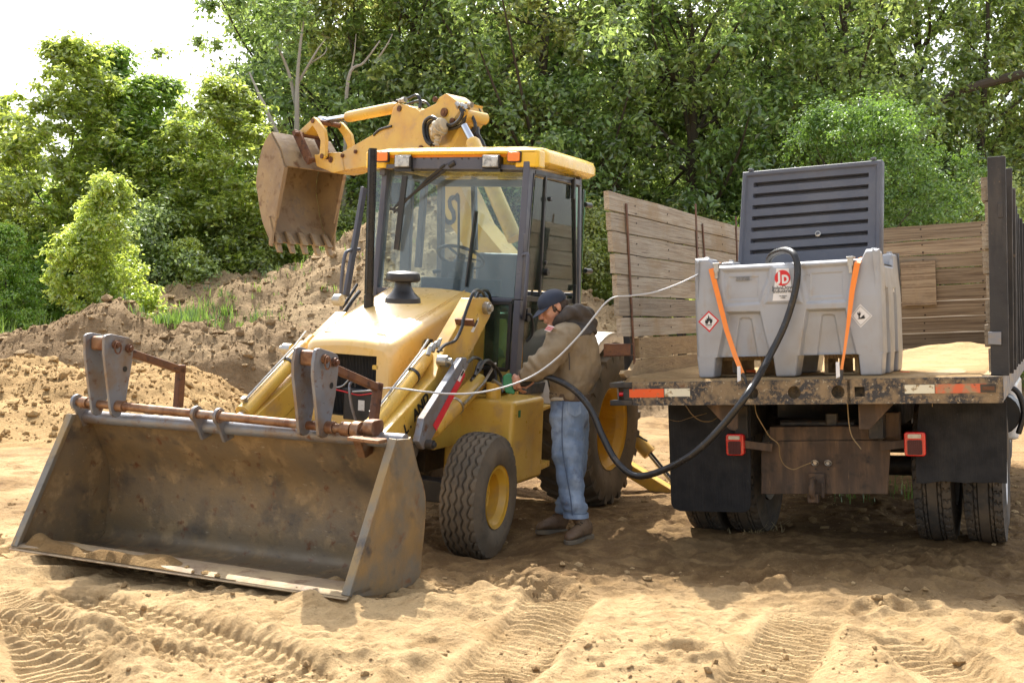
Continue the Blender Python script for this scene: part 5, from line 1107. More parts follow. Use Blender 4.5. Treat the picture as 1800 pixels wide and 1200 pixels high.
def tape(p0, p1, y0, y1, mt, nm='reflective_tape'):
    a = K_(p0, y0, y=-.004); b = K_(p1, y1, y=-.004); g = G(); g.box(((a[0]+b[0])/2, -.0035, (a[2]+b[2])/2), (abs(b[0]-a[0]), .003, abs(a[2]-b[2]))); return g.build(nm, mt, TB)
tape(1106, 1167, 684, 698, m_orange); tape(1168, 1213, 683, 696.5, m_ivory); tape(1590, 1643, 676.5, 691, m_ivory); tape(1644, 1735, 675, 690, m_fade)
# deck frame, deck boards
g = G(); g.box((1.22, 2.43, -.05), (2.40, 4.66, .10)); g.build('deck_frame', m_rdark, TR_)
for i in range(12):
    g = G(); wd = 2.36/12; g.box((.04+wd*(i+.5), 2.42, -.006+.002*math.sin(i*2.1)), (wd-.006, 4.6, .026)); g.build('deck_board', m_mudwood, TR_)
g = G(); g.box((2.437, 2.45, -.075), (.012, 4.68, .15)); g.box((2.40, 2.45, -.004), (.06, 4.68, .008)); g.build('side_rail', m_railblue, TR_, bevel=.003)
g = G(); g.box((.006, 2.45, -.075), (.012, 4.68, .15)); g.build('side_rail', m_railblue, TR_, bevel=.003)
# left stake wall: nine boards of different lengths
def plank(L, h, th, seed, mt, knots=True, wav=.002):
    """a board along x with uneven edges and ends"""
    r = np.random.default_rng(seed); n = 14; g = G(); V = []
    for k in range(n+1):
        x_ = L*k/n+(r.uniform(-.012, .012) if k in (0, n) else 0); a = r.normal()*wav; b = r.normal()*wav; ww = r.normal()*.003
        V += [(x_, -th/2+ww, b), (x_, th/2+ww, b), (x_, th/2+ww, h+a), (x_, -th/2+ww, h+a)]
    F = [(4*k+i, 4*k+(i+1) % 4, 4*k+4+(i+1) % 4, 4*k+4+i) for k in range(n) for i in range(4)]+[(3, 2, 1, 0), (4*n, 4*n+1, 4*n+2, 4*n+3)]
    return g.add(V, F)
def place_plank(L, h, th, seed, mt, o, xd, parent, nm='board', zd=(0, 0, 1)):
    ob = plank(L, h, th, seed, mt).build(nm, mt, parent, ang=40); x_ = nrm(xd); z_ = nrm(zd); y_ = np.cross(z_, x_); z_ = np.cross(x_, y_)
    m = Matrix.Identity(4)
    for j in range(3): m[j][0] = x_[j]; m[j][1] = y_[j]; m[j][2] = z_[j]; m[j][3] = o[j]
    ob.matrix_basis = m; return ob
LW = [1.29-.142*k for k in range(8)]
tops = [337, 372.5, 408, 445.5, 483, 521.5, 558.5, 594.5]
zt_ = [K_(1071+1.5*i, t, x=.055)[2] for i, t in enumerate(tops)]
for i in range(7):
    y0 = K_(1071+2.2*i, 500, x=.055)[1]; h = zt_[i]-zt_[i+1]-.010
    o_ = place_plank(4.62-y0+.05, h, .036, 100+i, m_wood, (.055, y0, zt_[i]-h), (0, 1, 0), TR_)
m_nail = M('nail_head', (.05, .03, .02), .7, rvar=0)
g = G(); rn = np.random.default_rng(3)
for i in range(9):
    for y_ in (.42, 1.15, 1.95, 2.7, 3.45, 4.2):
        for k in range(2): zz = 1.24-.145*i-.075*k+rn.uniform(-.015, .015); yy_ = y_+rn.uniform(-.02, .02); g.cyl((.0735, yy_, zz), (.0765, yy_, zz), .0065, 6)
o_ = g.build('nail_heads', m_nail, TR_); o_['kind'] = 'stuff'
g = G()
for i in range(9):
    for x_ in (.35, .95, 1.55, 2.1):
        for k in range(2): g.cyl((x_+rn.uniform(-.02, .02), 4.700, 1.33-.155*i-.08*k), (x_, 4.697, 1.33-.155*i-.08*k), .008, 6)
o_ = g.build('nail_heads', m_nail, TR_); o_['kind'] = 'stuff'
y8 = K_(1118, 600, x=.055)[1]; zb8 = zt_[7]
for i in range(2):
    h = zb8/2-.008; place_plank(4.62-y8, h, .036, 120+i, m_mudwood, (.055, y8, zb8-(i+1)*(h+.007)), (0, 1, 0), TR_)
# broken mud-caked stub of the lowest board
g = G(); P = kp([(1118, 633), (1111, 633), (1108, 640), (1103, 650), (1090, 651), (1087, 657), (1092, 664), (1105, 667), (1118, 667)], x=.055); g.prism(P, (.036, 0, 0)); g.build('broken_board', m_mudwood, TR_, bevel=.004)
for px_, t, b in ((1103, 358, 668), (1237, 393, 470)):        # rusty stake straps on the inner face
    a_ = K_(px_-2, t, x=.082); c_ = K_(px_+14 if px_ < 1200 else px_+3, b, x=.082); g = G(); g.bar(a_, c_, .030, .006, up=(1, 0, 0)); g.build('stake_strap', m_rust, TR_)
for y_ in (1.9, 3.2, 4.3): g = G(); g.box((.079, y_, .7), (.006, .035, 1.35)); g.build('stake_strap', m_rust, TR_)
for y_ in (.35, 1.6, 2.9, 4.2): g = G(); g.box((.012, y_, .55), (.05, .09, 1.35)); g.build('stake_post', m_stake, TR_, bevel=.004)
g = G(); a_ = K_(1064, 616, x=.0); c_ = K_(1108, 614, x=.0); P = kp([(1061, 604), (1108, 604), (1108, 625), (1061, 627)], y=.10); g.prism(P, (0, .006, 0)); g.prism([P[0], P[1], P[1]+np.array([0, .07, .0]), P[0]+np.array([0, .07, 0])], (0, 0, -.006)); g.prism([P[3], P[2], P[2]+np.array([0, .07, .0]), P[3]+np.array([0, .07, 0])], (0, 0, .006)); g.build('hanging_channel', m_rust, TR_)
# front bulkhead boards
zs = [1.40-.0, ]
bl = [394, 421, 447, 472, 501, 529, 557, 585, 612, 640]; zb_l = [K_(1660, b, y=4.72)[2] for b in bl]
for i in range(9):
    h = zb_l[i]-zb_l[i+1]-.008; place_plank(2.33, h, .036, 140+i, m_woodb, (.06, 4.72, zb_l[i]-h), (1, 0, 0), TR_)
P = K_(1583, 461, y=4.66); Q = K_(1646, 535, y=4.66); place_plank(Q[0]-P[0], P[2]-Q[2], .03, 160, m_woodb, (P[0], 4.67, Q[2]), (1, 0, 0), TR_, 'patch_board')
# right stake wall, seen edge-on, and its black stakes
zr = np.linspace(1.20, .02, 9)
for i in range(8): place_plank(4.45, zr[i]-zr[i+1]-.01, .040, 180+i, m_wood, (2.375+.008*math.sin(i*1.9), .16+.02*math.sin(i*3.1), zr[i+1]), (0, 1, 0), TR_)
for i, (y_, top, w) in enumerate(((.12, 1.30, .10), (.42, 1.26, .13), (.95, 1.19, .13), (1.4, 1.12, .12), (1.9, 1.16, .13), (2.4, 1.14, .13), (2.95, 1.15, .13), (3.5, 1.15, .13), (4.1, 1.15, .13))):
    g = G(); g.bar((2.425, y_, .0), (2.445+.012*math.sin(i), y_+.01*math.cos(i*2), top), .045, w, up=(1, 0, 0)); g.build('stake_post', m_stake, TR_, bevel=.005)
for i, z_ in enumerate((.38, .98)): g = G(); g.box((2.458, 2.3, z_), (.03, 4.4, .09)); g.build('rub_rail', m_stake, TR_, bevel=.004)
g = G(); P = kp([(1737, 583), (1760, 583), (1760, 606), (1737, 605)], y=.085); g.prism(P, (0, .012, 0)); g.build('corner_bracket', m_railblue, TR_, bevel=.003)
# mud flaps
def flap(pts, y_, tear=0):
    P = kp(pts, y=y_); g = G(); g.prism(P, (0, .010, 0)); return g.build('mud_flap', m_flap, TR_, bevel=.002)
z5 = lambda L_: [(1160+a/4.616, 700+b/4.616) for a, b in L_]
z6 = lambda L_: [(1480+a/4.444, 700+b/4.444) for a, b in L_]
flap(z5([(65, 40), (735, 40), (738, 860), (725, 900), (690, 925), (160, 912), (110, 890), (90, 850)]), .42)
rt = [(575, 440), (580, 660), (640, 664), (720, 655), (790, 645), (860, 652), (900, 655), (960, 663), (1040, 655), (1100, 662), (1200, 655), (1290, 664), (1288, 20), (600, 20)]
flap(z6(rt), .42)
# tail lamps
for q in (z5([(540, 285), (685, 285), (685, 460), (550, 460)]), z6([(487, 260), (655, 258), (655, 448), (495, 448)])):
    P = kp(q, y=.34); c = sum(P)/4; w = np.linalg.norm(P[1]-P[0]); h = np.linalg.norm(P[2]-P[1]); g = G(); g.rbox(c, (w, h, .06), .018, ax=((1, 0, 0), (0, 0, 1), (0, -1, 0))); lp_ = g.build('tail_lamp', m_lamp, TR_, bevel=.008)
    g = G(); g.rbox(c+np.array([0, -.034, -.02]), (w*.68, h*.60, .012), .008, ax=((1, 0, 0), (0, 0, 1), (0, -1, 0)))
    for k in range(7): g.box(c+np.array([(k-3)*w*.09, -.041, -.02]), (.003, .004, h*.56))
    g.build('lens', m_lampd, lp_)
    g = G(); g.rbox(c+np.array([0, -.034, h*.33]), (w*.62, h*.16, .012), .005, ax=((1, 0, 0), (0, 0, 1), (0, -1, 0))); g.build('clear_lens', m_galv, lp_)
    g = G(); s_ = 1 if c[0] < 1.2 else -1; g.bar(c+np.array([s_*.04, .03, 0]), c+np.array([s_*.22, .10, -.03]), .03, .05); g.build('lamp_bracket', m_rdark, lp_)
# rear underbody: hitch plate, pintle, frame rails, gussets, springs, axle
P = kp([(1338, 776), (1452, 774), (1566, 774), (1560, 868), (1338, 868)], y=.50); g = G(); g.prism(P, (0, .015, 0)); HP = g.build('hitch_plate', m_rdark, TR_, bevel=.004)
P = kp([(1352, 750), (1540, 748), (1545, 774), (1352, 776)], y=.52); g = G(); g.prism(P, (0, .10, 0)); g.build('cross_member', m_rdark, TR_, bevel=.008)
g = G()
c = K_(1436, 855, y=.48); g.rbox(c+np.array([0, 0, .02]), (.11, .14, .02), .01, ax=((1, 0, 0), (0, 0, 1), (0, -1, 0))); g.tube(spline([c+np.array([-.02, -.02, .05]), c+np.array([-.02, -.07, .03]), c+np.array([-.02, -.09, -.02]), c+np.array([-.02, -.06, -.06])], 5), [.022]*16, 8); g.box(c+np.array([-.02, -.03, -.07]), (.07, .06, .06)); g.box(c+np.array([.04, -.015, -.02]), (.02, .03, .10)); g.build('tow_hook', m_rdark, HP, bevel=.006)
g = G()
for px_ in (1433, 1456):
    q = K_(px_, 813, y=.49); rg = [q+np.array([.022*math.cos(t), -.012-.008*math.sin(t), .018*math.sin(t)]) for t in np.linspace(0, 2*math.pi, 15)[:-1]]; g.tube(rg, .0045, 6, closed=True); g.cyl(q+np.array([0, .01, 0]), q+np.array([0, -.012, 0]), .012, 8)
g.build('chain_ring', m_galv, HP)
g = G(); 
for px_ in (1434, 1456): q = K_(px_, 824, y=.498); g.cyl(q, q-np.array([0, .003, 0]), .007, 8)
g.build('bolt_hole', m_ink, HP)
for q in (z5([(365, 45), (632, 45), (632, 245), (610, 262), (565, 255)]), z6([(125, 25), (420, 25), (215, 243), (133, 240)])):
    P = kp(q, y=.16); g = G(); g.prism(P, (0, .012, 0)); g.build('gusset', m_rdark, TR_, bevel=.003)
g = G(); 
for x_ in (.78, 1.66): g.box((x_, 2.6, -.30), (.09, 4.4, .22))
g.build('frame_rail', m_dark, TR_, bevel=.005)
for x_ in (.70, 1.74):
    for k in range(5): g = G(); g.box((x_, 1.1, -.42-.014*k), (.075, 1.1-.2*k, .012)); g.build('spring_leaf', m_rdark, TR_)
    g = G(); g.cyl((x_-.05, .58, -.40), (x_+.05, .58, -.40), .04, 14); g.box((x_, .58, -.33), (.10, .09, .16)); g.build('spring_hanger', m_rdark, TR_, bevel=.005)
g = G(); AY = 1.12; AZ = -.665; g.cyl((.2, AY, AZ), (2.3, AY, AZ), .07, 16); g.lathe([(.001, -.20), (.12, -.17), (.19, -.06), (.19, .06), (.12, .17), (.001, .20)], (1.22, AY, AZ), (1, 0, 0), 20); g.build('axle', m_dark, TR_, bevel=.004)
g = G(); q = K_(1463, 741, y=.62); g.rbox(q, (.09, .07, .12), .02); g.bar((.9, .9, -.25), (1.6, 1.3, -.28), .12, .12); g.cyl((1.0, .62, -.33), (1.5, .62, -.33), .03, 10); g.box((1.22, 1.8, -.35), (.6, .8, .4)); g.build('air_chamber', m_dark, TR_, bevel=.008)
g = G(); g.box((1.22, 3.6, -.55), (.7, .9, .5)); g.box((2.1, 3.0, -.45), (.35, 1.2, .45)); g.box((.35, 3.0, -.45), (.35, 1.2, .45)); g.cyl((.1, 4.9, -.65), (2.3, 4.9, -.65), .06, 12); g.build('underbody_box', m_dark, TR_, bevel=.02)
# dual wheels
def tyre_truck(Rr=.508, w=.262, n=240, blocks=44):
    ths = np.arange(n)*2*math.pi/n; lines = []
    side = [(.44, .43), (.50, .385), (.505, .34), (.47, .295), (.40, .27), (.38, .262)]
    ph = (np.arange(n)*blocks/n) % 1
    for i in range(41):
        s = -1+2*i/40; r0 = Rr-.014*abs(s)**3; rad = np.full(n, r0)
        if any(abs(s-c) < .03 for c in (-.50, -.28, .28, .50)): rad = rad-.014
        if .30 < abs(s) < .98:
            off = .5 if abs(s) > .5 else 0; tri = .12*np.sin(s*22); rad = np.where(((ph+off+tri) % 1) < .17, rad-.016, rad)
        lines.append((np.full(n, s*w*.44), rad))
    L_ = [(np.full(n, -a*w), np.full(n, b)) for a, b in side[::-1]]+lines+[(np.full(n, a*w), np.full(n, b)) for a, b in side]
    P = np.stack([np.stack([y_, r_*np.cos(ths), r_*np.sin(ths)], -1) for y_, r_ in L_]); K = len(L_)
    idx = np.arange(K*n).reshape(K, n); nx = np.roll(idx, -1, 1); F = np.stack([idx[:-1], idx[1:], nx[1:], nx[:-1]], -1).reshape(-1, 4)
    return P.reshape(-1, 3), F
V_, F_ = tyre_truck(); tm = None
g = G(); g.lathe([(.262, -.12), (.25, -.10), (.235, -.02), (.22, .0), (.12, .01), (.10, -.04), (.10, -.10)], (0, 0, 0), (1, 0, 0), 36, caps=False) ; g.lathe([(.262, .12), (.245, .09), (.245, -.1)], (0, 0, 0), (1, 0, 0), 36, caps=False); rimm = g.mesh('rim', m_wpaint)
def truck_wheel(x_, y_, zc_, flip=False):
    global tm
    g = G(); g.cyl((-.05, 0, 0), (.09, 0, 0), .09, 16)
    for k in range(8): t = k*math.pi/4; g.cyl((-.01, .15*math.cos(t), .15*math.sin(t)), (.03, .15*math.cos(t), .15*math.sin(t)), .014, 6)
    w_ = g.build('wheel', m_wpaint, TR_); w_.location = (x_, y_, zc_)
    if flip: w_.rotation_euler = (0, 0, math.pi)
    if tm is None:
        t_ = fast_mesh('tyre', V_, F_, m_rubber, True, w_); t_.data.set_sharp_from_angle(angle=R(40)); tm = t_.data
    else: t_ = bpy.data.objects.new('tyre', tm); C.objects.link(t_); t_.parent = w_
    r_ = bpy.data.objects.new('rim', rimm); C.objects.link(r_); r_.parent = w_
for x_, fl in ((2.275, False), (1.965, True), (.68, False), (.375, True)): truck_wheel(x_, AY, AZ, fl)
truck_wheel(2.15, 5.2, AZ); truck_wheel(.3, 5.2, AZ, True)
# white fuel tank and black hoses at the far right, cab in front of the bulkhead
g = G(); g.rbox((2.24, 2.75, -.37), (.42, 1.1, .44), .06); g.build('side_tank', m_wpaint, TR_, bevel=.03)
g = G(); g.cyl((2.33, 1.78, -.36), (2.33, 2.12, -.36), .15, 20); g.tube(spline([(2.30, 1.74, -.15), (2.45, 1.75, -.18), (2.50, 1.76, -.34), (2.46, 1.76, -.5)], 6), .022, 8); g.build('air_tank', m_black, TR_, bevel=.01)
g = G(); g.rbox((1.22, 6.2, .05), (2.1, 2.0, 1.3), .15); g.build('cab', m_wpaint, TR_, bevel=.06)
# wires hanging from the tail
m_wire = M('bare_wire', (.30, .21, .10), .5, .4)
def wires(pts, y0, y1, r_, nm='wire', mt=None):
    P = [K_(a, b, y=y0+(y1-y0)*i/(len(pts)-1)) for i, (a, b) in enumerate(pts)]; g = G(); g.tube(spline(P, 6), r_, 5); g.build(nm, mt or m_wire, TR_)
wires(z5([(770, 45), (785, 130), (840, 230), (890, 310), (960, 370), (975, 470), (1010, 540), (1080, 575), (1150, 550), (1225, 520)]), .10, .46, .0035)
wires(z5([(205, 50), (260, 130), (330, 180), (410, 185), (465, 155)]), .10, .35, .0035); wires(z5([(70, 170), (150, 185), (250, 155), (380, 120)]), .35, .40, .002)
wires(z6([(42, 30), (55, 200), (80, 300), (150, 395)]), .12, .12, .0035); wires(z6([(705, 25), (706, 65)]), .12, .12, .002)
# sand on the deck
xs_ = np.linspace(.09, 2.33, 110); ys_ = np.linspace(.02, 4.68, 170); SX, SY = np.meshgrid(xs_, ys_)
hz_ = .006+.012*np.clip(fbm(SX*3, SY*3, 4, 8)+.2, 0, 1)+.11*np.exp(-(((SX-1.95)/.62)**2+((SY-3.6)/1.15)**2))*(1+.35*fbm(SX*3, SY*2.5, 4, 18))+.05*np.exp(-(((SX-.9)/.8)**2+((SY-2.6)/1.2)**2))*(1+.5*fbm(SX*4, SY*4, 3, 28))+.03*np.exp(-((SX-.12)/.12)**2)
hz_[0, :] = -.006; hz_[-1, :] = 0; hz_[:, 0] *= .4; hz_[:, -1] *= .4
Wp = np.stack([SX, SY, hz_], -1)@FT_.B+FT_.O; o_ = grid_mesh('sand_load', Wp[..., 0], Wp[..., 1], Wp[..., 2], m_ground, np.stack([np.clip(.25*fbm(SX*3, SY*2, 3, 4)+.45*(1-sstep(SY, .5, 1.3)), 0, 1)], -1))
tag(o_, 'heap of pale sand spread over the truck bed behind the grey tank', 'sand', kind='stuff')

# ================================================================ PORTABLE FUEL TANK standing on the deck
a0 = K_(1225.5, 664.5, z=.012); a1 = K_(1553, 659.5, z=.012); 
wa = FT_.world(a0); wb = FT_.world(a1); ex = nrm(wb-wa); ez = FT_.B[2]; ey = nrm(np.cross(ez, ex)); ez = np.cross(ex, ey)
TK = Frame(wa, ex, ey, ez); TW = float(np.linalg.norm(wb-wa)); TD = .74
TKO = thing('fuel_tank', 'large moulded grey portable diesel tank strapped down on the truck bed', 'tank', TK.matrix())
m_tank = M('grey_moulded_plastic', (.335, .350, .375), .42, 0, [((.28, .26, .23), 2.5, .46, .80), ((.31, .25, .17), 9, .56, .80, (1, 1, .5)), ((.20, .20, .20), 30, .68, .74)], (140, .0006), coat=.08)
m_lid = M('dark_grey_lid', (.085, .092, .115), .5, 0, [((.12, .125, .14), 3, .5, .8), ((.2, .2, .2), 40, .70, .78)], (90, .0008))
m_org = M('orange_webbing', (.85, .24, .03), .55, 0, bump=(200, .0008, (1, 1, 4)))
zt4 = lambda a, b, y=0.: TK.hit(1200+a/4.5, 430+b/4.5, y=y)
print('tank w', TW, zt4(90, 110), zt4(1575, 30), zt4(300, 165), zt4(1300, 120))
def sdpoly(px_, pz_, poly):
    P = np.array([(p[0], p[2]) for p in poly]); n = len(P); d = np.full(px_.shape, 1e9); ins = np.zeros(px_.shape, bool)
    for i in range(n):
        a = P[i]; b = P[(i+1) % n]; e = b-a; wx = px_-a[0]; wz = pz_-a[1]; t = np.clip((wx*e[0]+wz*e[1])/(e@e), 0, 1)
        d = np.minimum(d, np.hypot(wx-e[0]*t, wz-e[1]*t)); c1 = (a[1] <= pz_) != (b[1] <= pz_); xx = a[0]+(pz_-a[1])*(e[0])/(e[1] if abs(e[1]) > 1e-9 else 1e-9); ins ^= c1 & (px_ < xx)
    return np.where(ins, -d, d)
zb0 = .135; post = .835; midt = float(zt4(300, 165)[2]); midr = float(zt4(1300, 115)[2])
xl1 = float(zt4(225, 165)[0]); xr1 = float(zt4(1425, 100)[0])
print('mid', midt, midr, xl1, xr1)
NX, NZ = 300, 160
ux = np.linspace(0, 1, NX); uz = np.linspace(0, 1, NZ); UX, UZ = np.meshgrid(ux, uz)
def topz(x_):
    m_ = midt+(midr-midt)*x_/TW
    l = 1-sstep(x_, xl1-.03, xl1+.03); r_ = sstep(x_, xr1-.02, xr1+.02); return m_+(float(zt4(150, 105)[2])-m_)*l+(float(zt4(1500, 30)[2])-m_)*r_
PXg = UX*TW; PZg = zb0+UZ*(topz(PXg)-zb0)
rec1 = [zt4(*p) for p in ((345, 532), (612, 528), (650, 700), (712, 935), (262, 940), (300, 760))]; rec2 = [zt4(*p) for p in ((975, 512), (1287, 502), (1320, 640), (1390, 915), (915, 927), (945, 700))]
pan1 = [zt4(*p) for p in ((300, 200), (690, 185), (680, 270), (640, 360), (612, 470), (335, 488))]; pan2 = [zt4(*p) for p in ((918, 170), (1330, 140), (1330, 330), (1290, 455), (975, 468), (950, 340))]
in1 = [zt4(*p) for p in ((430, 590), (450, 575), (510, 575), (530, 590), (590, 935), (385, 938))]; in2 = [zt4(*p) for p in ((1085, 560), (1105, 548), (1170, 548), (1192, 560), (1255, 918), (1042, 926))]
ip1 = [zt4(*p) for p in ((355, 255), (595, 248), (590, 430), (362, 438))]; ip2 = [zt4(*p) for p in ((1005, 225), (1262, 210), (1262, 405), (1005, 415))]
dep = np.zeros_like(PXg)
for poly, d_, s_ in ((rec1, .045, .018), (rec2, .045, .018), (in1, .016, .010), (in2, .016, .010), (pan1, .016, .022), (pan2, .016, .022), (ip1, .006, .008), (ip2, .006, .008)):
    sd = sdpoly(PXg, PZg, poly); dep += d_*sstep(-sd, -s_*.2, s_)
ridge = zt4(600, 510)[2]; dep -= 0
ctr = sdpoly(PXg, PZg, [zt4(*p) for p in ((700, 165), (900, 160), (905, 260), (960, 470), (640, 475), (690, 300))]); dep -= .010*sstep(-ctr, 0, .02)
er = np.minimum(np.minimum(PXg, TW-PXg), topz(PXg)-PZg); dep += .022*(1-sstep(er, -.004, .028))**2+.03*(UZ**8)*0
dep += .022*np.clip((PZg-.5)/.35, 0, 1)+0
V = np.stack([PXg, dep, PZg], -1).reshape(-1, 3); idx = np.arange(NX*NZ).reshape(NZ, NX); Fq = np.stack([idx[:-1, :-1], idx[:-1, 1:], idx[1:, 1:], idx[1:, :-1]], -1).reshape(-1, 4)
# right side wall with two tall slots
NY = 90; UY, UZ2 = np.meshgrid(np.linspace(0, 1, NY), uz); yy = UY*TD; ztr = float(topz(np.array(TW)))
def topy(y_): return np.where(y_ < .20, ztr, np.where(y_ > TD-.20, ztr-.015, midr-.02))
def topys(y_): a = 1-sstep(y_, .17, .22); b = sstep(y_, TD-.22, TD-.17); return (midr-.03)+(ztr-midr+.03)*np.maximum(a, b)
PZ2 = zb0+UZ2*(topys(yy)-zb0); dx = .025*(1-sstep(np.minimum(np.minimum(yy, TD-yy), topys(yy)-PZ2), 0, .03))**2+.02*np.clip((PZ2-.5)/.35, 0, 1)
for (y0, y1) in ((.16, .27), (.44, .55)): sd = sdpoly(yy, PZ2, [(y0, 0, 0), (y1, 0, 0), (y1-.01, 0, .55), (y0+.01, 0, .55)]); dx += .07*sstep(-sd, -.004, .014)
V2 = np.stack([TW-dx, yy, PZ2], -1).reshape(-1, 3); idx2 = np.arange(NY*NZ).reshape(NZ, NY)+len(V); F2 = np.stack([idx2[:-1, :-1], idx2[:-1, 1:], idx2[1:, 1:], idx2[1:, :-1]], -1).reshape(-1, 4)
V3 = np.stack([dx, yy, PZ2], -1).reshape(-1, 3); idx3 = idx2+len(V2); F3 = np.stack([idx3[:-1, :-1], idx3[1:, :-1], idx3[1:, 1:], idx3[:-1, 1:]], -1).reshape(-1, 4)
V4 = np.stack([PXg, TD-dep, PZg], -1).reshape(-1, 3); idx4 = idx+len(V)+2*len(V2); F4 = np.stack([idx4[:-1, :-1], idx4[1:, :-1], idx4[1:, 1:], idx4[:-1, 1:]], -1).reshape(-1, 4)
tb_ = np.array([(.01, .03, zb0+.002), (TW-.01, .03, zb0+.002), (TW-.01, TD-.03, zb0+.002), (.01, TD-.03, zb0+.002), (.02, .02, midt-.03), (TW-.02, .02, midr-.03), (TW-.02, TD-.02, midr-.03), (.02, TD-.02, midt-.03)]); nn0 = len(V)+2*len(V2)+len(V4)
F5 = np.array([(0, 3, 2, 1), (4, 5, 6, 7)])+nn0
body = fast_mesh('tank_body', np.concatenate([V, V2, V3, V4, tb_]), np.concatenate([Fq, F2, F3, F4, F5]), m_tank, True, TKO); body.data.set_sharp_from_angle(angle=R(50))
# posts get depth: blocks behind the raised corners
for (x0, x1, zt) in ((.012, xl1-.01, float(zt4(150, 105)[2])-.006), (xr1+.01, TW-.014, ztr-.006)):
    for y0 in (.012, TD-.20):
        g = G(); g.box(((x0+x1)/2, y0+.095, (zt+midt)/2-.03), (x1-x0, .18, zt-midt+.06)); g.build('corner_post', m_tank, body, bevel=.02, seg=3)
        g = G(); g.rbox(((x0+x1)/2, y0+.10, zt+.005), (.035, .035, .022), .01); g.build('stacking_peg', m_tank, body, bevel=.004)
# legs
for i, ((t0, t1, b0, b1)) in enumerate(((0, 262, 115, 245), (712, 918, 735, 890), (1390, 1605, 1405, 1590))):
    X0 = 0.0 if i == 0 else float(zt4(t0, 935)[0]); X1 = TW if i == 2 else float(zt4(t1, 935)[0]); Y0 = 0.012 if i == 0 else float(zt4(b0, 1045)[0]); Y1 = TW-.012 if i == 2 else float(zt4(b1, 1045)[0])
    for (ya, yb_) in ((.0, .17), (TD-.17, TD)) if i != 2 else ((.0, .15), (.28, .43), (TD-.17, TD)):
        g = G(); g.loft([[(X0, ya, zb0+.012), (X1, ya, zb0+.012), (X1, yb_, zb0+.012), (X0, yb_, zb0+.012)], [(Y0, ya+.006, 0), (Y1, ya+.006, 0), (Y1, yb_-.006, 0), (Y0, yb_-.006, 0)]]); g.build('leg', m_tank, body, bevel=.014, seg=3)
# latches, stickers
for (a, b) in ((268, 218), (1328, 170)):
    q = zt4(a, b, -.008); g = G(); g.rbox(q+np.array([0, 0, .03]), (.035, .06, .02), .006, ax=((1, 0, 0), (0, 0, 1), (0, -1, 0))); g.rbox(q+np.array([.0, -.004, -.015]), (.022, .06, .02), .005, ax=((1, 0, 0), (0, 0, 1), (0, -1, 0))); g.rbox(q+np.array([0, .015, .055]), (.05, .05, .012), .005); g.build('latch', m_galv, TKO, bevel=.003)
def sticker(pts, mt, y_, nm='sticker', parent=None): 
    P = [TK.hit(1200+a/4.5, 430+b/4.5, y=y_) for a, b in pts]; g = G(); g.prism(P, (0, .0012, 0)); return g.build(nm, mt, parent or TKO)
m_stk = M('sticker_white', (.70, .70, .70), .35, rvar=0)
s1 = sticker([(741, 188), (838, 188), (880, 438), (711, 444)], m_stk, -.0115)
P = zt4(789, 263, -.0135); g = G(); g.cyl(P, P+np.array([0, .0015, 0]), .051, 32); g.build('red_disc', m_redink, s1)
def tmat(q): return axes_matrix(q, (1, 0, 0), (0, 0, 1))
text_mesh('J', .080, tmat(zt4(763, 256, -.0145)), m_stk, s1, offset=.004, sx=.9); text_mesh('D', .072, tmat(zt4(811, 276, -.0145)), m_stk, s1, offset=.004, sx=.85)
text_mesh('JohnDow', .036, tmat(zt4(791, 340, -.0145)), m_ink, s1, offset=0); text_mesh('Industries', .034, tmat(zt4(794, 367, -.0145)), m_ink, s1, offset=0)
text_mesh('THE SERVICE', .009, tmat(zt4(793, 405, -.0145)), m_ink, s1); text_mesh('1-800', .013, tmat(zt4(793, 420, -.0145)), m_ink, s1)
g = G(); P = zt4(475, 270, .018); g.box(P, (.105, .0012, .024)); s2 = g.build('sticker', m_tank, TKO)
for k in range(4): text_mesh('DO NOT FILL WHILE IN TRANSPORT', .0058, tmat(P+np.array([0, -.001, .009-.006*k])), m_ink, s2)
s3 = sticker([(206, 522), (290, 600), (212, 693), (122, 610)], m_redink, -.0012); s3b = sticker([(206, 537), (274, 600), (212, 677), (137, 610)], m_stk, -.0022, parent=s3)
fl = [(182, 628), (176, 610), (182, 590), (188, 600), (190, 578), (198, 586), (203, 556), (212, 575), (216, 590), (222, 574), (226, 592), (233, 584), (236, 604), (230, 620), (222, 629), (216, 618), (212, 600), (203, 612), (198, 627)]
sticker(fl, m_ink, -.0032, 'flame_symbol', s3); sticker([(181, 632), (231, 630), (231, 636), (181, 638)], m_ink, -.0032, 'flame_bar', s3)
text_mesh('FLAMMABLE', .007, tmat(zt4(206, 647, -.0032)), m_ink, s3)
s4 = sticker([(1404, 470), (1500, 562), (1408, 655), (1332, 562)], m_stk, -.0012)
P4 = [(1404, 484), (1487, 562), (1408, 640), (1343, 562)]
for i in range(4):
    a = TK.hit(1200+P4[i][0]/4.5, 430+P4[i][1]/4.5, y=-.0028); b = TK.hit(1200+P4[(i+1) % 4][0]/4.5, 430+P4[(i+1) % 4][1]/4.5, y=-.0028); g = G(); g.bar(a, b, .001, .0022, up=(0, 0, 1)); g.build('border_line', m_ink, s4)
sticker([(1392, 586), (1390, 560), (1380, 545), (1386, 530), (1393, 548), (1397, 520), (1402, 545), (1412, 528), (1406, 556), (1400, 568), (1403, 586)], m_ink, -.0032, 'tree_symbol', s4)
sticker([(1380, 588), (1402, 578), (1414, 572), (1425, 560), (1440, 555), (1436, 568), (1446, 575), (1438, 584), (1412, 588)], m_ink, -.0032, 'fish_symbol', s4)
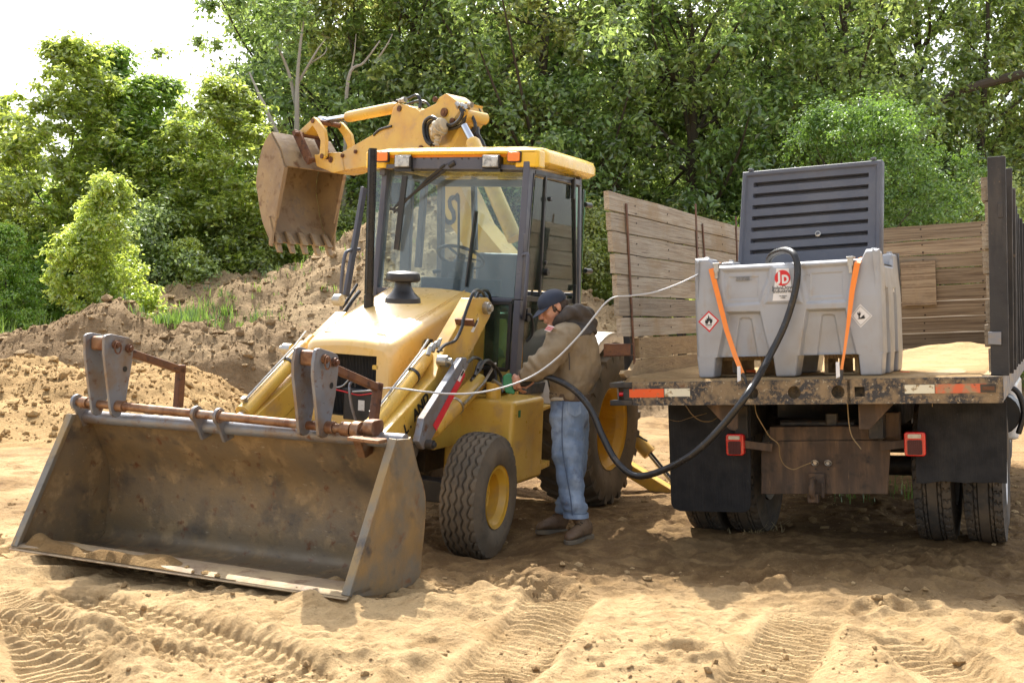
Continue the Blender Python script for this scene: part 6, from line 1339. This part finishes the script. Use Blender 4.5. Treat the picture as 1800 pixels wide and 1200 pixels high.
c5 = TK.hit(1565, 499, x=TW-.012); g = G(); g.prism([TK.hit(a, b, x=TW-.012) for a, b in ((1559.5, 485), (1571, 487), (1573, 514), (1561.5, 510))], (.0012, 0, 0)); s5 = g.build('sticker', m_stk, TKO)
for (a, b, r_) in ((1562, 490, .010), (1564, 507, .010)): q = TK.hit(a, b, x=TW-.010); g = G(); g.cyl(q, q+np.array([.001, 0, 0]), r_, 14); g.build('red_disc', m_redink, s5)
for k, t in enumerate(('DIESEL', 'FUEL', 'UN1202')):
    q = TK.hit(1568, 490+8*k, x=TW-.0095); text_mesh(t, .018, axes_matrix(q, (0, 1, 0), (0, 0, 1)), m_ink, s5)
# lid: heightfield panel with seven louvres
lTL = TK.hit(1306, 303, y=TD+.10); lTR = TK.hit(1551, 281, y=TD+.10); lBL = TK.hit(1296, 478, y=TD-.02); lBR = TK.hit(1549, 462, y=TD-.02)
ex_ = nrm(lTR-lTL); NXl, NZl = 200, 260; U_, W_ = np.meshgrid(np.linspace(0, 1, NXl), np.linspace(0, 1, NZl))
Pl = (lBL[None, None]*(1-U_[..., None])+lBR[None, None]*U_[..., None])*(1-W_[..., None])+(lTL[None, None]*(1-U_[..., None])+lTR[None, None]*U_[..., None])*W_[..., None]
nl = nrm(np.cross(lTR-lTL, lTL-lBL)); nl = nl if nl[1] < 0 else -nl
ed = np.minimum(np.minimum(U_, 1-U_)*1.0, (1-W_)*.72); d_ = -.018*sstep(ed, .030, .045)-.02*(1-sstep(ed, 0, .010))
def slots(W0):
    out = 0
    for k in range(7):
        zc_ = .862-.1125*k+.012*0; t = (W0-(zc_))/.021; u = sstep(U_, .085, .10)*(1-sstep(U_, .895, .91)); out = out+(-.060*u*np.where((t > -1) & (t < .9), (1-(np.clip(-t, 0, 1)))**.6, 0)*((t > -1) & (t < .9)))
    return out
d_ = d_+slots(W_)
Pl2 = Pl+nl[None, None]*(d_[..., None]+.02); Vb = Pl-nl[None, None]*.075
idx = np.arange(NXl*NZl).reshape(NZl, NXl); Fl = np.stack([idx[:-1, :-1], idx[:-1, 1:], idx[1:, 1:], idx[1:, :-1]], -1).reshape(-1, 4); nV = NXl*NZl
bord = np.concatenate([idx[0, :], idx[1:, -1], idx[-1, -2::-1], idx[-2:0:-1, 0]]); bn = np.roll(bord, -1); Fb = np.stack([bord, bord+nV, bn+nV, bn], -1)
lid = fast_mesh('lid', np.concatenate([Pl2.reshape(-1, 3), Vb.reshape(-1, 3)]), np.concatenate([Fl, Fl[:, ::-1]+nV, Fb]), m_lid, True, TKO); lid.data.set_sharp_from_angle(angle=R(35))
q = TK.hit(1439, 412, y=TD+.04); g = G(); g.lathe([(.020, 0), (.020, .012), (.014, .014), (.012, .006), (.0001, .006)], q+nl*.012, nl, 20); g.build('grommet', m_galv, lid)
for t in (.06, .94): g = G(); q = lTL*(1-t)+lTR*t; g.rbox(q+np.array([0, .0, .012]), (.035, .03, .018), .006); g.build('stacking_peg', m_lid, lid, bevel=.003)
# straps
def strap(nm, label, pts, w_, hook):
    P = [TK.hit(a, b, y=y_) for a, b, y_ in pts]; V = []; F = []
    for i, p in enumerate(P):
        s_ = w_[i]*.5; d_t = nrm(P[min(i+1, len(P)-1)]-P[max(i-1, 0)]); n_ = np.array([1.0, 0, 0]); n_ = nrm(n_-np.dot(n_, d_t)*d_t) if i > 1 else np.array([1., 0, 0]); V += [p-n_*s_, p+n_*s_, p+n_*s_+np.array([0, .002, .0015]), p-n_*s_+np.array([0, .002, .0015])]
    for i in range(len(P)-1): F += [(4*i+k, 4*i+(k+1) % 4, 4*i+4+(k+1) % 4, 4*i+4+k) for k in range(4)]
    F += [(3, 2, 1, 0), tuple(4*(len(P)-1)+k for k in range(4))]
    t = thing(nm, label, 'strap', TK.matrix(), 'orange ratchet straps holding the tank'); g = G(); g.add(V, F); g.build('webbing', m_org, t)
    h0 = P[-1]; h1 = TK.hit(*hook, y=pts[-1][2]-.02); g = G(); g.tube([h0, (h0+h1)/2+np.array([.006, 0, 0]), h1], [.014, .009, .007], 8); g.build('hook', m_dark, t)
    g = G(); a = h0+np.array([-.03, -.012, .05]); g.prism([a, a+np.array([.022, 0, 0]), a+np.array([.024, -.004, -.09]), a+np.array([-.0, -.004, -.10])], (0, .001, 0)); g.build('care_tag', m_stk, t); return t
strap('ratchet_strap', 'orange strap slanting down the left half of the tank past the flame sign', [(1262, 462, .5), (1256, 470, .05), (1250, 473, -.012), (1262, 520, -.03), (1277, 580, -.05), (1292, 625, -.12), (1305, 657, -.2)], [.04, .04, .036, .034, .032, .030, .028], (1312, 674))
strap('ratchet_strap', 'orange strap running down the right half of the tank beside the fish sign', [(1518, 452, .5), (1512, 455, .05), (1507, 462, -.012), (1498, 510, -.03), (1491, 570, -.05), (1484, 620, -.12), (1479, 650, -.2)], [.04, .04, .038, .034, .024, .016, .018], (1476, 676))
m_orgp = M('orange_plastic', (.85, .16, .02), .4, rvar=.05)
for (nm, a, y_, sc, lb) in (('strap_end', (1315, 652), .35, 1, 'orange strap end and handle lying under the left half of the tank'), ('strap_end', (1590, 655), .5, .6, 'bit of orange strap lying on the deck at the tank\'s right foot')):
    q = TK.world(TK.hit(*a, y=y_)); q[2] = max(q[2], FT_.world((0.5, 1.0, .02))[2]); g = G(); g.rbox(q, (.10*sc, .05, .02), .01); 
    if sc == 1: g.prism([q+np.array([-.06, 0, -.01]), q+np.array([-.02, 0, -.01]), q+np.array([-.025, 0, .08]), q+np.array([-.04, 0, .10]), q+np.array([-.055, 0, .08])], (0, .02, 0))
    tag(g.build(nm, m_orgp, None, bevel=.004), lb, 'strap')
# wooden pallet blocks under the tank
for i, (x0, x1, lb) in enumerate(((.06, .40, 'left'), (.80, 1.02, 'middle'))):
    t = thing('pallet_block', 'tan slotted pallet showing under the %s of the tank' % ('left foot' if i == 0 else 'middle'), 'pallet', TK.matrix()); g = G(); y0 = .22; nslot = 2; ww = x1-x0
    g.box(((x0+x1)/2, y0+.15, .118), (ww, .30, .025)); 
    for k in range(nslot+1): g.box((x0+.012+(ww-.024)*k/nslot, y0+.15, .055), (.026, .30, .105))
    g.box(((x0+x1)/2, y0+.15, .006), (ww, .30, .012))
    for k in range(int(ww/.022)): g.box((x0+.011+.022*k, y0-.004, .118), (.010, .012, .022))
    g.build('block_frame', m_mudwood, t, bevel=.003)
# ================================================================ PERSON beside the machine
PZ = 7.95
def pp_(a, b, d=0.): return wpt(a, b, PZ+d)
def remeshed(g, vox, name, mat, parent, smooth_it=6, disp=None, sub=None):
    o = g.build(name+'_tmp', mat, None, smooth=False); m = o.modifiers.new('r', 'REMESH'); m.mode = 'VOXEL'; m.voxel_size = vox; s = o.modifiers.new('s', 'SMOOTH'); s.iterations = smooth_it; s.factor = .5
    me = bpy.data.meshes.new_from_object(o.evaluated_get(bpy.context.evaluated_depsgraph_get())); bpy.data.objects.remove(o)
    me.name = name; me.materials.clear(); me.materials.append(mat)
    if disp:
        n = len(me.vertices); co = np.empty(n*3, np.float32); me.vertices.foreach_get('co', co); co = co.reshape(-1, 3); no = np.empty(n*3, np.float32); me.vertex_normals.foreach_get('vector', no); no = no.reshape(-1, 3)
        co = co+no*disp(co)[:, None]; me.vertices.foreach_set('co', co.ravel().astype(np.float32)); me.update()
    me.polygons.foreach_set('use_smooth', [True]*len(me.polygons)); o = bpy.data.objects.new(name, me); C.objects.link(o); o.parent = parent
    return o
def ering(c, rx, ry, n=20, tilt=0, yaw=0):
    P = []
    for k in range(n):
        t = 2*math.pi*k/n; x, y = rx*math.cos(t), ry*math.sin(t); P.append((c[0]+x*math.cos(yaw)-y*math.sin(yaw), c[1]+x*math.sin(yaw)+y*math.cos(yaw), c[2]+x*tilt))
    return P
m_skin = M('skin', (.50, .26, .17), .5, 0, [((.42, .18, .12), 14, .5, .75)], (90, .0006)); m_skin.node_tree.nodes['Principled BSDF'].inputs['Subsurface Weight'].default_value = .1; m_skin.node_tree.nodes['Principled BSDF'].inputs['Subsurface Radius'].default_value = (.02, .008, .004)
m_jkt = M('olive_brown_canvas', (.215, .165, .100), .85, 0, [((.15, .115, .075), 5, .45, .7), ((.28, .22, .14), 9, .55, .8)], (220, .0006), bump2=(16, .006))
m_hoodm = M('charcoal_brown_fleece', (.055, .047, .042), .9, 0, [((.08, .068, .06), 12, .5, .8)], (120, .001), bump2=(18, .006))
m_jean = M('faded_denim', (.14, .20, .30), .85, 0, [((.29, .36, .46), 4, .46, .66, (1.4, 1.4, .6)), ((.085, .12, .20), 7, .55, .70), ((.30, .27, .21), 14, .66, .8)], (260, .0006, (1, 1, .4)), bump2=(12, .007, (1, 1, 1.8)))
m_boot = M('brown_leather', (.115, .068, .038), .6, 0, [((.19, .125, .07), 7, .45, .7), ((.07, .045, .03), 20, .58, .7)], (60, .0015))
m_sole = M('boot_sole', (.10, .085, .065), .8, 0, [((.2, .15, .09), 9, .45, .7)])
m_cap = M('navy_cap', (.012, .020, .042), .75, 0, [((.03, .035, .05), 9, .5, .8)], (160, .0006))
m_hair = M('dark_brown_hair', (.045, .026, .016), .6, bump=(60, .006, (1, 1, .3)))
PE = thing('person', 'man in olive jacket, faded jeans and navy cap bending to fill the yellow machine\'s tank', 'person', loc=tuple(pp_(1000, 950, 0)))
PO = np.array(PE.location)
def lo(P): return [tuple(np.array(p)-PO) for p in P]
def ltube(g, P, r_, n=14): return g.tube([np.array(p)-PO for p in P], r_, n)
# ---- body (one mesh): legs, trunk, neck, head, arms, hands
g = G(); hd = pp_(972, 541, -.02); F_ = nrm((-.83, -.30, -.42)); UPv = nrm(np.array([.40*-1*-.0-.38, -.12, .90])+0*F_); UPv = nrm(UPv-np.dot(UPv, F_)*F_); SD = np.cross(UPv, F_)   # SD: his left side -> towards camera
if SD[1] > 0: SD = -SD
def H(f, u, s): return hd+F_*f+UPv*u+SD*s
hipc = pp_(1003, 712, 0); chest = pp_(1002, 610, 0); neck0 = pp_(1003, 575, 0); 
ltube(g, [hipc, pp_(1006, 660), chest, pp_(1002, 585)], [.125, .12, .13, .10], 16)
for P, r_ in (([pp_(995, 715, -.08), pp_(1000, 800, -.10), pp_(1012, 896, -.11)], [.085, .06, .042]), ([pp_(1003, 715, .10), pp_(1003, 800, .13), pp_(994, 890, .16)], [.085, .06, .042]),
              ([neck0, pp_(990, 560, 0), H(-.05, -.06, 0), H(-.03, .0, 0)], [.075, .062, .058, .06]),
              ([pp_(993, 592, -.17), pp_(965, 625, -.25), pp_(948, 648, -.26)], [.055, .048, .042]), ([pp_(948, 648, -.26), pp_(925, 660, -.23), pp_(914, 665, -.22)], [.042, .032, .027]),
              ([pp_(993, 592, .17), pp_(955, 635, .12), pp_(930, 668, -.10)], [.055, .042, .027]), ([pp_(1002, 590, -.17), pp_(1002, 590, .17)], [.06, .06])): ltube(g, P, r_)
# head built of overlapping solids, merged by the voxel remesh
def ell(c, rf, ru, rs, n=16, m=12):
    V = [c+UPv*ru]; rings = []
    rows_ = []
    for i in range(m+1):
        ph = math.pi*i/m; rows_.append([tuple(c+UPv*ru*math.cos(ph)+(F_*rf*math.cos(t)+SD*rs*math.sin(t))*max(.02, math.sin(ph))-PO) for t in np.linspace(0, 2*math.pi, n+1)[:-1]])
    g.loft(rows_)
ell(H(-.010, .030, 0), .098, .088, .076); ell(H(.015, -.02, 0), .078, .085, .066); ell(H(.030, -.072, 0), .052, .045, .045)     # skull, face, jaw
ell(H(.072, -.102, 0), .022, .020, .024)                                                                                      # chin
g.tube([H(.088, .022, 0)-PO, H(.108, -.006, 0)-PO, H(.118, -.026, 0)-PO, H(.095, -.036, 0)-PO], [.011, .013, .016, .010], 10)     # nose
for s in (-1, 1):
    ell(H(.078, .022, s*.028), .014, .008, .022, 10, 8); ell(H(.062, -.018, s*.038), .022, .020, .018, 10, 8); ell(H(.110, -.030, s*.010), .009, .008, .009, 8, 6)   # brow, cheek, nostril
    ell(H(-.012, -.005, s*.078), .018, .032, .010, 12, 8); ell(H(-.020, .005, s*.086), .010, .022, .008, 10, 8)                   # ear
ell(H(.092, -.058, 0), .012, .006, .022, 10, 6); ell(H(.090, -.070, 0), .012, .007, .019, 10, 6)                                 # lips
# hands: left hand grips the nozzle
def hand(c, fwd, out, side, grip=.9):
    c = np.array(c); fwd = nrm(fwd); out = nrm(np.array(out)-np.dot(out, fwd)*fwd); sd = np.cross(fwd, out)
    for k in range(4):
        q = c+sd*(k-1.5)*.0185*side; g.tube([q-fwd*.035-PO, q+fwd*.038-PO], [.014, .0125], 8)
        L1 = (.036, .040, .038, .030)[k]; a = q+fwd*.042; b = a+nrm(fwd*.55-out*.85)*L1; d = b+nrm(-fwd*.45-out*.8)*L1*.75; e = d+nrm(-fwd*1+out*.1)*L1*.5
        g.tube([a-fwd*.008-PO, a-PO, b-PO, d-PO, e-PO], [.0105, .0105, .0095, .0085, .007], 8)
    t0 = c-fwd*.02-sd*.03*side; t1 = t0+nrm(fwd*.6-sd*.5*side-out*.4)*.035; t2 = t1+nrm(fwd*.7-out*.7)*.030; g.tube([c-fwd*.03-PO, t0-PO, t1-PO, t2-PO], [.014, .014, .012, .0095], 8)
HL = pp_(905, 670, -.20); hand(HL, pp_(897, 682, -.14)-HL, pp_(895, 662, -.30)-HL, 1); g.tube([pp_(914, 665, -.22)-PO, HL-PO], [.027, .026], 10)
HR = pp_(926, 672, -.08); hand(HR, pp_(915, 680, -.12)-HR, pp_(925, 662, -.12)-HR, -1)
remeshed(g, .0052, 'body', m_skin, PE, 2)
g = G()                                                                            # eyes
for s in (-1, 1): q = H(.080, .004, s*.030)-PO; g.tube([q-F_*.009, q+F_*.004], [.011, .008], 10)
g.build('eye', m_ink, PE) if 0 else None
g = G()                                                                            # eyebrow ridge and stubble-dark brows
for s in (-1, 1): g.tube([H(.092, .026, s*.012)-PO, H(.088, .030, s*.030)-PO, H(.074, .026, s*.046)-PO], [.003, .004, .002], 6)
g.build('eyebrows', m_hair, PE)
# ---- jeans
g = G(); ym = 0
g.loft([lo(ering(pp_(1003, 698, 0), .132, .175)), lo(ering(pp_(1001, 715, 0), .138, .185)), lo(ering(pp_(1001, 735, 0), .138, .185)), lo(ering(pp_(1001, 752, 0), .12, .16))])
def leg(P, rs):
    V = [lo(ering(p, rx, ry)) for p, (rx, ry) in zip(P, rs)]; g.loft(V)
leg([pp_(999, 728, -.085), pp_(998, 765, -.095), pp_(999, 800, -.105), pp_(1002, 840, -.115), pp_(1008, 880, -.12), pp_(1012, 906, -.12)], [(.125, .100), (.118, .098), (.108, .09), (.094, .085), (.083, .08), (.082, .08)])
leg([pp_(1006, 728, .09), pp_(1010, 765, .105), pp_(1012, 800, .12), pp_(1006, 840, .14), pp_(998, 880, .15), pp_(995, 900, .15)], [(.115, .095), (.105, .09), (.09, .08), (.080, .075), (.075, .075), (.073, .073)])
def wrj(co):
    x, y, z = co[:, 0]+PO[0], co[:, 1]+PO[1], co[:, 2]+PO[2]; s = z+PO[2]*0
    low = 1-sstep(z, .12, .55); return .018*fbm(x*7+z*3, z*11+y*5, 3, 5)+.022*low*(fbm(x*5+y*4, z*22, 2, 9))+.009*fbm(x*20, z*14+y*9, 3, 19)
remeshed(g, .0095, 'jeans', m_jean, PE, 5, wrj)
g = G(); g.loft([lo(ering(pp_(1012, 901, -.12), .087, .085)), lo(ering(pp_(1012.5, 909, -.12), .089, .087)), lo(ering(pp_(1012.5, 909, -.12), .080, .078)), lo(ering(pp_(1012, 901, -.12), .080, .078))]); g.build('jeans_cuff', m_jean, PE)
# side seam, back pocket
g = G(); sm = [(990, 703), (988, 740), (989, 790), (996, 835), (1003, 875), (1006, 905)]; dpt = [-.190, -.198, -.203, -.207, -.206, -.206]; g.tube([p-PO for p in spline([pp_(a, b, d) for (a, b), d in zip(sm, dpt)], 6)], .004, 6); g.build('seam', M('dark_denim_seam', (.07, .10, .16), .9), PE)
P = [pp_(a, b, -.192) for a, b in ((997, 706), (1022, 706), (1022, 726), (1012, 733), (998, 726))]; g = G(); g.prism(lo(P), (0, .012, 0)); g.build('back_pocket', m_jean, PE, bevel=.004)
g = G(); g.tube([p-PO for p in spline([pp_(969, 702, -.02), pp_(975, 701, -.12), pp_(990, 701, -.17)], 5)], .012, 8); g.build('shirt_hem', m_rag, PE)
# ---- jacket
g = G()
g.loft([lo(ering(pp_(1002, 701, 0), .134, .178, tilt=-.05)), lo(ering(pp_(1002, 689, 0), .142, .186, tilt=-.05)), lo(ering(pp_(1003, 678, 0), .170, .212, tilt=-.04)), lo(ering(pp_(1007, 655, 0), .182, .218)), lo(ering(pp_(1009, 630, 0), .178, .215, tilt=.05)), lo(ering(pp_(1009, 608, 0), .170, .215, tilt=.10)), lo(ering(pp_(1007, 590, 0), .150, .205, tilt=.15)), lo(ering(pp_(1004, 577, 0), .115, .16, tilt=.2)), lo(ering(pp_(1000, 567, 0), .080, .095, tilt=.25))])
ltube(g, [pp_(1004, 580, -.12), pp_(986, 596, -.20), pp_(970, 625, -.245), pp_(952, 645, -.255), pp_(938, 653, -.25), pp_(925, 657, -.235)], [.09, .104, .096, .086, .074, .056], 18)
ltube(g, [pp_(925, 657, -.235), pp_(919.5, 659.5, -.228)], [.044, .043], 16)
ltube(g, [pp_(1000, 592, .14), pp_(978, 612, .16), pp_(955, 640, .10), pp_(940, 660, -.02)], [.082, .075, .062, .045], 14)
def wrk(co):
    x, y, z = co[:, 0], co[:, 1], co[:, 2]; arm_ = (1-sstep(x, -.16, -.02))
    return .022*fbm(x*5+z*4+y*2, z*8-x*3+y*3, 3, 15)+.016*fbm(x*13+y*6, z*9-y*5, 3, 25)+.009*arm_*np.sin((x*.8+z*.6)*95+3*fbm(x*6, z*6, 2, 3))*sstep(fbm(x*8, z*8+y*4, 2, 61), -.1, .4)
JK = remeshed(g, .0105, 'jacket', m_jkt, PE, 4, wrk)
g = G(); rr_a = lo(ering(pp_(1002, 703, 0), .137, .181, 48, tilt=-.05)); rr_b = lo(ering(pp_(1002, 691, 0), .147, .191, 48, tilt=-.05)); g.loft([rr_a, rr_b]); V = g.v
for i in range(len(g.v)):
    if i % 2: g.v[i] = (g.v[i][0]*.985, g.v[i][1], g.v[i][2])
m_knit = M('brown_knit_band', (.095, .066, .045), .95, bump=(140, .003, (1, 1, .15))); g.build('waistband', m_knit, PE, ang=60)
g = G(); g.tube([pp_(922, 658.3, -.232)-PO, pp_(916, 661, -.224)-PO], [.046, .041], 18); g.build('cuff', m_knit, PE)
# shoulder yoke + hood lying on the back
g = G()
g.loft([lo(ering(pp_(1009, 593, 0), .160, .213, tilt=.22)), lo(ering(pp_(1008, 583, 0), .145, .195, tilt=.22)), lo(ering(pp_(1004, 572, 0), .110, .145, tilt=.25)), lo(ering(pp_(998, 562, 0), .085, .095, tilt=.3))])
ltube(g, spline([pp_(975, 571, -.03), pp_(988, 558, -.09), pp_(1008, 548, -.11), pp_(1027, 552, -.05), pp_(1032, 556, .03), pp_(1020, 552, .11), pp_(995, 556, .10)], 4), [.028, .030, .034, .038, .042, .046, .050, .052, .054, .055, .056, .056, .056, .056, .056, .055, .054, .052, .050, .046, .04, .036, .034, .03, .03], 12)
ltube(g, spline([pp_(1015, 560, -.06), pp_(1032, 570, -.03), pp_(1036, 582, .0), pp_(1028, 592, .02)], 4), [.055, .06, .062, .064, .065, .064, .06, .055, .05, .045, .04, .035, .03], 12)
def wrh(co): x, y, z = co[:, 0], co[:, 1], co[:, 2]; return .011*fbm(x*9+y*4, z*13, 3, 45)+.007*np.sin((x*.5+z+.4*y)*70+4*fbm(x*5, z*5, 2, 4))*sstep(z, .34*4, 1.5)+.004
remeshed(g, .0095, 'hood', m_hoodm, PE, 4, wrh)
# sleeve flag patch
P = [pp_(a, b, -.285) for a, b in ((964, 571), (974.5, 574), (967, 583), (957, 580))]; P[0][1] += .035; P[1][1] += .01; P[2][1] -= .01; P[3][1] += .02
m_flag = M('patch_white', (.62, .52, .48), .8)
g = G(); g.prism(lo(P), (0, .02, 0)); fo = g.build('sleeve_patch', m_flag, PE)
for k in range(3):
    t = .25+.25*k; a = P[0]*(1-t)+P[3]*t; b = P[1]*(1-t)+P[2]*t; g = G(); g.bar(a-PO-np.array([0, .003, 0]), b-PO-np.array([0, .003, 0]), .004, .004); g.build('patch_stripe', m_red, fo)
# seams on sleeve / back
g = G(); 
for L_, d in (([(974, 588), (985, 592), (995, 584), (1008, 576)], -.225),): pass
g.tube([p-PO for p in spline([pp_(995, 592, -.232), pp_(1000, 620, -.232), pp_(1001, 650, -.232)], 5)], .004, 5); g.build('jacket_seam', m_hoodm, PE)
g = G(); g.tube([p-PO for p in spline([pp_(962, 640, -.18), pp_(960, 655, -.19), pp_(963, 668, -.195), pp_(966, 680, -.19)], 5)], .005, 5); g.build('pocket_zip', m_ink, PE)
# ---- hair, cap
g = G(); 
def ell2(c, rf, ru, rs, n=16, m=10, top=math.pi):
    rows_ = []
    for i in range(m+1):
        ph = top*i/m; rows_.append([tuple(c+UPv*ru*math.cos(ph)+(F_*rf*math.cos(t)+SD*rs*math.sin(t))*max(.02, math.sin(ph))-PO) for t in np.linspace(0, 2*math.pi, n+1)[:-1]])
    g.loft(rows_)
ell2(H(-.035, .0, 0), .085, .075, .082); ell2(H(-.075, -.03, 0), .04, .055, .058)
for s in (-1, 1): ell2(H(.022, -.0, s*.070), .012, .035, .012, 10, 8)
remeshed(g, .007, 'hair', m_hair, PE, 2, lambda co: .008*fbm(co[:, 0]*45, co[:, 2]*45, 3, 3))
g = G(); ell2(H(-.012, .042, 0), .108, .085, .090, 28, 12, math.pi*.56)
CPo = g.build('cap', m_cap, PE, ang=60)
g = G(); V = []; nb = 14
for t in np.linspace(-1.15, 1.15, nb):
    i_ = H(-.012+.100*math.cos(t*.9), .030, .086*math.sin(t)); ext = .075*max(0, math.cos(t*1.05)); o_ = i_+F_*ext+UPv*(-.030*max(0, math.cos(t*1.05))+.0)+SD*0; V.append((i_, o_))
rows = [[a-PO for a, b in V], [(a*.5+b*.5)+UPv*.004-PO for a, b in V], [b-PO for a, b in V]]; g.sheet(rows, .004); g.build('cap_brim', m_cap, PE)
g = G(); q = H(-.012, .126, 0)-PO; g.tube([q-UPv*.004, q+UPv*.003], [.008, .006], 8); g.build('cap_button', m_cap, PE)
# ---- boots
def boot(heel, toe, ankle, nm='boot'):
    d = np.array([toe[0]-heel[0], toe[1]-heel[1], 0.]); L = np.linalg.norm(d); d /= L; s = np.array([-d[1], d[0], 0]); zf = heel[2]; tz_ = toe[2]
    def ring(t, w, h, lift=0): 
        c = np.array([heel[0], heel[1], 0])+d*L*t; z0 = zf+(tz_-zf)*t+.028+lift; return [tuple(c+s*w*math.cos(a)+np.array([0, 0, z0+h*(.5+.5*math.sin(a))])-PO) for a in np.linspace(0, 2*math.pi, 17)[:-1]]
    g = G(); g.loft([ring(.0, .020, .07), ring(.05, .034, .10), ring(.25, .038, .115), ring(.45, .040, .10), ring(.65, .048, .078), ring(.82, .048, .062), ring(.94, .036, .048), ring(1.0, .015, .03)])
    an = np.array(ankle); b0 = np.array([heel[0], heel[1], 0])+d*L*.20; g.tube([np.array([b0[0], b0[1], zf+.06])-PO, np.array([b0[0]*.6+an[0]*.4, b0[1]*.6+an[1]*.4, zf+.115])-PO, np.array([an[0], an[1], zf+.17])-PO, an-PO], [.046, .052, .055, .056], 16)
    b = remeshed(g, .006, nm, m_boot, PE, 3, lambda co: .003*fbm(co[:, 0]*30, co[:, 2]*30+co[:, 1]*20, 3, 7))
    g = G(); out = []
    for t, w in ((-.03, .018), (.0, .034), (.12, .041), (.40, .041), (.62, .050), (.82, .050), (.96, .036), (1.03, .012)): out.append((t, w))
    top = [np.array([heel[0], heel[1], zf+(tz_-zf)*t])+d*L*t+s*w for t, w in out]+[np.array([heel[0], heel[1], zf+(tz_-zf)*t])+d*L*t-s*w for t, w in out[::-1]]
    g.prism(lo([p+np.array([0, 0, .002]) for p in top]), (0, 0, .030)); g.build('sole', m_sole, b, bevel=.004)
    g = G()
    for k in range(5):
        t = .36+.075*k; c = np.array([heel[0], heel[1], zf+(tz_-zf)*t+.028+.108-.055*(k/5.)])+d*L*t; g.tube([c-s*.022-PO, c+np.array([0, 0, .006])-PO, c+s*.022-PO], .0035, 5)
    g.tube([p-PO for p in spline([np.array([heel[0], heel[1], zf+.14])+d*L*.40, np.array([heel[0], heel[1], zf+.10])+d*L*.42+s*-.05, np.array([heel[0], heel[1], zf+.06])+d*L*.45+s*-.055], 4)], .003, 5); g.build('laces', m_ink, b)
    return b
z0 = gz(*pp_(1015, 955, -.11)[:2]); hN = pp_(1038, 938, -.08); tN = pp_(996, 957, -.27); gl = max(0, 0)
boot(np.array([hN[0], hN[1], .040]), np.array([tN[0], tN[1], .026]), pp_(1015, 900, -.11))
hF = pp_(995, 934, .17); tF = pp_(943, 937, .12); boot(np.array([hF[0], hF[1], hF[2]-.01]), np.array([tF[0], tF[1], tF[2]-.005]), pp_(993, 898, .15))
print('boots z', hN[2], tN[2], hF[2], tF[2], 'ground', z0, gz(tN[0], tN[1]), gz(hN[0], hN[1]), gz(hF[0], hF[1]))

# ================================================================ HOSES, NOZZLE, CABLE
NZ0 = thing('fuel_nozzle', 'green fuel nozzle held in the man\'s hand above the machine\'s filler neck', 'nozzle', loc=tuple(pp_(898, 678, -.19))); NO = np.array(NZ0.location)
g = G(); P = [pp_(a, b, -.175) for a, b in ((884, 661), (892, 656), (899, 656), (902, 668), (901, 680), (906, 690), (903, 693), (889, 690), (884, 676))]; g.prism([p-NO-np.array([0, .02, 0]) for p in P], (0, .045, 0)); g.build('nozzle_guard', m_green, NZ0, bevel=.008)
fw = FB.world(FILL); g = G(); g.tube([p-NO for p in spline([pp_(905, 672, -.17), pp_(898, 680, -.16), pp_(893, 688, -.10), fw+np.array([0, 0, .02]), fw+np.array([0, 0, -.05])], 4)], .011, 10); g.build('spout', m_galv, NZ0)
g = G(); g.tube([p-NO for p in spline([pp_(907, 668, -.19), pp_(920, 674, -.17), pp_(932, 668, -.15), pp_(944, 659, -.22)], 4)], [.020, .020, .022, .022, .024, .024, .024, .023, .022, .022, .022, .022, .022], 10); g.bar(pp_(912, 682, -.17)-NO, pp_(928, 686, -.16)-NO, .02, .012); g.build('nozzle_handle', m_black, NZ0, bevel=.002)
def wh(pts, r_, nm, label, cat, mt, n=8):
    P = spline([wpt(a, b, z) for a, b, z in pts], n); t = tag(G().tube([p-P[0] for p in P], r_, 12).build(nm, mt, None, ang=60), label, cat); t.location = tuple(P[0]); return t
def tkz(a, b, y_): return (a, b, float(TK.world(TK.hit(a, b, y=y_))[1]))
wh([tkz(1352, 468, .30), tkz(1352, 456, .26), tkz(1362, 445, .18), tkz(1382, 440, .05), tkz(1397, 449, -.03), tkz(1402, 475, -.05), tkz(1397, 515, -.06), tkz(1378, 575, -.08), tkz(1346, 638, -.16), (1315, 690, 7.00), (1275, 742, 7.04), (1225, 792, 7.12), (1170, 824, 7.25), (1120, 836, 7.38), (1085, 812, 7.46), (1060, 768, 7.52), (1040, 722, 7.56), (1010, 686, 7.60), (975, 666, 7.66), (944, 659, 7.73)],
   .0225, 'fuel_hose', 'thick black hose looping from the grey tank down to the nozzle in the man\'s hand', 'hose', m_hose)
m_cable = M('pale_cable', (.38, .39, .40), .4, rvar=.05)
q_ = FB.world((.345, .10, 1.10))
wh([(1235, 478, 7.75), (1218, 487, 7.6), (1190, 500, 7.55), (1150, 514, 7.5), (1110, 520, 7.5), (1082, 522, 7.5), (1064, 533, 7.5), (1045, 556, 7.5), (1015, 593, 7.48), (975, 633, 7.45), (935, 661, 7.42), (890, 679, 7.36), (840, 690, 7.28), (790, 692, 7.2), (745, 688, 7.15), (705, 683, 7.2), (680, 682, 7.3), (650, 686, 7.5), (620, 688, 7.72)],
   .006, 'power_cable', 'thin pale grey cable strung from the grey tank past the man to the machine\'s battery', 'cable', m_cable)
# ================================================================ closing pass: pieces that lie apart become parts of their own
for o in list(S.objects):
    if o.type == 'MESH' and o.parent is not None and o.name.split('.')[0] in ('hydraulic_hose', 'pin', 'collar', 'hose_fitting', 'cab_rail', 'chain_ring', 'lever', 'hinge', 'hinge_lug', 'battery_cable', 'pivot_pin', 'frame_rail', 'bolt', 'bolt_hole', 'door_frame', 'step', 'hydraulic_line', 'hood_seam', 'wiper', 'fender'):
        split_islands(o)
